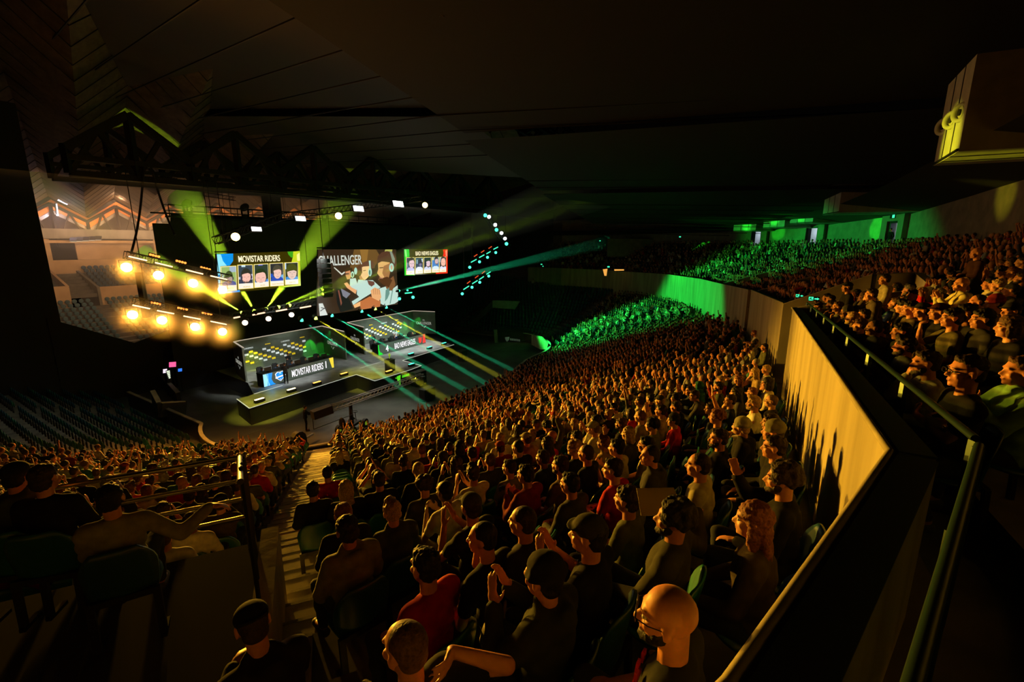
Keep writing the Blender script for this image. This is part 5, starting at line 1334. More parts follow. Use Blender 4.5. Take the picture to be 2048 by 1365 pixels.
POSES = {
    'lap': dict(lean=.06, w=((-.13, .30, .60), (.13, .30, .60)), hd=((.25, .9, -.25), (-.25, .9, -.25)), pn=((0, 0, -1), (0, 0, -1)), curl=.35),
    'clasp': dict(lean=.12, w=((-.085, .33, .64), (.085, .33, .62)), hd=((.8, .5, 0), (-.8, .5, .1)), pn=((0, -.3, -1), (0, -.3, -1)), curl=.55),
    'clap': dict(lean=.02, w=((-.075, .29, .93), (.06, .30, .95)), hd=((.25, .35, .9), (-.2, .35, .9)), pn=((1, 0, 0), (-1, 0, 0)), curl=.12),
    'clap_high': dict(lean=.0, w=((-.08, .26, 1.12), (.07, .27, 1.14)), hd=((.25, .2, 1), (-.2, .25, 1)), pn=((1, 0, 0), (-1, 0, 0)), curl=.1),
    'crossed': dict(lean=-.03, w=((.10, .19, .80), (-.11, .21, .83)), hd=((.8, -.1, .2), (-.8, -.1, .2)), pn=((0, -1, 0), (0, -1, 0)), curl=.4),
    'chin': dict(lean=.20, w=((-.10, .32, .66), (.06, .235, 1.03)), hd=((.5, .8, 0), (-.3, -.1, 1)), pn=((0, 0, -1), (0, -1, 0)), curl=.75),
    'elbows': dict(lean=.42, w=((-.07, .52, .72), (.07, .52, .73)), hd=((.6, .5, .2), (-.6, .5, .1)), pn=((0, -.2, -1), (0, -.2, -1)), curl=.6),
    'raised': dict(lean=.0, w=((-.13, .28, .62), (.27, .12, 1.43)), hd=((.3, .9, -.2), (.05, .15, 1)), pn=((0, 0, -1), (-.3, 1, 0)), curl=.08),
    'phone': dict(lean=.10, w=((-.075, .30, .86), (.075, .30, .86)), hd=((.45, .5, .5), (-.45, .5, .5)), pn=((.6, -.4, .3), (-.6, -.4, .3)), curl=.5),
    'arm_out': dict(lean=-.10, w=((-.12, .30, .62), (.60, -.06, .93)), hd=((.3, .9, -.2), (.9, .1, -.3)), pn=((0, 0, -1), (0, 0, -1)), curl=.3),
    'overhead': dict(lean=.0, w=((-.10, .16, 1.46), (.09, .17, 1.48)), hd=((.3, .1, 1), (-.25, .1, 1)), pn=((1, 0, 0), (-1, 0, 0)), curl=.1),
    'neck': dict(lean=.10, w=((-.13, .28, .62), (.16, -.03, 1.10)), hd=((.3, .9, -.2), (-.7, -.35, .1)), pn=((0, 0, -1), (-.3, 1, 0)), curl=.3),
    'fist': dict(lean=.02, w=((-.13, .28, .62), (.12, .27, 1.0)), hd=((.3, .9, -.2), (-.1, .1, 1)), pn=((0, 0, -1), (0, -1, 0)), curl=1.0),
    'point': dict(lean=.05, w=((-.10, .28, .66), (.10, .34, 1.08)), hd=((.3, .9, -.2), (-.05, .3, 1)), pn=((0, 0, -1), (-1, 0, 0)), curl=.25),
    'type': dict(lean=.16, w=((-.17, .42, .78), (.17, .42, .78)), hd=((.1, 1, -.1), (-.1, 1, -.1)), pn=((0, 0, -1), (0, 0, -1)), curl=.3),
    'crossed_near': dict(lean=-.03, w=((.10, .19, .80), (-.11, .21, .83)), hd=((.8, -.1, .2), (-.8, -.1, .2)), pn=((0, -1, 0), (0, -1, 0)), curl=.4, tuck=1),
    'stand': dict(lean=.03, w=((-.25, .08, .88), (.25, .08, .88)), hd=((.1, .2, -1), (-.1, .2, -1)), pn=((1, 0, 0), (-1, 0, 0)), curl=.35, stand=1),
    'stand_crossed': dict(lean=.0, w=((.10, .20, 1.22), (-.11, .22, 1.25)), hd=((.8, -.1, .2), (-.8, -.1, .2)), pn=((0, -1, 0), (0, -1, 0)), curl=.4, stand=1),
    'stand_reach': dict(lean=.06, w=((-.12, .42, 1.12), (.16, .46, 1.18)), hd=((.1, 1, 0), (-.1, 1, 0)), pn=((0, 0, -1), (0, 0, -1)), curl=.5, stand=1),
}
VOX = 0.0105
_pc = {}
def pose_parts(pose, yaw=0.0, pitch=0.0, vox=None, wide=1.0):
    key = (pose, round(yaw, 2), round(pitch, 2), vox, wide)
    if key in _pc: return _pc[key]
    P = POSES[pose]; vox = vox or VOX
    st = P.get('stand', 0); pz = .94 if st else .52
    la = P['lean']; ax = Vector((0, math.sin(la), math.cos(la))); pel = Vector((0, 0, pz))
    chest = pel + ax * .33; sh = pel + ax * .455 + Vector((0, -.01, 0)); nb = pel + ax * .50
    hc = nb + Vector((0, math.sin(la) * .12 + .022, .165 - .03 * abs(la)))
    M = Matrix.Translation(hc) @ Euler((pitch - la * .3, 0, yaw), 'XYZ').to_matrix().to_4x4()
    Rt = Matrix.Rotation(-la, 3, 'X')
    if st: legs = [((s * .095, 0, .90), (s * .10, .03, .50), (s * .105, -.01, .09), (s * .12, .14, .035)) for s in (-1, 1)]
    elif P.get('tuck'): legs = [((s * .095, .0, .50), (s * .20, .30, .50), (s * .19, .12, .10), (s * .20, .26, .045)) for s in (-1, 1)]
    else: legs = [((s * .095, .02, .50), (s * .15, .43, .525), (s * .135, .42, .10), (s * .15, .57, .045)) for s in (-1, 1)]
    arms = []
    for i, s in enumerate((-1, 1)):
        S = sh + Vector((s * .175, 0, -.015)); el, wr = ik(S, P['w'][i], UPA, FOA, (s * .55, -.35, -.75)); arms.append((S, el, wr, s, P['hd'][i], P['pn'][i]))
    def torso(m, g):
        m.ell(pel, (.155 + g, .115 + g, .11 + g), DUM, 14, 8, Rt); m.ell(pel + ax * .16, (.140 + g, .105 + g, .15 + g), DUM, 14, 8, Rt)
        m.ell(chest, (.158 + g, .112 + g, .155 + g), DUM, 14, 8, Rt); cap_(m, sh + Vector((-.155, 0, -.02)), sh + Vector((.155, 0, -.02)), .058 + g, .058 + g)
        m.ell(sh + Vector((0, -.005, .02)), (.10 + g, .065 + g, .04 + g), DUM, 12, 6)
    def armf(m, g, up=1.0, lo=1.0):
        for (S, el, wr, s, hd, pn) in arms:
            e2 = S.lerp(el, up); cap_(m, S, e2, .050 + g, .050 + g - .012 * up)
            if lo > 0: cap_(m, el, el.lerp(wr, lo), .040 + g, .027 + g * .9)
    def legf(m, g, ff=1.0):
        for (h, k, a, f) in legs: cap_(m, h, k, .080 + g, .056 + g); cap_(m, k, Vector(k).lerp(Vector(a), ff), .052 + g, .038 + g)
    # body
    m = MB(); torso(m, -.008); armf(m, 0); legf(m, -.004)
    for (h, k, a, f) in legs: cap_(m, a, f, .036, .028)
    cap_(m, nb - ax * .04, M @ Vector((0, -.028, -.05)), .056, .054); head_shapes(m, M, wide)
    for (S, el, wr, s, hd, pn) in arms: hand(m, wr, hd, pn, s, P['curl'])
    body = remesh(m, vox, 2, .5, 'body', socket(M)); body.materials.clear(); body.materials.append(SKINM); body.materials.append(LIPM)
    I = np.array(M.inverted()); n = len(body.polygons); cen = np.empty(n * 3); body.polygons.foreach_get('center', cen); cen = cen.reshape(-1, 3) @ I[:3, :3].T + I[:3, 3]
    lip = (np.abs(cen[:, 0]) < .022) & (np.abs(cen[:, 2] + .060) < .0085) & (cen[:, 1] > .086)
    body.polygons.foreach_set('material_index', lip.astype(np.int32))
    def wr_(co, amp=.006, sc=9):
        n_ = np.sin(co[:, 0] * sc * 2.3 + co[:, 2] * sc * 3) * np.sin(co[:, 1] * sc * 2.1 - co[:, 2] * sc) + .5 * np.sin(co[:, 2] * sc * 6 + co[:, 0] * 20)
        c = co.mean(0); d = co - c; d /= (np.linalg.norm(d, axis=1)[:, None] + 1e-6); return co + d * (amp * n_)[:, None]
    def cloth(f, vx=.017, sm=3):
        m = MB(); f(m); me = remesh(m, vx, sm, .5, 'cloth', wr_); me.materials.clear(); me.materials.append(CLOTH); return me
    def tee(m): torso(m, .014); armf(m, .016, .62, 0)
    def jumper(m): torso(m, .022); armf(m, .020, 1, .94)
    def hoodie(m):
        torso(m, .030); armf(m, .026, 1, .95); b = sh + Vector((0, -.075, .035)); m.torus(sh + Vector((0, -.03, .06)), .085, .030, DUM, (0, -.35, 1), 18, 8); m.ell(b + Vector((0, -.02, -.03)), (.11, .045, .085), DUM, 12, 8)
    def trousers(m): legf(m, .012, .93); m.ell(pel - ax * .01, (.172, .128, .115), DUM, 14, 8, Rt)
    def shoes(m):
        for (h, k, a, f) in legs: cap_(m, Vector(a) - Vector((0, .02, .05)), Vector(f) + Vector((0, .03, -.01)), .045, .038)
    sm_ = MB(); shoes(sm_); sme = remesh(sm_, .016, 2, .5, 'shoes'); sme.materials.clear(); sme.materials.append(SHOEM)
    out = dict(body=body, tee=cloth(tee), jumper=cloth(jumper), hoodie=cloth(hoodie), trousers=cloth(trousers, .02), shoes=sme, M=M, arms=arms, sh=sh, pel=pel)
    _pc[key] = out
    return out

# hair and headwear, in head space
HAIR = {}
def noise_post(amp, sc, keep=None):
    def f(co):
        out = co.copy()
        for i in range(len(co)):
            v = Vector(co[i]); n_ = noise.noise(v * sc); d = v.normalized(); out[i] = np.array(v + d * (n_ * amp))
        return out
    return f
def hair_mesh(kind):
    if kind in HAIR: return HAIR[kind]
    m = MB(); vx = .0095; post = noise_post(.006, 60); mt = HAIRM
    def E(c, r): m.ell(Vector(c), r, DUM, 16, 10)
    if kind == 'buzz': E((0, -.022, .036), (.0785, .092, .0865)); E((0, -.05, -.02), (.068, .055, .055)); post = None
    if kind == 'short': E((0, -.026, .050), (.083, .096, .084)); E((0, -.054, -.01), (.075, .056, .060)); E((0, .040, .096), (.052, .034, .024)); post = noise_post(.010, 45)
    if kind == 'fringe': E((0, -.024, .050), (.086, .098, .086)); E((0, -.054, -.02), (.080, .060, .068)); E((0, .056, .078), (.058, .026, .024)); post = noise_post(.010, 50)
    if kind == 'swept': E((0, -.016, .052), (.085, .100, .084)); E((.01, .045, .105), (.06, .05, .035)); E((0, -.052, -.01), (.076, .058, .06)); post = noise_post(.014, 34)
    if kind == 'curly':
        rs = random.Random(3)
        for _ in range(120):
            a = rs.uniform(0, 2 * PI); z = rs.uniform(-.55, 1); r = math.sqrt(max(0, 1 - z * z)); p = Vector((math.cos(a) * r * .088, -.022 + math.sin(a) * r * .100, .042 + z * .092))
            if p.y > .055 and p.z < .07: continue
            q = rs.uniform(.018, .027); E(p, (q, q, q))
        E((0, -.022, .045), (.082, .095, .085)); post = noise_post(.006, 90)
    if kind == 'long':
        E((0, -.018, .044), (.088, .100, .088)); E((0, -.066, -.07), (.092, .050, .13)); E((0, -.085, -.19), (.095, .040, .13)); E((-.074, -.01, -.06), (.022, .040, .12)); E((.074, -.01, -.06), (.022, .040, .12)); post = noise_post(.012, 38)
    if kind == 'bob': E((0, -.018, .044), (.090, .102, .090)); E((0, -.055, -.05), (.096, .062, .10)); E((-.078, .0, -.04), (.022, .042, .08)); E((.078, .0, -.04), (.022, .042, .08)); post = noise_post(.010, 42)
    if kind == 'bun': E((0, -.020, .044), (.083, .096, .085)); E((0, -.05, -.02), (.074, .056, .06)); E((0, -.115, .055), (.034, .034, .034)); post = noise_post(.008, 55)
    if kind == 'beard':
        E((0, .040, -.078), (.056, .052, .036)); E((0, .078, -.090), (.030, .022, .022)); E((-.052, .02, -.05), (.012, .03, .035)); E((.052, .02, -.05), (.012, .03, .035)); vx = .008; post = noise_post(.005, 80)
        E((0, .094, -.045), (.024, .008, .006))
    if kind in ('cap', 'cap_back'):
        mt = CLOTH; s = 1 if kind == 'cap' else -1; E((0, -.016, .056), (.087, .102, .074)); post = None
        m.prism([Vector((math.sin(t) * .078, s * (.060 + math.cos(t) * .075) - .01, .052 - .010 * math.cos(t))) for t in [(-.5 + i / 10) * PI for i in range(11)]], (0, 0, .010), DUM); vx = .0085
    if kind == 'beanie': mt = CLOTH; E((0, -.020, .058), (.090, .104, .088)); m.torus(Vector((0, -.020, .040)), .084, .016, DUM, (0, .25, 1), 22, 8, sy=1.15); E((0, -.03, .135), (.03, .035, .02)); post = noise_post(.005, 22)
    if kind == 'hood': mt = CLOTH; E((0, -.030, .030), (.108, .118, .118)); E((0, -.05, -.09), (.11, .09, .08)); post = noise_post(.008, 20)
    if kind == 'headphones':
        mt = SPECM; m.torus(Vector((0, -.01, .045)), .094, .010, DUM, (0, 1, 0), 22, 8); m.ell((.090, -.008, -.002), (.020, .034, .042), DUM, 12, 8); m.ell((-.090, -.008, -.002), (.020, .034, .042), DUM, 12, 8); vx = .007; post = None
    me = remesh(m, vx, 2, .5, kind, post)
    if kind == 'hood':      # open the front
        bm = bmesh.new(); bm.from_mesh(me); bmesh.ops.delete(bm, geom=[f for f in bm.faces if f.calc_center_median().y > .055], context='FACES'); bm.to_mesh(me); bm.free()
    if kind == 'headphones':
        bm = bmesh.new(); bm.from_mesh(me); bmesh.ops.delete(bm, geom=[f for f in bm.faces if f.calc_center_median().z < -.05], context='FACES'); bm.to_mesh(me); bm.free()
    me.materials.clear(); me.materials.append(mt)
    me.polygons.foreach_set('use_smooth', [True] * len(me.polygons))
    HAIR[kind] = me
    return me
_extra = {}
def glasses_mesh():
    if 'g' in _extra: return _extra['g']
    m = MB()
    for s in (-1, 1):
        pts = [Vector((s * .033 + .024 * math.copysign(abs(math.cos(t)) ** .6, math.cos(t)), .106, .004 + .017 * math.copysign(abs(math.sin(t)) ** .6, math.sin(t)))) for t in [2 * PI * i / 14 for i in range(15)]]
        m.tube(pts, .0022, SPECM, 5); m.tube([Vector((s * .057, .104, .010)), Vector((s * .080, .06, .010)), Vector((s * .084, -.01, .006))], .0022, SPECM, 5)
    m.tube([Vector((-.010, .108, .008)), Vector((.010, .108, .008))], .0022, SPECM, 5)
    _extra['g'] = m.mesh('glasses'); return _extra['g']
def eyes_mesh():
    if 'e' in _extra: return _extra['e']
    m = MB()
    for s in (-1, 1): m.ell(Vector((s * .031, .0735, .004)), (.0125, .012, .0095), EYEW, 10, 8); m.ell(Vector((s * .031, .0825, .004)), (.0055, .0045, .0055), EYED, 8, 6)
    for s in (-1, 1):
        m.add([Vector((s * x, .091 - abs(x - .03) * .12, .026 + z)) for x, z in ((.014, -.003), (.032, .003), (.048, -.003), (.048, .001), (.032, .008), (.014, .002))], [(0, 1, 2, 3, 4, 5) if s > 0 else (5, 4, 3, 2, 1, 0)], EYED)
    _extra['e'] = m.mesh('eyes'); return _extra['e']
def child(name, me, par, col=None, M=None, label=None):
    o = bpy.data.objects.new(name, me); COL.objects.link(o); o.parent = par
    if col is not None: o.color = (*col, 1)
    if M is not None: o.matrix_local = M
    if label: o['label'] = label
    return o
def make_person(pose, loc, heading, skin, hair, haircol, top, topcol, legcol=(.03, .035, .05), label='', group=None, yaw=0.0, pitch=0.0, beard=False, glasses=False, eyes=False, phones=False,
                scale=1.0, shoe=(.05, .05, .05), name='spectator', bareleg=False, capcol=None, vox=None, wide=1.0):
    P = pose_parts(pose, yaw, pitch, vox, wide)
    b = bpy.data.objects.new(name, P['body']); COL.objects.link(b); b.color = (*skin, 1)
    b.location = loc; b.rotation_euler = (0, 0, heading - PI / 2); b.scale = (scale,) * 3
    tag(b, label, 'person', group)
    child({'tee': 't_shirt', 'jumper': 'jumper', 'hoodie': 'hoodie'}[top], P[top], b, topcol)
    if not bareleg: child('trousers', P['trousers'], b, legcol)
    child('shoes', P['shoes'], b, shoe)
    M = P['M']
    if hair == 'cap' or hair == 'cap_back' or hair == 'beanie':
        child('hair', hair_mesh('buzz' if hair != 'cap' else 'short'), b, haircol, M @ Matrix.Translation((0, -.004, -.010)) @ Matrix.Scale(.98, 4))
        child('cap' if 'cap' in hair else 'beanie', hair_mesh(hair), b, capcol or (.02, .02, .02), M)
    elif hair == 'hood': child('hood', hair_mesh('hood'), b, topcol, M); child('hair', hair_mesh('short'), b, haircol, M @ Matrix.Scale(.97, 4))
    elif hair and hair != 'bald': child('hair', hair_mesh(hair), b, haircol, M)
    if beard: child('beard', hair_mesh('beard'), b, haircol, M)
    if glasses: child('glasses', glasses_mesh(), b, None, M)
    if eyes: child('eyes', eyes_mesh(), b, None, M)
    if phones: child('headphones', hair_mesh('headphones'), b, None, M)
    return b, P

# ---- stadium seat
SEATM = objcol('seat_plastic', 0.35, 0.5, 0.0, 10, var=.12)
def shell(w, h, z0, y0, bend, tilt, thick=.022, round_top=True, nx=10, ny=8):
    vs = []; m = MB()
    def pt(i, j, off):
        x = (i / nx - .5) * w; t = j / ny
        if round_top:
            k = 1 - max(0, (t - .55) / .45) ** 2.2 * .42; x *= k
            k2 = 1 - (1 - t) ** 3 * .12; x *= k2
        z = z0 + h * t - (abs(x) / (w / 2)) ** 3 * .03 * t
        y = y0 + bend * (x / (w / 2)) ** 2 - tilt * t + off
        return Vector((x, y, z))
    for off in (0, -thick):
        for j in range(ny + 1):
            for i in range(nx + 1): vs.append(pt(i, j, off))
    N = (nx + 1) * (ny + 1); fs = []
    for j in range(ny):
        for i in range(nx):
            a = j * (nx + 1) + i; fs.append((a, a + nx + 1, a + nx + 2, a + 1)); b = a + N; fs.append((b, b + 1, b + nx + 2, b + nx + 1))
    edge = [i for i in range(nx + 1)] + [j * (nx + 1) + nx for j in range(1, ny + 1)] + [ny * (nx + 1) + i for i in range(nx - 1, -1, -1)] + [j * (nx + 1) for j in range(ny - 1, 0, -1)]
    for a, b in zip(edge, edge[1:] + edge[:1]): fs.append((a, b, b + N, a + N))
    m.add(vs, fs, SEATM, True); return m
_back = shell(.47, .44, .42, -.155, .075, .075).mesh('seat_back')
_m = shell(.44, .40, 0, 0, .03, .02)
def _pan(folded):
    m = shell(.44, .40, 0, 0, .035, .02); R = Matrix.Rotation(-PI / 2 + .06 if not folded else -.12, 3, 'X')
    o = Vector((0, -.165, .435)) if not folded else Vector((0, -.075, .44))
    m.v = [tuple(R @ Vector(p) + o) for p in m.v]
    return m.mesh('seat_pan')
_pan_down = _pan(False); _pan_up = _pan(True)
_b = MB()
for s in (-1, 1): _b.beam((s * .20, -.17, .44), (s * .20, -.19, .03), .035, .05, BLACKM, (1, 0, 0)); _b.beam((s * .20, -.22, .02), (s * .20, -.02, .02), .04, .03, BLACKM)
_b.beam((-.20, -.17, .42), (.20, -.17, .42), .04, .05, BLACKM); _brk = _b.mesh('seat_frame')
def make_seat(loc, heading, folded, col, label, group):
    t = thing('stadium_seat', label, 'seat', loc, heading - PI / 2, group)
    child('backrest', _back, t, col); child('seat_pan', _pan_up if folded else _pan_down, t, col); child('frame', _brk, t)
    return t
ONES = 'zero one two three four five six seven eight nine ten eleven twelve thirteen fourteen fifteen sixteen seventeen eighteen nineteen'.split()
TENS = ['', '', 'twenty', 'thirty', 'forty', 'fifty', 'sixty', 'seventy', 'eighty', 'ninety']
def nw(n):
    if n < 20: return ONES[n]
    if n < 100: return TENS[n // 10] + ('-' + ONES[n % 10] if n % 10 else '')
    return 'hundred-' + nw(n - 100) if n > 100 else 'hundred'
STAGE_C = W(27, -35)
def heading_of(p, f, sec, mixv=.3):
    if sec == 'upper': return math.atan2(f[1], f[0]) - .03
    s = (STAGE_C - Vector((p[0], p[1], 0))); s.z = 0; s.normalize(); d = Vector((f[0], f[1], 0)) * (1 - mixv) + s * mixv
    u, v = uv_of(p); t = min(1, max(0, (v + 6) / 5)); t = t * t * (3 - 2 * t) * (1 if u < 16 else max(0, 1 - (u - 16) / 8))
    return math.atan2(d.y, d.x) + math.radians(30) * t
def fw(fu, fv):
    v = W(fu, fv) - W(0, 0); return (v.x, v.y)

# ---- all places in the lower stand
AISLES = {'A': [AISLE_A, math.radians(14)], 'B': [math.radians(32), math.radians(68)]}
_cnt = {}
SLOTS = []          # dict(loc, f, k, n)
for k in range(33):
    o = row_o(k) + .10; R = R0 + o; z = row_z(k)
    def addslot(u, v, fu, fv, idx, sec):
        if not in_bowl(u, v, .42): return
        if off_of(u, v)[0] < front_o(u, v) + (1.6 if sec == 'wall' and u < 32 else .45): return
        SLOTS.append(dict(p=W(u, v, z), f=fw(fu, fv), k=k, n=idx, sec=sec))
    sp_a = .54 / R
    # arc one, counted away from the main stairs on both sides
    a0 = AISLE_A; gap = (.62 + .22) / R; n = 1
    a = a0 + gap
    pos = []
    while a < PI / 2: pos.append((a, n)); a += sp_a; n += 1
    for a, i in pos: addslot(C1[0] - R * math.cos(a), C1[1] + R * math.sin(a), math.cos(a), -math.sin(a), i, 'wall')
    u = 20.5 + (a - PI / 2) * R; i = n
    while u < 39.5:
        if not (29.6 < u < 30.8): addslot(u, -22.5 + o, 0, -1, i, 'wall')
        u += .54; i += 1
    a = (u - 39.5) / R
    while a < PI / 2:
        if all(abs(a - x) * R > .75 for x in AISLES['B']): addslot(C2[0] + R * math.sin(a), C2[1] + R * math.cos(a), -math.sin(a), -math.cos(a), i, 'wall')
        a += sp_a; i += 1
    v = -30.5 - .3
    while v > -52:
        if not (-41.2 < v < -40): addslot(47.5 + o, v, -1, 0, i, 'wall')
        v -= .54; i += 1
    a = a0 - gap; n = 1
    while a > 0:
        if abs(a - AISLES['A'][1]) * R > .8: addslot(C1[0] - R * math.cos(a), C1[1] + R * math.sin(a), math.cos(a), -math.sin(a), n, 'drape')
        a -= sp_a; n += 1
    v = -30.5 + a * R
    while v > -46:
        if not (-39.2 < v < -38): addslot(12.5 - o, v, 1, 0, n, 'drape')
        v -= .54; n += 1
# ---- places in the upper tier
for j in range(NUP):
    for i in range(1, len(PAR) - 1):
        a, b = up_pt(i, 0, j + .72), up_pt(i, 1, j + .72); L = math.hypot(b[0] - a[0], b[1] - a[1]); cnt = max(1, int(L / .56))
        if i in (4,) and j < 4: continue
        for s in range(cnt):
            t = (s + .5) / cnt; q = up_pt(i, t, j + .72); zr = up_pt(i, t, j)[2]
            if abs(q[0] - 30.5) < .6 or abs(q[0] - 49.5) < .7: continue
            e = ((b[0] - a[0]) / L, (b[1] - a[1]) / L); f = (e[1], -e[0])
            if f[1] > 0: f = (-f[0], -f[1])
            SLOTS.append(dict(p=W(q[0], q[1], zr), f=fw(*f), k=j, n=_cnt.setdefault(j, 0) + 1, sec='upper')); _cnt[j] += 1
for s in SLOTS:
    h = s['p'] + Vector((0, 0, 1.2)); pr = project(h); s['pr'] = pr
    s['vis'] = pr is not None and -60 < pr[0] < 2110 and pr[1] < 1480 and pr[1] > -50 and pr[2] > .9
SLOTS = [s for s in SLOTS if s['vis'] and s['pr'][2] < 90]
# =================================================================== WHO SITS WHERE
def lower_place(px, py, h=1.19):
    r = ray(px, py); best = None
    for k in range(34):
        z = row_z(k) + h; s = (z - CAM_H) / r.z
        if s < .6: continue
        p = Vector((0, 0, CAM_H)) + r * s; u, v = uv_of(p)
        if u < 20.5 and v > -30.5: o = math.hypot(u - C1[0], v - C1[1]) - R0; a = math.atan2(v - C1[1], C1[0] - u); f = (math.cos(a), -math.sin(a))
        elif u < 20.5: o = 12.5 - u; f = (1, 0)
        else: o = v + 22.5; f = (0, -1)
        e = abs(o - row_o(k) - .1)
        if best is None or e < best[0]: best = (e, Vector((p.x, p.y, row_z(k))), fw(*f), k)
    return best[1], best[2], best[3]
def upper_place(px, py, h=1.19):
    best = None
    for j in range(NUP):
        for i in range(1, 6):
            for s in range(60):
                t = (s + .5) / 60; q = up_pt(i, t, j + .72); zr = up_pt(i, t, j)[2]; P = W(q[0], q[1], zr); pr = project(P + Vector((0, 0, h)))
                if pr is None: continue
                e = math.hypot(pr[0] - px, pr[1] - py)
                if best is None or e < best[0]:
                    a, b = up_pt(i, 0, j), up_pt(i, 1, j); L = math.hypot(b[0] - a[0], b[1] - a[1]); f = ((b[1] - a[1]) / L, -(b[0] - a[0]) / L)
                    if f[1] > 0: f = (-f[0], -f[1])
                    best = (e, P, fw(*f), j)
    return best[1], best[2], best[3]
SK1 = (.58, .25, .13); SK2 = (.46, .19, .09); SK3 = (.28, .12, .06); SK0 = (.68, .33, .19)
BLK = (.012, .012, .013); CHR = (.045, .045, .048); WHT = (.62, .60, .52); CRM = (.55, .50, .36); GRY = (.20, .20, .20); NVY = (.02, .03, .08); RED = (.50, .012, .012); MRN = (.20, .012, .010); OLV = (.10, .11, .05); TAN = (.35, .25, .14); TEA = (.03, .16, .14)
HBK = (.014, .011, .009); HDB = (.035, .020, .012); HBR = (.11, .055, .028); HBL = (.42, .27, .12); HRD = (.20, .065, .025); HGR = (.25, .23, .21)
D90 = PI / 2
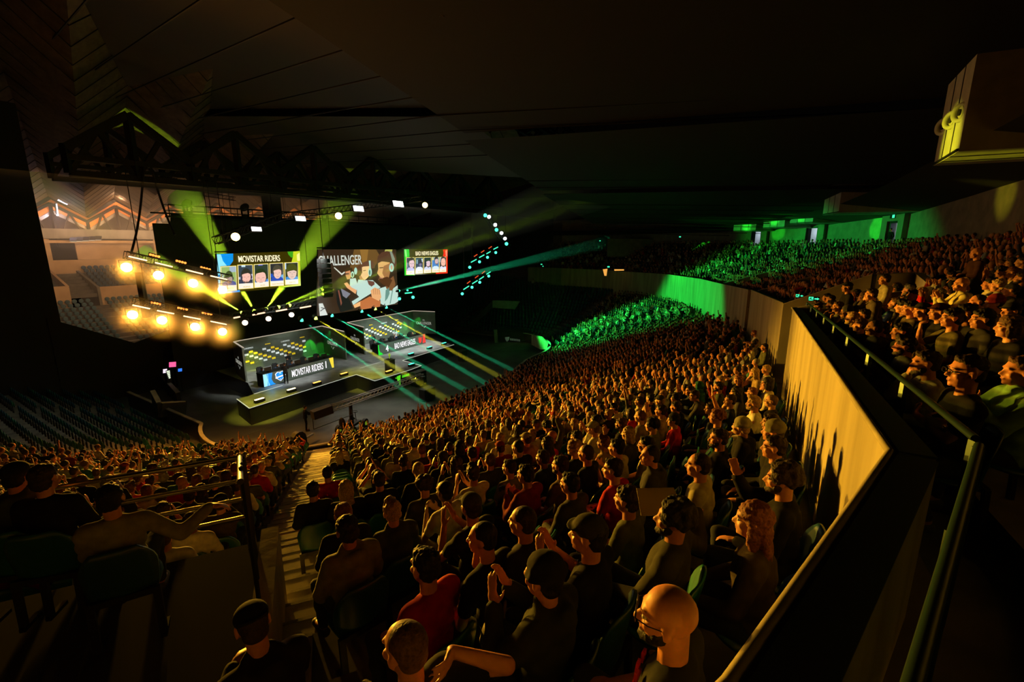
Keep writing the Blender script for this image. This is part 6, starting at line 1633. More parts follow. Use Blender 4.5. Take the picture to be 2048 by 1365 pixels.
# px, py, tier, pose, hair, hair colour, skin, top, top colour, options, label
HEROES = [
 (1368, 1250, 'L', 'lap', 'bald', HBK, (.66, .27, .12), 'tee', (.018, .02, .018), dict(beard=1, glasses=1, eyes=1, yaw=.25, wide=1.08, vox=.0085), 'bald bearded man in glasses and dark tee, nearest the concrete parapet end'),
 (512, 1262, 'L', 'elbows', 'cap_back', HDB, SK1, 'hoodie', (.02, .017, .014), dict(yaw=-.1, pitch=-.35, capcol=(.012, .012, .012)), 'person in black backward cap and dark jacket, head bowed, beside the stair foot'),
 (836, 1318, 'L', 'neck', 'buzz', HBR, SK1, 'tee', BLK, dict(yaw=.1, vox=.0085), 'shaven head person at the bottom edge with one hand raised behind the neck'),
 (862, 1142, 'L', 'lap', 'short', HBK, SK1, 'tee', (.42, .008, .010), dict(vox=.0085), 'man with short black hair in a bright red shirt seen from behind'),
 (700, 1068, 'L', 'lap', 'fringe', HBK, SK2, 'hoodie', (.17, .17, .12), dict(pitch=-.2), 'person in pale grey hoodie seen from behind, beside empty blue aisle seats'),
 (1098, 1160, 'L', 'clap', 'beanie', HBK, SK1, 'hoodie', (.03, .035, .02), dict(capcol=(.015, .015, .013)), 'person in black beanie and dark hoodie raising a hand to clap, beige bag beside'),
 (1186, 1075, 'L', 'clap', 'cap', HBK, SK1, 'tee', BLK, dict(yaw=.2, eyes=1, capcol=(.05, .05, .035)), 'clapping man in dark cap and black tee with pale neckband'),
 (1333, 1035, 'L', 'arm_out', 'curly', HBK, SK2, 'jumper', (.05, .05, .03), dict(yaw=.2, beard=1), 'curly black haired man stretching an arm over the next seat'),
 (1272, 1100, 'L', 'lap', None, HBK, SK1, 'hoodie', (.42, .42, .16), dict(skip=1), ''),
 (975, 1083, 'L', 'chin', 'buzz', HBK, SK1, 'tee', BLK, dict(yaw=.45, eyes=1), 'smiling shaven head man in black turned toward the stair side'),
 (1058, 1050, 'L', 'lap', 'buzz', HDB, SK1, 'jumper', (.03, .028, .022), dict(yaw=.2), 'man with cropped hair and dark collar looking at the stage, behind a shaven head man'),
 (1575, 1062, 'L', 'lap', 'long', HRD, SK0, 'jumper', (.06, .045, .03), dict(yaw=.1, eyes=1), 'person with long reddish hair down the back, next to the parapet'),
 (1600, 968, 'L', 'point', 'curly', HDB, SK1, 'jumper', BLK, dict(yaw=.1, eyes=1, beard=1), 'wavy haired man with raised finger against the parapet'),
 (1616, 910, 'L', 'lap', 'short', HDB, SK1, 'jumper', BLK, dict(yaw=.1, eyes=1), 'young man with short brown hair in black next to the parapet'),
 (1568, 868, 'L', 'lap', 'beanie', HDB, SK1, 'jumper', BLK, dict(capcol=(.20, .19, .11)), 'person in a slouchy olive beanie by the parapet'),
 (1590, 775, 'L', 'lap', 'bob', HBK, SK1, 'jumper', CRM, dict(glasses=1), 'person with black bob, glasses and pale scarf by the parapet'),
 (1562, 775, 'L', 'chin', 'short', HBR, SK1, 'jumper', BLK, dict(glasses=1), 'man in glasses and black coat, hand at the mouth, near the parapet'),
 (1577, 700, 'L', 'lap', 'short', HDB, SK1, 'jumper', OLV, dict(), 'man with dark hair in open olive shirt, seated below the parapet'),
 (1563, 672, 'L', 'elbows', 'short', HRD, SK1, 'tee', WHT, dict(beard=1, glasses=1), 'bearded man in glasses and white jersey with black badge near the parapet'),
 (1436, 835, 'L', 'raised', 'curly', HRD, SK1, 'tee', BLK, dict(yaw=.1), 'ginger curly man lifting a wristband arm in front of another man'),
 (1447, 880, 'L', 'lap', 'short', HDB, SK1, 'jumper', BLK, dict(yaw=.3, beard=1), 'man with tipped back head and short beard in black'),
 (1442, 775, 'L', 'lap', 'short', HBK, SK1, 'jumper', (.05, .06, .03), dict(beard=1), 'bearded man in profile wearing dark green, mid stand'),
 (1482, 760, 'L', 'lap', 'long', HRD, SK0, 'jumper', BLK, dict(), 'woman with long straight red brown hair in mid stand'),
 (1062, 955, 'L', 'phone', 'short', HBK, SK1, 'jumper', MRN, dict(eyes=1), 'man in dark red jumper holding a controller in both hands'),
 (1245, 900, 'L', 'phone', 'short', HBK, SK1, 'tee', (.40, .38, .20), dict(bareleg=1), 'man in pale yellow tee and shorts with one knee up'),
 (1300, 893, 'L', 'lap', 'short', HBK, SK1, 'tee', (.42, .38, .22), dict(glasses=1), 'man in glasses and cream tee next to the pale yellow tee man'),
 (1180, 910, 'L', 'lap', 'buzz', HDB, SK1, 'tee', BLK, dict(), 'man with cropped head and dark shirt with yellow collar, mid stand'),
 (1128, 935, 'L', 'lap', 'short', HDB, SK1, 'tee', (.10, .07, .04), dict(beard=1), 'bearded man in brown top in the middle of the stand'),
 (1003, 880, 'L', 'lap', 'short', HBL, SK1, 'tee', WHT, dict(), 'fair haired man in a white tee with a printed back'),
 (1410, 935, 'L', 'lap', 'buzz', HDB, SK1, 'jumper', (.40, .36, .2), dict(yaw=.1), 'man in cream jumper behind the curly black haired man'),
 (626, 985, 'L', 'lap', 'short', HBK, SK2, 'jumper', BLK, dict(vox=.0085), 'dark haired person in black on the first seat beside the stairs'),
 (655, 950, 'L', 'lap', 'short', HBK, SK1, 'tee', (.40, .008, .010), dict(), 'person in red tee just beyond the stairs'),
 (693, 982, 'L', 'lap', 'long', HBL, SK1, 'jumper', BLK, dict(), 'person with long fair hair in dark clothes near the stairs'),
 (789, 1030, 'L', 'lap', 'swept', HBL, SK1, 'hoodie', (.05, .06, .04), dict(), 'person with thick light brown hair and dark hoodie seen from behind'),
 (852, 975, 'L', 'lap', 'curly', HDB, SK1, 'jumper', (.05, .05, .04), dict(), 'curly brown haired person seen from behind in mid block'),
 (760, 965, 'L', 'lap', 'short', HDB, SK1, 'jumper', BLK, dict(), 'short haired man in black with a lit phone on his lap'),
 (690, 1035, 'L', 'lap', 'bun', HRD, SK2, 'jumper', BLK, dict(), 'person with a hair bun leaning forward above the grey hoodie'),
 (90, 1000, 'L', 'lap', 'fringe', HDB, SK1, 'jumper', BLK, dict(yaw=-.2), 'dark haired person in black coat at the far edge of the block by the rail'),
 (132, 1018, 'L', 'lap', 'short', HBR, SK1, 'tee', (.25, .04, .02), dict(), 'short brown haired person in dull red in front of the railing'),
 (22, 985, 'L', 'clasp', 'cap', HBK, SK2, 'hoodie', (.05, .06, .04), dict(), 'person in dark cap and hoodie at the very edge of the crowd'),
 (440, 1010, 'L', 'chin', 'beanie', HDB, SK1, 'jumper', (.06, .045, .03), dict(), 'person in knit hat with raised hand in front of the stairs'),
 (400, 985, 'L', 'lap', 'long', HDB, SK1, 'jumper', (.08, .06, .04), dict(), 'person with long brown hair a few rows above the pit'),
 (1148, 1345, 'L', 'lap', 'hood', HDB, SK2, 'jumper', BLK, dict(skip=1), ''),
 # upper tier
 (1932, 745, 'U', 'crossed_near', 'short', HDB, (.60, .25, .12), 'tee', (.012, .012, .013), dict(glasses=1, eyes=1, dep=3.0, scale=1.06, wide=1.1, vox=.0085, yaw=.1), 'heavy set man in glasses and black tee, nearest in the upper tier'),
 (1838, 708, 'U', 'lap', 'bob', HBL, SK0, 'jumper', BLK, dict(eyes=1, dep=4.2), 'blond bobbed person in black in the front of the upper tier'),
 (2034, 655, 'U', 'lap', 'bob', HBR, SK0, 'jumper', BLK, dict(eyes=1, yaw=-.15, dep=4.6), 'smiling person with chin length brown hair and black zip top'),
 (2050, 745, 'U', 'clap', 'short', HBR, SK1, 'hoodie', (.22, .45, .14), dict(dep=3.5), 'person in light green hoodie clapping at the picture edge'),
 (1977, 640, 'U', 'lap', 'fringe', HBK, SK1, 'hoodie', (.03, .03, .03), dict(eyes=1, dep=5.2), 'young man in striped black hooded jacket'),
 (1940, 628, 'U', 'chin', 'short', HBK, SK2, 'jumper', BLK, dict(glasses=1, eyes=1, beard=1, dep=5.7), 'bearded man in glasses resting the chin on a hand'),
 (1910, 637, 'U', 'fist', 'fringe', HBK, SK1, 'tee', (.10, .09, .04), dict(eyes=1, dep=5.5), 'young man in olive tee holding up a fist'),
 (1888, 625, 'U', 'lap', 'cap', HBK, SK1, 'jumper', BLK, dict(eyes=1, dep=6.2, capcol=(.05, .01, .01)), 'person in dark cap with a red mark, black top'),
 (1853, 622, 'U', 'lap', 'cap', HBK, SK1, 'jumper', BLK, dict(dep=7.0), 'person in black cap and black top beside the olive tee row'),
 (1829, 618, 'U', 'lap', 'fringe', HBK, SK1, 'jumper', (.10, .08, .05), dict(dep=7.2), 'dark haired boy in brown top next to a black cap'),
 (1812, 665, 'U', 'lap', 'fringe', HBK, SK1, 'hoodie', (.05, .05, .02), dict(eyes=1, dep=5.0), 'dark haired person with green lanyard behind the blond bob'),
 (1770, 660, 'U', 'lap', 'cap', HDB, SK1, 'hoodie', BLK, dict(dep=5.6), 'person in dark cap and black hooded jacket at the parapet row'),
 (1733, 632, 'U', 'chin', 'short', HDB, SK1, 'tee', (.50, .46, .28), dict(dep=6.4), 'man in pale yellow tee, chin on hand, in the parapet row'),
 (1927, 570, 'U', 'clap', 'bald', HBK, SK1, 'hoodie', (.58, .52, .22), dict(dep=7.6, eyes=1), 'bald man in pale yellow hoodie clapping in the upper tier'),
 (1775, 560, 'U', 'lap', 'short', HDB, SK1, 'hoodie', (.40, .36, .24), dict(dep=10), 'person in pale hoodie beside the exit passage wall'),
 (1700, 575, 'U', 'lap', 'cap', HBK, SK1, 'jumper', BLK, dict(dep=10), 'person in black cap above the green exit sign'),
 (1748, 590, 'U', 'chin', 'short', HDB, SK1, 'hoodie', (.09, .07, .05), dict(dep=9), 'person in brown jacket near the exit passage, arm raised'),
 (1666, 600, 'U', 'lap', 'short', HBK, SK1, 'jumper', BLK, dict(dep=9.5), 'one of two dark haired young men at the passage corner, in front'),
 (1658, 596, 'U', 'lap', 'fringe', HBK, SK1, 'jumper', BLK, dict(dep=10.2), 'one of two dark haired young men at the passage corner, behind'),
 (1959, 507, 'U', 'lap', 'bald', HBK, SK1, 'jumper', (.05, .02, .015), dict(dep=10), 'bald man in dark jacket in the middle of the upper tier'),
]
PLACED = []
gp = at_d(222, 992, 3.45); GZ = gp.z - 1.19; gp.z = GZ; _l, gf, gk = lower_place(228, 990)
h0 = heading_of(gp, gf, 'low'); fdir = Vector((math.cos(h0), math.sin(h0), 0)); rdir = Vector((fdir.y, -fdir.x, 0))
def on_platform(p):
    d = Vector((p[0], p[1], 0)) - Vector((gp.x, gp.y, 0)); return -4.2 < d.dot(rdir) < .85 and -3.0 < d.dot(fdir) < .95
for (px, py, tier, pose, hair, hc, sk, top, tc, opt, lab) in HEROES:
    if opt.get('skip'): continue
    opt = dict(opt); dep = opt.pop('dep', None)
    PM = pose_parts(pose, opt.get('yaw', 0.0), opt.get('pitch', 0.0), opt.get('vox'), opt.get('wide', 1.0))['M'].translation
    if tier == 'L':
        loc, f, k = lower_place(px, py, PM.z)
        if (lab.startswith('dark haired person in black coat') or lab.startswith('person in dark cap and hoodie at the very')): hp = at_d(px, py, 3.7); loc = Vector((hp.x, hp.y, GZ))
        u_, v_ = uv_of(loc); lim = v_wall(u_) - (.24 if lab.startswith('bald bearded') else .46)
        if v_ > lim: loc = W(u_, lim, loc.z)
    else:
        loc0, f, k = upper_place(px, py)
        if dep:
            need = .62 if 'crossed_near' == pose else .98
            for _ in range(60):
                hp = at_d(px, py, dep); u_, v_ = uv_of(hp)
                if v_ > v_wall(u_) + need: break
                dep += .05
            loc = Vector((hp.x, hp.y, hp.z - PM.z * opt.get('scale', 1.0)))
        else: loc = loc0
    hd = heading_of(loc, f, 'upper' if tier == 'U' else 'low')
    if tier == 'U': hd += .12
    if PM.y > .12: loc = loc - Vector((math.cos(hd), math.sin(hd), 0)) * (PM.y - .05)
    b, P = make_person(pose, loc, hd, sk, hair, hc, top, tc, label=lab, **opt)
    PLACED.append((loc, hd, tier, k, b))
hero_by = {h[10]: None for h in HEROES}
def find_hero(lab):
    for o in COL.objects:
        if o.get('label') == lab: return o
# things the near people wear or hold
bm_ = find_hero('bald bearded man in glasses and dark tee, nearest the concrete parapet end')
def near_stage(): pass
# red print on the near dark tee
PRT = mat('red_print', (.75, .03, .04), .7)
if bm_ is not None:
    pp = pose_parts('lap', .25, 0.0, .0085, 1.08); m = MB(); rs = random.Random(5)
    for i in range(11):
        x = rs.uniform(-.10, .07); z = rs.uniform(-.09, .03); x -= .03; c = pp['sh'] + Vector((x, .118 * math.sqrt(max(.05, 1 - (x / .19) ** 2 - ((z + .08) / .26) ** 2)) + .008, z - .04)); w = rs.uniform(.008, .022)
        m.prism([c + Vector((-w, 0, -w * .5)), c + Vector((w * .8, .003, -w)), c + Vector((w, .002, w * .7)), c + Vector((-w * .4, 0, w))], (0, .012, 0), PRT)
    child('shirt_print', m.mesh('shirt_print'), bm_)

# ---- everybody else
PAL = [('black', BLK, 30), ('charcoal', CHR, 16), ('grey', GRY, 10), ('white', WHT, 10), ('cream', CRM, 8), ('navy', NVY, 8), ('red', RED, 4), ('maroon', MRN, 4), ('olive', OLV, 6), ('tan', TAN, 6), ('teal', TEA, 3)]
HPAL = [('black hair', HBK, 30), ('dark brown hair', HDB, 30), ('brown hair', HBR, 20), ('fair hair', HBL, 10), ('ginger hair', HRD, 6), ('grey hair', HGR, 3)]
SKP = [SK0, SK1, SK1, SK2, SK2, SK3]
HK = [('short', 30), ('swept', 14), ('fringe', 14), ('buzz', 12), ('curly', 8), ('long', 9), ('bob', 5), ('bun', 3), ('cap', 9), ('cap_back', 2), ('beanie', 4), ('bald', 3), ('hood', 2)]
PZ = [('lap', 30), ('clasp', 16), ('clap', 16), ('chin', 9), ('crossed', 8), ('elbows', 7), ('phone', 6), ('clap_high', 5), ('raised', 2), ('overhead', 1.5), ('arm_out', 2), ('fist', 2)]
def pick(r, tab, key=-1):
    tot = sum(t[key] for t in tab); x = r.uniform(0, tot)
    for t in tab:
        x -= t[key]
        if x <= 0: return t
    return tab[-1]
rnd = random.Random(11)
def occupied(s):
    px, py, d = s['pr']
    if s['sec'] == 'drape':
        if py < (893 if px < 430 else 880): return False
        if px < 430 and py < 925: return rnd.random() < .55
        if px < 190 and py < 960: return rnd.random() < .45
        return rnd.random() < .93
    if s['sec'] == 'wall':
        if s['n'] <= 1 and s['k'] > 20: return False          # the empty seats along the stairs
        if px < 1100: 
            if py < 700: return rnd.random() < .02
        if 1095 < px < 1225 and py < 700 - (px - 1100) * .95: return rnd.random() < .03
        if 1335 < px < 1530 and 850 < py < 940: return rnd.random() < .25
        return rnd.random() < .93
    return rnd.random() < .93
for s in SLOTS:
    s['hero'] = any((s['p'] - l[0]).length < (.50 if l[2] == 'L' else .42) for l in PLACED)
    s['occ'] = (not s['hero']) and occupied(s)
    if s['sec'] != 'upper' and on_platform(s['p']): s['hero'] = True; s['occ'] = False
    if s['sec'] == 'drape' and s['pr'][1] > 1120: s['occ'] = False
    if (s['p'] - Vector((0, 0, CAM_H - 2.3))).length < 1.6 and s['sec'] == 'upper': s['occ'] = False
    # nobody sits right in front of the lens
    if s['pr'][2] < 1.7 and s['sec'] != 'upper': s['occ'] = False
    if s['sec'] == 'upper' and s['pr'][2] < 3.6: s['occ'] = False
people = sorted([s for s in SLOTS if s['occ']], key=lambda s: s['pr'][2])
N_IND = 300 - len(PLACED) - 16
inview = lambda s: -10 < s['pr'][0] < 2060 and -10 < s['pr'][1] < 1375
near = [s for s in people if inview(s)][:N_IND]; nearset = set(id(s) for s in near)
far = [s for s in people if id(s) not in nearset and inview(s)]
side = {'wall': 'wall side', 'drape': 'drape side'}
for s in near:
    r = random.Random(int(s['p'].x * 977 + s['p'].y * 7919)); hairn = pick(r, HK)[0]; hcn, hcol, _ = pick(r, HPAL); tn, tcol, _ = pick(r, PAL); pose = pick(r, PZ)[0]
    top = pick(r, [('tee', 3), ('jumper', 3), ('hoodie', 3)])[0]; yaw = r.choice((-.25, 0, 0, .3)); k = r.uniform(.8, 1.25)
    gar = {'tee': 'tee', 'jumper': 'jumper', 'hoodie': 'hoodie'}[top]
    hd_ = {'cap': 'and cap', 'cap_back': 'and backward cap', 'beanie': 'and beanie', 'bald': 'with bald head', 'hood': 'with hood up'}.get(hairn, 'with ' + hcn)
    if s['sec'] == 'upper': where = 'upper tier row %s, seat %s' % (nw(s['k'] + 1), nw(s['n']))
    else: where = 'row %s, seat %s %s of stairs' % (nw(s['k'] + 1), nw(s['n']), side[s['sec']])
    lab = 'person in %s %s %s, %s' % (tn, gar, hd_, where)
    if hairn == 'hood': top = 'hoodie'
    make_person(pose, s['p'], heading_of(s['p'], s['f'], s['sec']) + r.uniform(-.12, .12), tuple(c * r.uniform(.85, 1.1) for c in r.choice(SKP)), hairn, hcol, top, tuple(c * k for c in tcol),
                legcol=r.choice(((.02, .025, .05), (.015, .015, .015), (.06, .05, .04))), label=lab, group='spectators seated in the stand', yaw=yaw, pitch=0.0, beard=r.random() < .14, glasses=r.random() < .14,
                scale=r.uniform(.94, 1.04), capcol=r.choice(((.02, .02, .02), (.05, .05, .06), (.3, .28, .2), (.25, .02, .02))))
# ---- seats
SEATC = [(.012, .07, .12), (.012, .085, .12), (.012, .11, .10), (.012, .15, .10)]
seats = []
for (l, hd, tier, k, b) in PLACED: seats.append((project(l + Vector((0, 0, .8)))[2] if project(l + Vector((0, 0, .8))) else 99, l, hd, False, None, tier))
for s in SLOTS:
    if s['hero'] or not inview(s): continue
    w = 1.0 if s['occ'] else .5
    seats.append((s['pr'][2] * w, s['p'], None, not s['occ'], s, s['sec']))
seats.sort(key=lambda x: x[0])
for d_, p, hd, fold, s, tier in seats[:300]:
    if s is not None:
        hd = heading_of(s['p'], s['f'], s['sec'], .0)
        if s['sec'] == 'upper': where = 'upper tier row %s, seat %s' % (nw(s['k'] + 1), nw(s['n']))
        else: where = 'row %s, seat %s %s of stairs' % (nw(s['k'] + 1), nw(s['n']), side[s['sec']])
        lab = '%s plastic stadium seat, %s' % ('empty folded blue green' if fold else 'occupied blue green', where)
    else:
        who = next(b for (l2, h2, t2, k2, b) in PLACED if l2 is p); lab = 'blue green seat under the ' + ' '.join(who['label'].split()[:9])
    make_seat(p, hd, fold, random.choice(SEATC), lab, 'blue green stadium seats')
# the rest of the seats and of the crowd: too many to count, built as one object each
def tiled(name, insts, temps, colname, m):
    """insts: (template index, x, y, z, heading, colour list per slot)"""
    V = []; F = []; C = []; base = 0; loops = []; starts = []
    for (ti, loc, hd, cols, sc) in insts:
        vs, fs, fc = temps[ti]; c, s_ = math.cos(hd - PI / 2), math.sin(hd - PI / 2)
        R = np.array(((c, -s_, 0), (s_, c, 0), (0, 0, 1))) * sc
        V.append(vs @ R.T + np.array(loc)); F.append(fs + base); C.append(np.array(cols)[fc]); base += len(vs)
    V = np.concatenate(V); F = np.concatenate(F); C = np.concatenate(C)
    me = bpy.data.meshes.new(name); me.vertices.add(len(V)); me.vertices.foreach_set('co', V.ravel())
    me.loops.add(len(F) * 4); me.polygons.add(len(F)); me.loops.foreach_set('vertex_index', F.ravel()); me.polygons.foreach_set('loop_start', np.arange(0, len(F) * 4, 4)); me.polygons.foreach_set('loop_total', np.full(len(F), 4))
    me.update(); me.validate()
    at = me.attributes.new('Col', 'FLOAT_COLOR', 'FACE'); cc = np.ones((len(me.polygons), 4)); cc[:, :3] = C[:len(me.polygons)]; at.data.foreach_set('color', cc.ravel())
    me.polygons.foreach_set('use_smooth', [True] * len(me.polygons)); me.materials.append(m)
    o = bpy.data.objects.new(name, me); COL.objects.link(o); return o
VCM = bpy.data.materials.new('coloured_surface'); VCM.use_nodes = True; _a = VCM.node_tree.nodes.new('ShaderNodeAttribute'); _a.attribute_name = 'Col'; VCM.node_tree.links.new(_a.outputs['Color'], VCM.node_tree.nodes['Principled BSDF'].inputs['Base Color']); VCM.node_tree.nodes['Principled BSDF'].inputs['Roughness'].default_value = .8
class QB:
    """quads only, with a colour slot per face"""
    def __init__(s): s.v = []; s.f = []; s.c = []
    def loft(s, p, q, r0, r1, slot, n=6):
        p = Vector(p); q = Vector(q); d = (q - p).normalized(); a = d.orthogonal().normalized(); b = d.cross(a); B = len(s.v)
        for (cc, r) in ((p - d * r0 * .5, r0 * .5), (p, r0), (q, r1), (q + d * r1 * .5, r1 * .5)):
            for k in range(n): t = 2 * PI * k / n; s.v.append(cc + (a * math.cos(t) + b * math.sin(t)) * r)
        for j in range(3):
            for k in range(n): s.f.append((B + j * n + k, B + j * n + (k + 1) % n, B + (j + 1) * n + (k + 1) % n, B + (j + 1) * n + k)); s.c.append(slot)
        return s
    def ell(s, c, r, slot, nu=8, rings=(-.92, -.6, 0, .55, .85, .98)):
        B = len(s.v)
        for z in rings:
            q = math.sqrt(1 - z * z)
            for k in range(nu): t = 2 * PI * k / nu; s.v.append(Vector(c) + Vector((r[0] * q * math.cos(t), r[1] * q * math.sin(t), r[2] * z)))
        for j in range(len(rings) - 1):
            for k in range(nu): s.f.append((B + j * nu + k, B + j * nu + (k + 1) % nu, B + (j + 1) * nu + (k + 1) % nu, B + (j + 1) * nu + k)); s.c.append(slot)
        return s
    def arr(s): return (np.array([tuple(v) for v in s.v]), np.array(s.f), np.array(s.c))
temps = []
for pose in ('lap', 'clap', 'clap_high', 'raised', 'overhead', 'chin'):
    P = POSES[pose]; q = QB(); q.loft((0, 0, .50), (0, .02, .80), .15, .15, 0, 7); q.loft((-.13, 0, .95), (.13, 0, .95), .075, .075, 0); q.ell((0, .01, .86), (.18, .11, .14), 0)
    q.loft((0, 0, .98), (0, .02, 1.10), .05, .05, 2, 5); q.ell((0, .035, 1.165), (.070, .088, .110), 2); q.ell((0, .006, 1.205), (.084, .096, .092), 1)
    for i, s_ in enumerate((-1, 1)):
        S = Vector((s_ * .175, 0, .94)); el, wr = ik(S, P['w'][i], UPA, FOA, (s_ * .55, -.35, -.75)); q.loft(S, el, .05, .04, 0, 5); q.loft(el, wr, .036, .026, 2 if pose != 'lap' else 0, 5); q.ell(wr + Vector(P['hd'][i]).normalized() * .07, (.03, .045, .05), 2, 5, (-.9, 0, .9))
        q.loft((s_ * .09, .02, .50), (s_ * .14, .42, .52), .08, .06, 3, 5); q.loft((s_ * .14, .42, .50), (s_ * .13, .42, .08), .055, .045, 3, 5)
    temps.append(q.arr())
ins = []
for s in far:
    r = random.Random(int(s['p'].x * 977 + s['p'].y * 7919)); tcol = pick(r, PAL)[1]; k = r.uniform(.7, 1.3); ti = pick(r, [(0, 40), (1, 30), (2, 14), (3, 4), (4, 5), (5, 9)])[0]
    ins.append((ti, s['p'], heading_of(s['p'], s['f'], s['sec']) + r.uniform(-.35, .35), [tuple(min(.8, c * k) for c in tcol), pick(r, HPAL)[1], r.choice(SKP), (.025, .025, .04)], r.uniform(.92, 1.06)))
fc_ = tiled('distant_crowd', ins, temps, 'Col', VCM)
tag(fc_, 'mass of distant spectators filling the far rows of both tiers', 'crowd', kind='stuff')
q = QB()
def seat_t(folded):
    q = QB(); q.ell((0, -.19, .66), (.225, .035, .22), 0, 8); q.loft((0, -.20, .42), (0, -.20, .10), .05, .05, 1, 4)
    if folded: q.ell((0, -.12, .58), (.21, .03, .18), 0, 6, (-.9, 0, .9))
    else: q.ell((0, .02, .44), (.21, .2, .025), 0, 6, (-.9, 0, .9))
    return q.arr()
st_ = [seat_t(False), seat_t(True)]
ins = [(1 if fold else 0, p, heading_of(s['p'], s['f'], s['sec'], 0), [random.choice(SEATC), (.02, .02, .02)], 1.0) for d_, p, hd, fold, s, tier in seats[300:] if s is not None]
fs_ = tiled('distant_seats', ins, st_, 'Col', VCM); tag(fs_, 'rows of small blue green seats farther off in both tiers', 'seats', kind='stuff')
ins = []
for r_ in range(12):
    z = 1.3 + .36 * r_; v = -57.5 - .78 * r_ - .45
    for i in range(56):
        u = -1 + i * .56
        if 17.2 < u < 18.2: continue
        ins.append((0, W(u, v, z), ROT_UV + PI / 2 + PI, [(.05, .14, .20), (.03, .03, .03)], 1.0))
for r_ in range(7):
    z = 6.6 + .34 * r_; v = -67.2 - .8 * r_ - .4
    for i in range(56):
        u = -1 + i * .56
        if 15 < u < 18.6: continue
        ins.append((0, W(u, v, z), ROT_UV - PI / 2, [(.02, .08, .16), (.03, .03, .03)], 1.0))
ins = [(a, b, ROT_UV - PI / 2, d, e) for (a, b, c, d, e) in ins]
o = tiled('far_stand_seats', ins, st_, 'Col', VCM); tag(o, 'pale blue empty seats of the lit stand past the backdrop', 'seats', kind='stuff')

# ---- players and staff on the stage
def stage_person(px, py, pose, top, tc, hair, hc, label, hd=None, z=SZ, phones=False, legcol=(.02, .02, .02), seat_back=None, group=None, foot=True, scale=1.0):
    p = at_z(px, py, z) if foot else at_z(px, py, z + 1.2)
    p.z = z; c = (Vector((0, 0, 0)) - p); h = math.atan2(VD.y, VD.x) if hd is None else hd
    return make_person(pose, p, h, SK1, hair, hc, top, tc, legcol=legcol, label=label, phones=phones, group=group, scale=scale, name='player' if phones else 'stage_staff')
def gaming_chair(p, h, col, label):
    t = thing('gaming_chair', label, 'chair', p, h - PI / 2, 'players chairs')
    m = MB(); m.box((0, 0, .47), (.5, .5, .1), col); child('seat', m.mesh('seat'), t)
    m = MB(); m.box((0, -.26, .86), (.46, .1, .76), col, Matrix.Rotation(.08, 3, 'X')); m.box((0, -.29, 1.2), (.3, .12, .2), col); child('backrest', m.mesh('backrest'), t)
    m = MB(); m.cyl((0, 0, .42), (0, 0, .1), .03, .03, BLACKM, 8)
    for i in range(5): m.beam((0, 0, .09), (.3 * math.cos(i * 1.257), .3 * math.sin(i * 1.257), .05), .05, .04, BLACKM)
    child('base', m.mesh('base'), t); return t
CHW = mat('chair_black_fabric', (.02, .02, .022), .7)
VIEWH = math.atan2(VD.y, VD.x)
for i in range(5):
    p = P1_(.10 + .2 * i, 0) - n1 * 1.25; p.z = SZ
    make_person('type', p, VIEWH, SK1, ('cap', 'short', 'fringe', 'short', 'swept')[i], HBK, 'tee', (.02, .05, .16) if i != 3 else (.02, .02, .03), label='player in dark blue jersey and headset at the %s place of the MOVISTAR RIDERS desk' % ords[i], phones=True, name='player', group='players behind the desks')
    gaming_chair(p, VIEWH, CHW, 'black chair at the %s place behind the MOVISTAR RIDERS desk' % ords[i])
    mn = thing('monitor', 'thin dark monitor at the %s place of the MOVISTAR RIDERS desk' % ords[i], 'monitor', P1_(.10 + .2 * i, 1) - n1 * .35); c = Vector(mn.location)
    MB().box(c + ZD * .22, (.56, .03, .32), BLACKM, Matrix.Rotation(math.atan2(d1.y, d1.x), 3, 'Z')).build('display', mn); MB().box(c + ZD * .04, (.2, .16, .08), BLACKM).build('foot', mn)
for i in range(5):
    p = P2_(.08 + .2 * i, 0) - n2 * 1.25; p.z = SZ
    make_person('type', p, VIEWH, SK1, ('short', 'short', 'buzz', 'short', 'bald')[i], HBK, 'tee', (.62, .62, .64), label='player in white jersey and headset at the %s place of the BAD NEWS EAGLES desk' % ords[i], phones=True, name='player', group='players behind the desks')
    gaming_chair(p, VIEWH, CHW, 'black chair at the %s place behind the BAD NEWS EAGLES desk' % ords[i])
    mn = thing('monitor', 'thin dark monitor at the %s place of the BAD NEWS EAGLES desk' % ords[i], 'monitor', P2_(.08 + .2 * i, 1) - n2 * .35); c = Vector(mn.location)
    MB().box(c + ZD * .22, (.56, .03, .32), BLACKM, Matrix.Rotation(math.atan2(d2.y, d2.x), 3, 'Z')).build('display', mn); MB().box(c + ZD * .04, (.2, .16, .08), BLACKM).build('foot', mn)
p = at_z(573, 768, SZ); make_person('stand_reach', p, VIEWH + 2.6, SK1, 'short', HBK, 'hoodie', BLK, legcol=BLK, label='stage crew member in black standing in front of the blue end of the desk', name='stage_crew')
p = P1_(.56, 0) - n1 * 2.2; p.z = SZ; make_person('stand_crossed', p, VIEWH, SK1, 'cap', HBK, 'hoodie', BLK, legcol=BLK, label='coach in black standing behind the MOVISTAR RIDERS players', name='coach')
p = P2_(.22, 0) - n2 * 2.3; p.z = SZ; make_person('stand_crossed', p, VIEWH, SK1, 'short', HBK, 'jumper', BLK, legcol=BLK, label='coach in black jacket standing behind the BAD NEWS EAGLES players', name='coach')
p = P2_(.66, 0) - n2 * 2.2; p.z = SZ; make_person('stand_reach', p, VIEWH - .5, SK1, 'short', HBK, 'tee', (.6, .6, .62), legcol=(.02, .08, .35), label='person in white jersey and blue trousers leaning behind the BAD NEWS EAGLES players', name='coach')
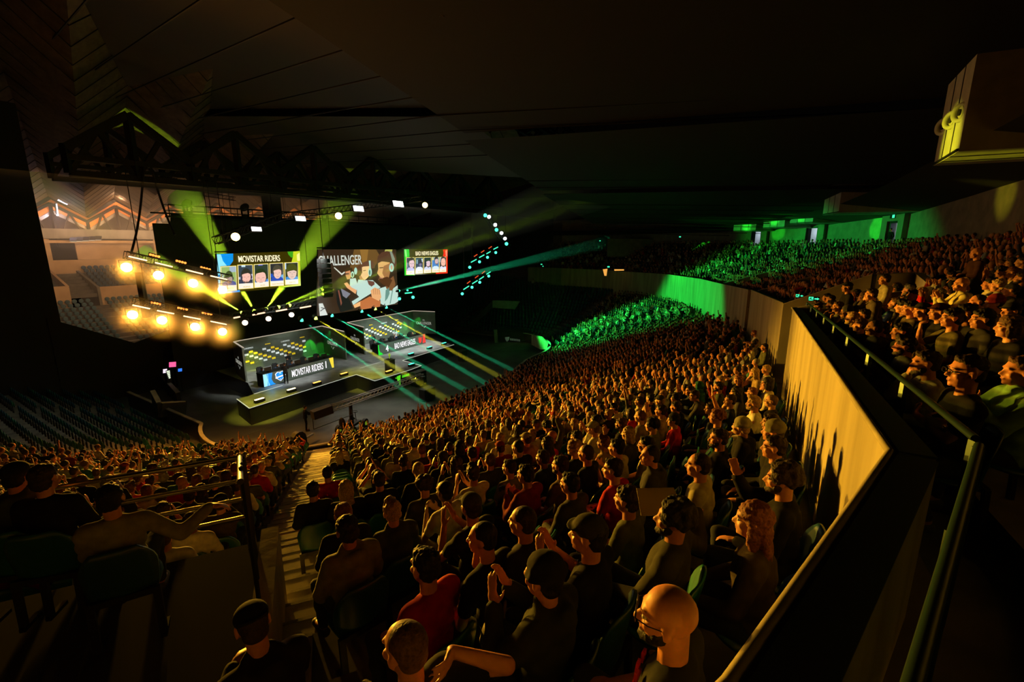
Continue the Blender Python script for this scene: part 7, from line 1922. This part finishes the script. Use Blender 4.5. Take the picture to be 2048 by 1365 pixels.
p = at_z(613, 862, 0); make_person('stand_reach', p, math.atan2(DY, DX) - .5, SK1, 'short', HBK, 'jumper', BLK, legcol=BLK, label='crane camera operator in black standing in the pit', name='camera_operator')
dd_ = door_frames[0]; p = (dd_[0] + dd_[1]) / 2 + dd_[2] * .2 - dd_[3] * .2; p.z = 11.5; make_person('stand', p, PI, SK1, 'short', HBK, 'jumper', BLK, legcol=BLK, label='person standing in the lit doorway as a dark silhouette')

# ---- crane camera in the pit
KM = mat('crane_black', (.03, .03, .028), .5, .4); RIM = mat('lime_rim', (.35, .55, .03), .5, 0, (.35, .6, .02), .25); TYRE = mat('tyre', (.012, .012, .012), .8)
cb_ = at_z(704, 862, 0); t = thing('crane_camera', 'wheeled camera crane in the pit with a long lattice arm over the stage edge', 'camera crane', cb_)
ax_ = (at_z(735, 846, 0) - at_z(690, 876, 0)); ax_.z = 0; ax_.normalize(); px_ = Vector((-ax_.y, ax_.x, 0)); RC = Matrix((ax_, px_, ZD)).transposed()
m = MB(); m.box(cb_ + ZD * .42, (1.5, .5, .16), KM, RC); m.box(cb_ - ax_ * .45 + ZD * .62, (.55, .5, .35), KM, RC); m.cyl(cb_ + ax_ * .05 + ZD * .4, cb_ + ax_ * .05 + ZD * 1.9, .15, .11, KM, 10); m.build('chassis', t)
for (a, b) in ((.75, .5), (.75, -.5), (-.65, .5), (-.65, -.5)):
    c = cb_ + ax_ * a + px_ * b + ZD * .3; m = MB(); m.cyl(c - px_ * .1, c + px_ * .1, .3, .3, TYRE, 18); w_ = m.build('wheel', t); m = MB(); m.cyl(c - px_ * .115, c + px_ * .115, .14, .14, RIM, 14); m.build('wheel_rim', t)
m = MB(); c = cb_ - ax_ * .75 + ZD * .55; m.box(c, (.5, .45, .12), KM, RC); m.ell(c - ax_ * .2 + ZD * .38, (.10, .24, .36), KM, 12, 8, RC); m.build('driver_seat', t)
m = MB(); c = cb_ + ax_ * .55; m.cyl(c + ZD * .5, c + ZD * 1.15 - ax_ * .08, .025, .025, KM, 8); m.torus(c + ZD * 1.17 - ax_ * .08, .17, .02, KM, (0.1, 0, 1), 16, 6); m.build('steering_wheel', t)
piv = cb_ + ax_ * .05 + ZD * 1.95; e1_ = at_z(650, 822, 2.0); e2_ = at_z(845, 752, 2.6); m = MB(); mb2 = MB()
for (s0, e0_, w) in ((e1_, e2_, .17),):
    d_ = (e0_ - s0).normalized(); s_ = d_.cross(ZD).normalized() * w; u_ = s_.cross(d_).normalized() * w
    for x in (-1, 1):
        for y in (-1, 1): m.cyl(s0 + s_ * x + u_ * y, e0_ + s_ * x + u_ * y, .025, .025, GREYM, 6)
    n = 26
    for i in range(n):
        p, q = s0.lerp(e0_, i / n), s0.lerp(e0_, (i + 1) / n)
        for x in (-1, 1): m.cyl(p + s_ * x - u_, q + s_ * x + u_, .012, .012, GREYM, 4); m.cyl(p - s_ + u_ * x, q + s_ + u_ * x, .012, .012, GREYM, 4)
m.build('lattice_arm', t)
m = MB(); m.beam(e1_ + (e1_ - e2_).normalized() * .8, e1_ + (e2_ - e1_).normalized() * .4, .5, .5, KM); m.build('counterweight', t)
m = MB(); m.box(e2_ - ZD * .3, (.3, .3, .5), KM, RC); m.box(e2_ - ZD * .55 + ax_ * .1, (.45, .2, .22), KM, RC); m.cyl(e2_ - ZD * .55 + ax_ * .3, e2_ - ZD * .55 + ax_ * .5, .08, .1, KM, 12); m.build('camera_head', t)
m = MB(); q = e1_ + (e1_ - e2_).normalized() * .8; m.tube([q - ZD * .2, q - ZD * .9, q - ZD * .9 + (e2_ - e1_).normalized() * 2.6, piv - ZD * .3], .025, KM, 6); m.build('control_bar', t)
# flight case with rounded top by the pit barrier
c = at_z(594, 884, .75); c.z = 0; t = thing('foldback_speaker', 'black round topped loudspeaker on a small stand in the pit', 'loudspeaker', c)
m = MB(); m.prism([c + UD * x + ZD * z for x, z in ((-.42, .15), (.42, .15), (.42, .95), (.36, 1.2), (.2, 1.38), (0, 1.43), (-.2, 1.38), (-.36, 1.2), (-.42, .95))], VD * .35, KM); m.build('cabinet', t)
m = MB(); m.beam(c - UD * .5 + ZD * .1 + VD * .2, c + UD * .5 + ZD * .1 + VD * .2, .4, .06, ALU); m.build('stand', t)
c = at_z(618, 873, .4); m = MB(); m.beam(c - UD * .35 + VD * .1, c + UD * .35 - VD * .1, .1, .1, ALU); tag(m.build('metal_bar'), 'short pale metal bar lying on the pit floor by the operator', 'bar')
# cabinets and small gear at the far end of the pit
for (x, y, z, w, h, lab) in ((855, 800, 0, 1.2, .95, 'black equipment case against the pit barrier beyond the crane'), (925, 722, 0, .8, 1.1, 'dark monitor speaker with pale rim at the far end of the pit'), (838, 770, 0, 1.3, 1.2, 'black box at the front corner of the stage thrust')):
    p = at_z(x, y, z); t = thing('equipment_case', lab, 'case', p); R = Matrix.Rotation(ROT_UV, 3, 'Z')
    MB().box(p + ZD * h / 2, (w, .6, h), KM, R).build('body', t); MB().box(p + ZD * (h + .02), (w * 1.03, .62, .04), GREYM, R).build('lid', t)
# backstage monitors beyond the side ramp
MONC = [((338, 725), (352, 735), (1.0, .12, .35), 'magenta lit backstage monitor past the ramp'), ((326, 739), (334, 747), (1.0, .8, .95), 'small white lit backstage monitor past the ramp'), ((356, 738), (364, 744), (.03, .2, .9), 'blue lit backstage panel past the ramp')]
for (a, b, c, lab) in MONC:
    v = -42.2; q = [at_v(a[0], a[1], v), at_v(b[0], a[1] - 1, v), at_v(b[0], b[1] - 1, v), at_v(a[0], b[1], v)]; t = thing('backstage_monitor', lab, 'monitor', q[3])
    m = MB(); m.prism([p - VD * .02 for p in q], -VD * .08, BLACKM); m.build('casing', t); m = MB(); m.poly([p + VD * .01 for p in q], em('monitor_%d' % int(c[2] * 100), c, 1.1)); m.build('display', t)
    m = MB(); mid = (q[2] + q[3]) / 2; m.beam(mid - VD * .05, Vector((mid.x, mid.y, 0.1)) - VD * .05, .08, .08, BLACKM, (1, 0, 0)); m.build('stand', t)
rk = thing('equipment_rack', 'backstage rack with a column of small lit units past the ramp', 'rack', at_v(338, 760, -42)); m = MB()
a_ = at_v(332, 742, -42.1); b_ = at_v(344, 764, -42.1); m.prism([Vector((a_.x, a_.y, 0)), Vector((b_.x, b_.y, 0)), Vector((b_.x, b_.y, a_.z)), a_], -VD * .5, BLACKM); m.build('cabinet', rk)
for i in range(5): m = MB(); c0 = at_v(333 + i * 1.2, 744 + 3.2 * i, -42.0); c1_ = at_v(339.5 + i * .3, 742.5 + 3.2 * i, -42.0); m.beam(c0, c1_, .04, .09, em('rack_led', (.9, 1, .75), 1.0)); m.build('lit_unit', rk)

# ---- railed platform on the near side with the grey jumper man on a chair
b, P = make_person('arm_out', gp, h0 + .15, SK1, 'short', HBK, 'jumper', (.22, .215, .18), label='man in grey jumper on a blue chair with one arm stretched along the rail', yaw=0, vox=.0085)
seat_h = make_seat(gp, h0 + .1, False, (.012, .05, .11), 'blue chair under the man in the grey jumper behind the rails', 'blue green stadium seats')
HRM = mat('worn_rail_metal', (.35, .33, .28), .3, .9); 
t = thing('guard_rail', 'low metal guard rail with three shining bars around the platform corner', 'railing', gp + fdir * .75)
base = gp + fdir * .78
for zz_ in (.35, .55, .75, 1.0):
    m = MB(); m.tube([base - rdir * 1.4 + ZD * zz_, base + rdir * .75 + ZD * zz_], .022, HRM, 8); m.tube([base + rdir * .75 + ZD * zz_, base + rdir * .95 - fdir * 1.5 + ZD * (zz_ + .45)], .022, BLACKM, 8) if zz_ > .8 else None; m.build('rail', t)
for x in (-1.4, -.3, .75):
    m = MB(); m.beam(base + rdir * x + ZD * -.25, base + rdir * x + ZD * 1.02, .05, .05, HRM, (1, 0, 0)); m.build('post', t)
for i in range(4):
    q = base + rdir * (.78 + .04 * i) - fdir * (.35 * i); m = MB(); m.beam(q + ZD * (-.3 + .12 * i), q + ZD * (1.0 + .12 * i), .025, .025, BLACKM, (1, 0, 0)); m.build('post', t)
m = MB(); q = Vector((gp.x, gp.y, GZ - 3)); m.prism([q + rdir * .82 + fdir * .86, q - rdir * 4.2 + fdir * .86, q - rdir * 4.2 - fdir * 3.0, q + rdir * .82 - fdir * 3.0], ZD * 2.99, DARKW); struct(m, 'floor_platform')
m = MB(); q = gp + rdir * .84 - ZD * 2.5; m.prism([q + fdir * .9, q - fdir * 3.0, q - fdir * 3.0 + ZD * 2.6, q + fdir * .9 + ZD * 2.6], rdir * .16, WALLC); struct(m, 'wall_platform')
# loose things near the camera
bg_p, bg_f, _k = lower_place(1010, 1245, .75); t = thing('shoulder_bag', 'beige cloth bag on the seat beside the black beanie', 'bag', bg_p)
m = MB(); c = bg_p + ZD * .62; m.ell(c, (.17, .12, .17), DUM, 16, 10); m.ell(c + Vector((.05, .03, .1)), (.12, .08, .10), DUM, 14, 8); me = remesh(m, .015, 3, .5, 'bag', noise_post(.02, 9)); me.materials.clear(); me.materials.append(mat('beige_cloth', (.42, .38, .22), .9))
o = bpy.data.objects.new('bag_body', me); COL.objects.link(o); me.transform(Matrix.Translation(-bg_p)); o.parent = t
m = MB(); m.torus(c + ZD * .12, .12, .012, mat('beige_strap', (.5, .45, .28), .8), (1, .4, 0), 16, 6); m.build('strap', t)
cp, cf, _k = lower_place(1315, 985, 1.05); m = MB(); c = at_d(1312, 1004, 3.35); r_ = Vector((1, .15, 0)).normalized(); f_ = Vector((-.2, .9, .45)).normalized()
m.prism([c - r_ * .16 - f_ * .1, c + r_ * .16 - f_ * .13, c + r_ * .19 + f_ * .1, c - r_ * .10 + f_ * .12], ZD * .004, mat('kraft_card', (.40, .33, .17), .85)); tag(m.build('cardboard_sign'), 'blank beige card held flat in front of the curly haired man', 'card')
ph = MB(); hm = find_hero('man in dark red jumper holding a controller in both hands')
if hm is not None:
    c = hm.location + Vector((math.cos(hm.rotation_euler.z + D90), math.sin(hm.rotation_euler.z + D90), 0)) * .40 + ZD * .90
    ph.ell(c, (.075, .045, .02), KM, 12, 6); ph.ell(c + Vector((.05, 0, -.02)), (.022, .03, .03), KM, 8, 6); ph.ell(c - Vector((.05, 0, .02)), (.022, .03, .03), KM, 8, 6); tag(ph.build('game_controller'), 'dark game controller held by the man in dark red', 'controller')
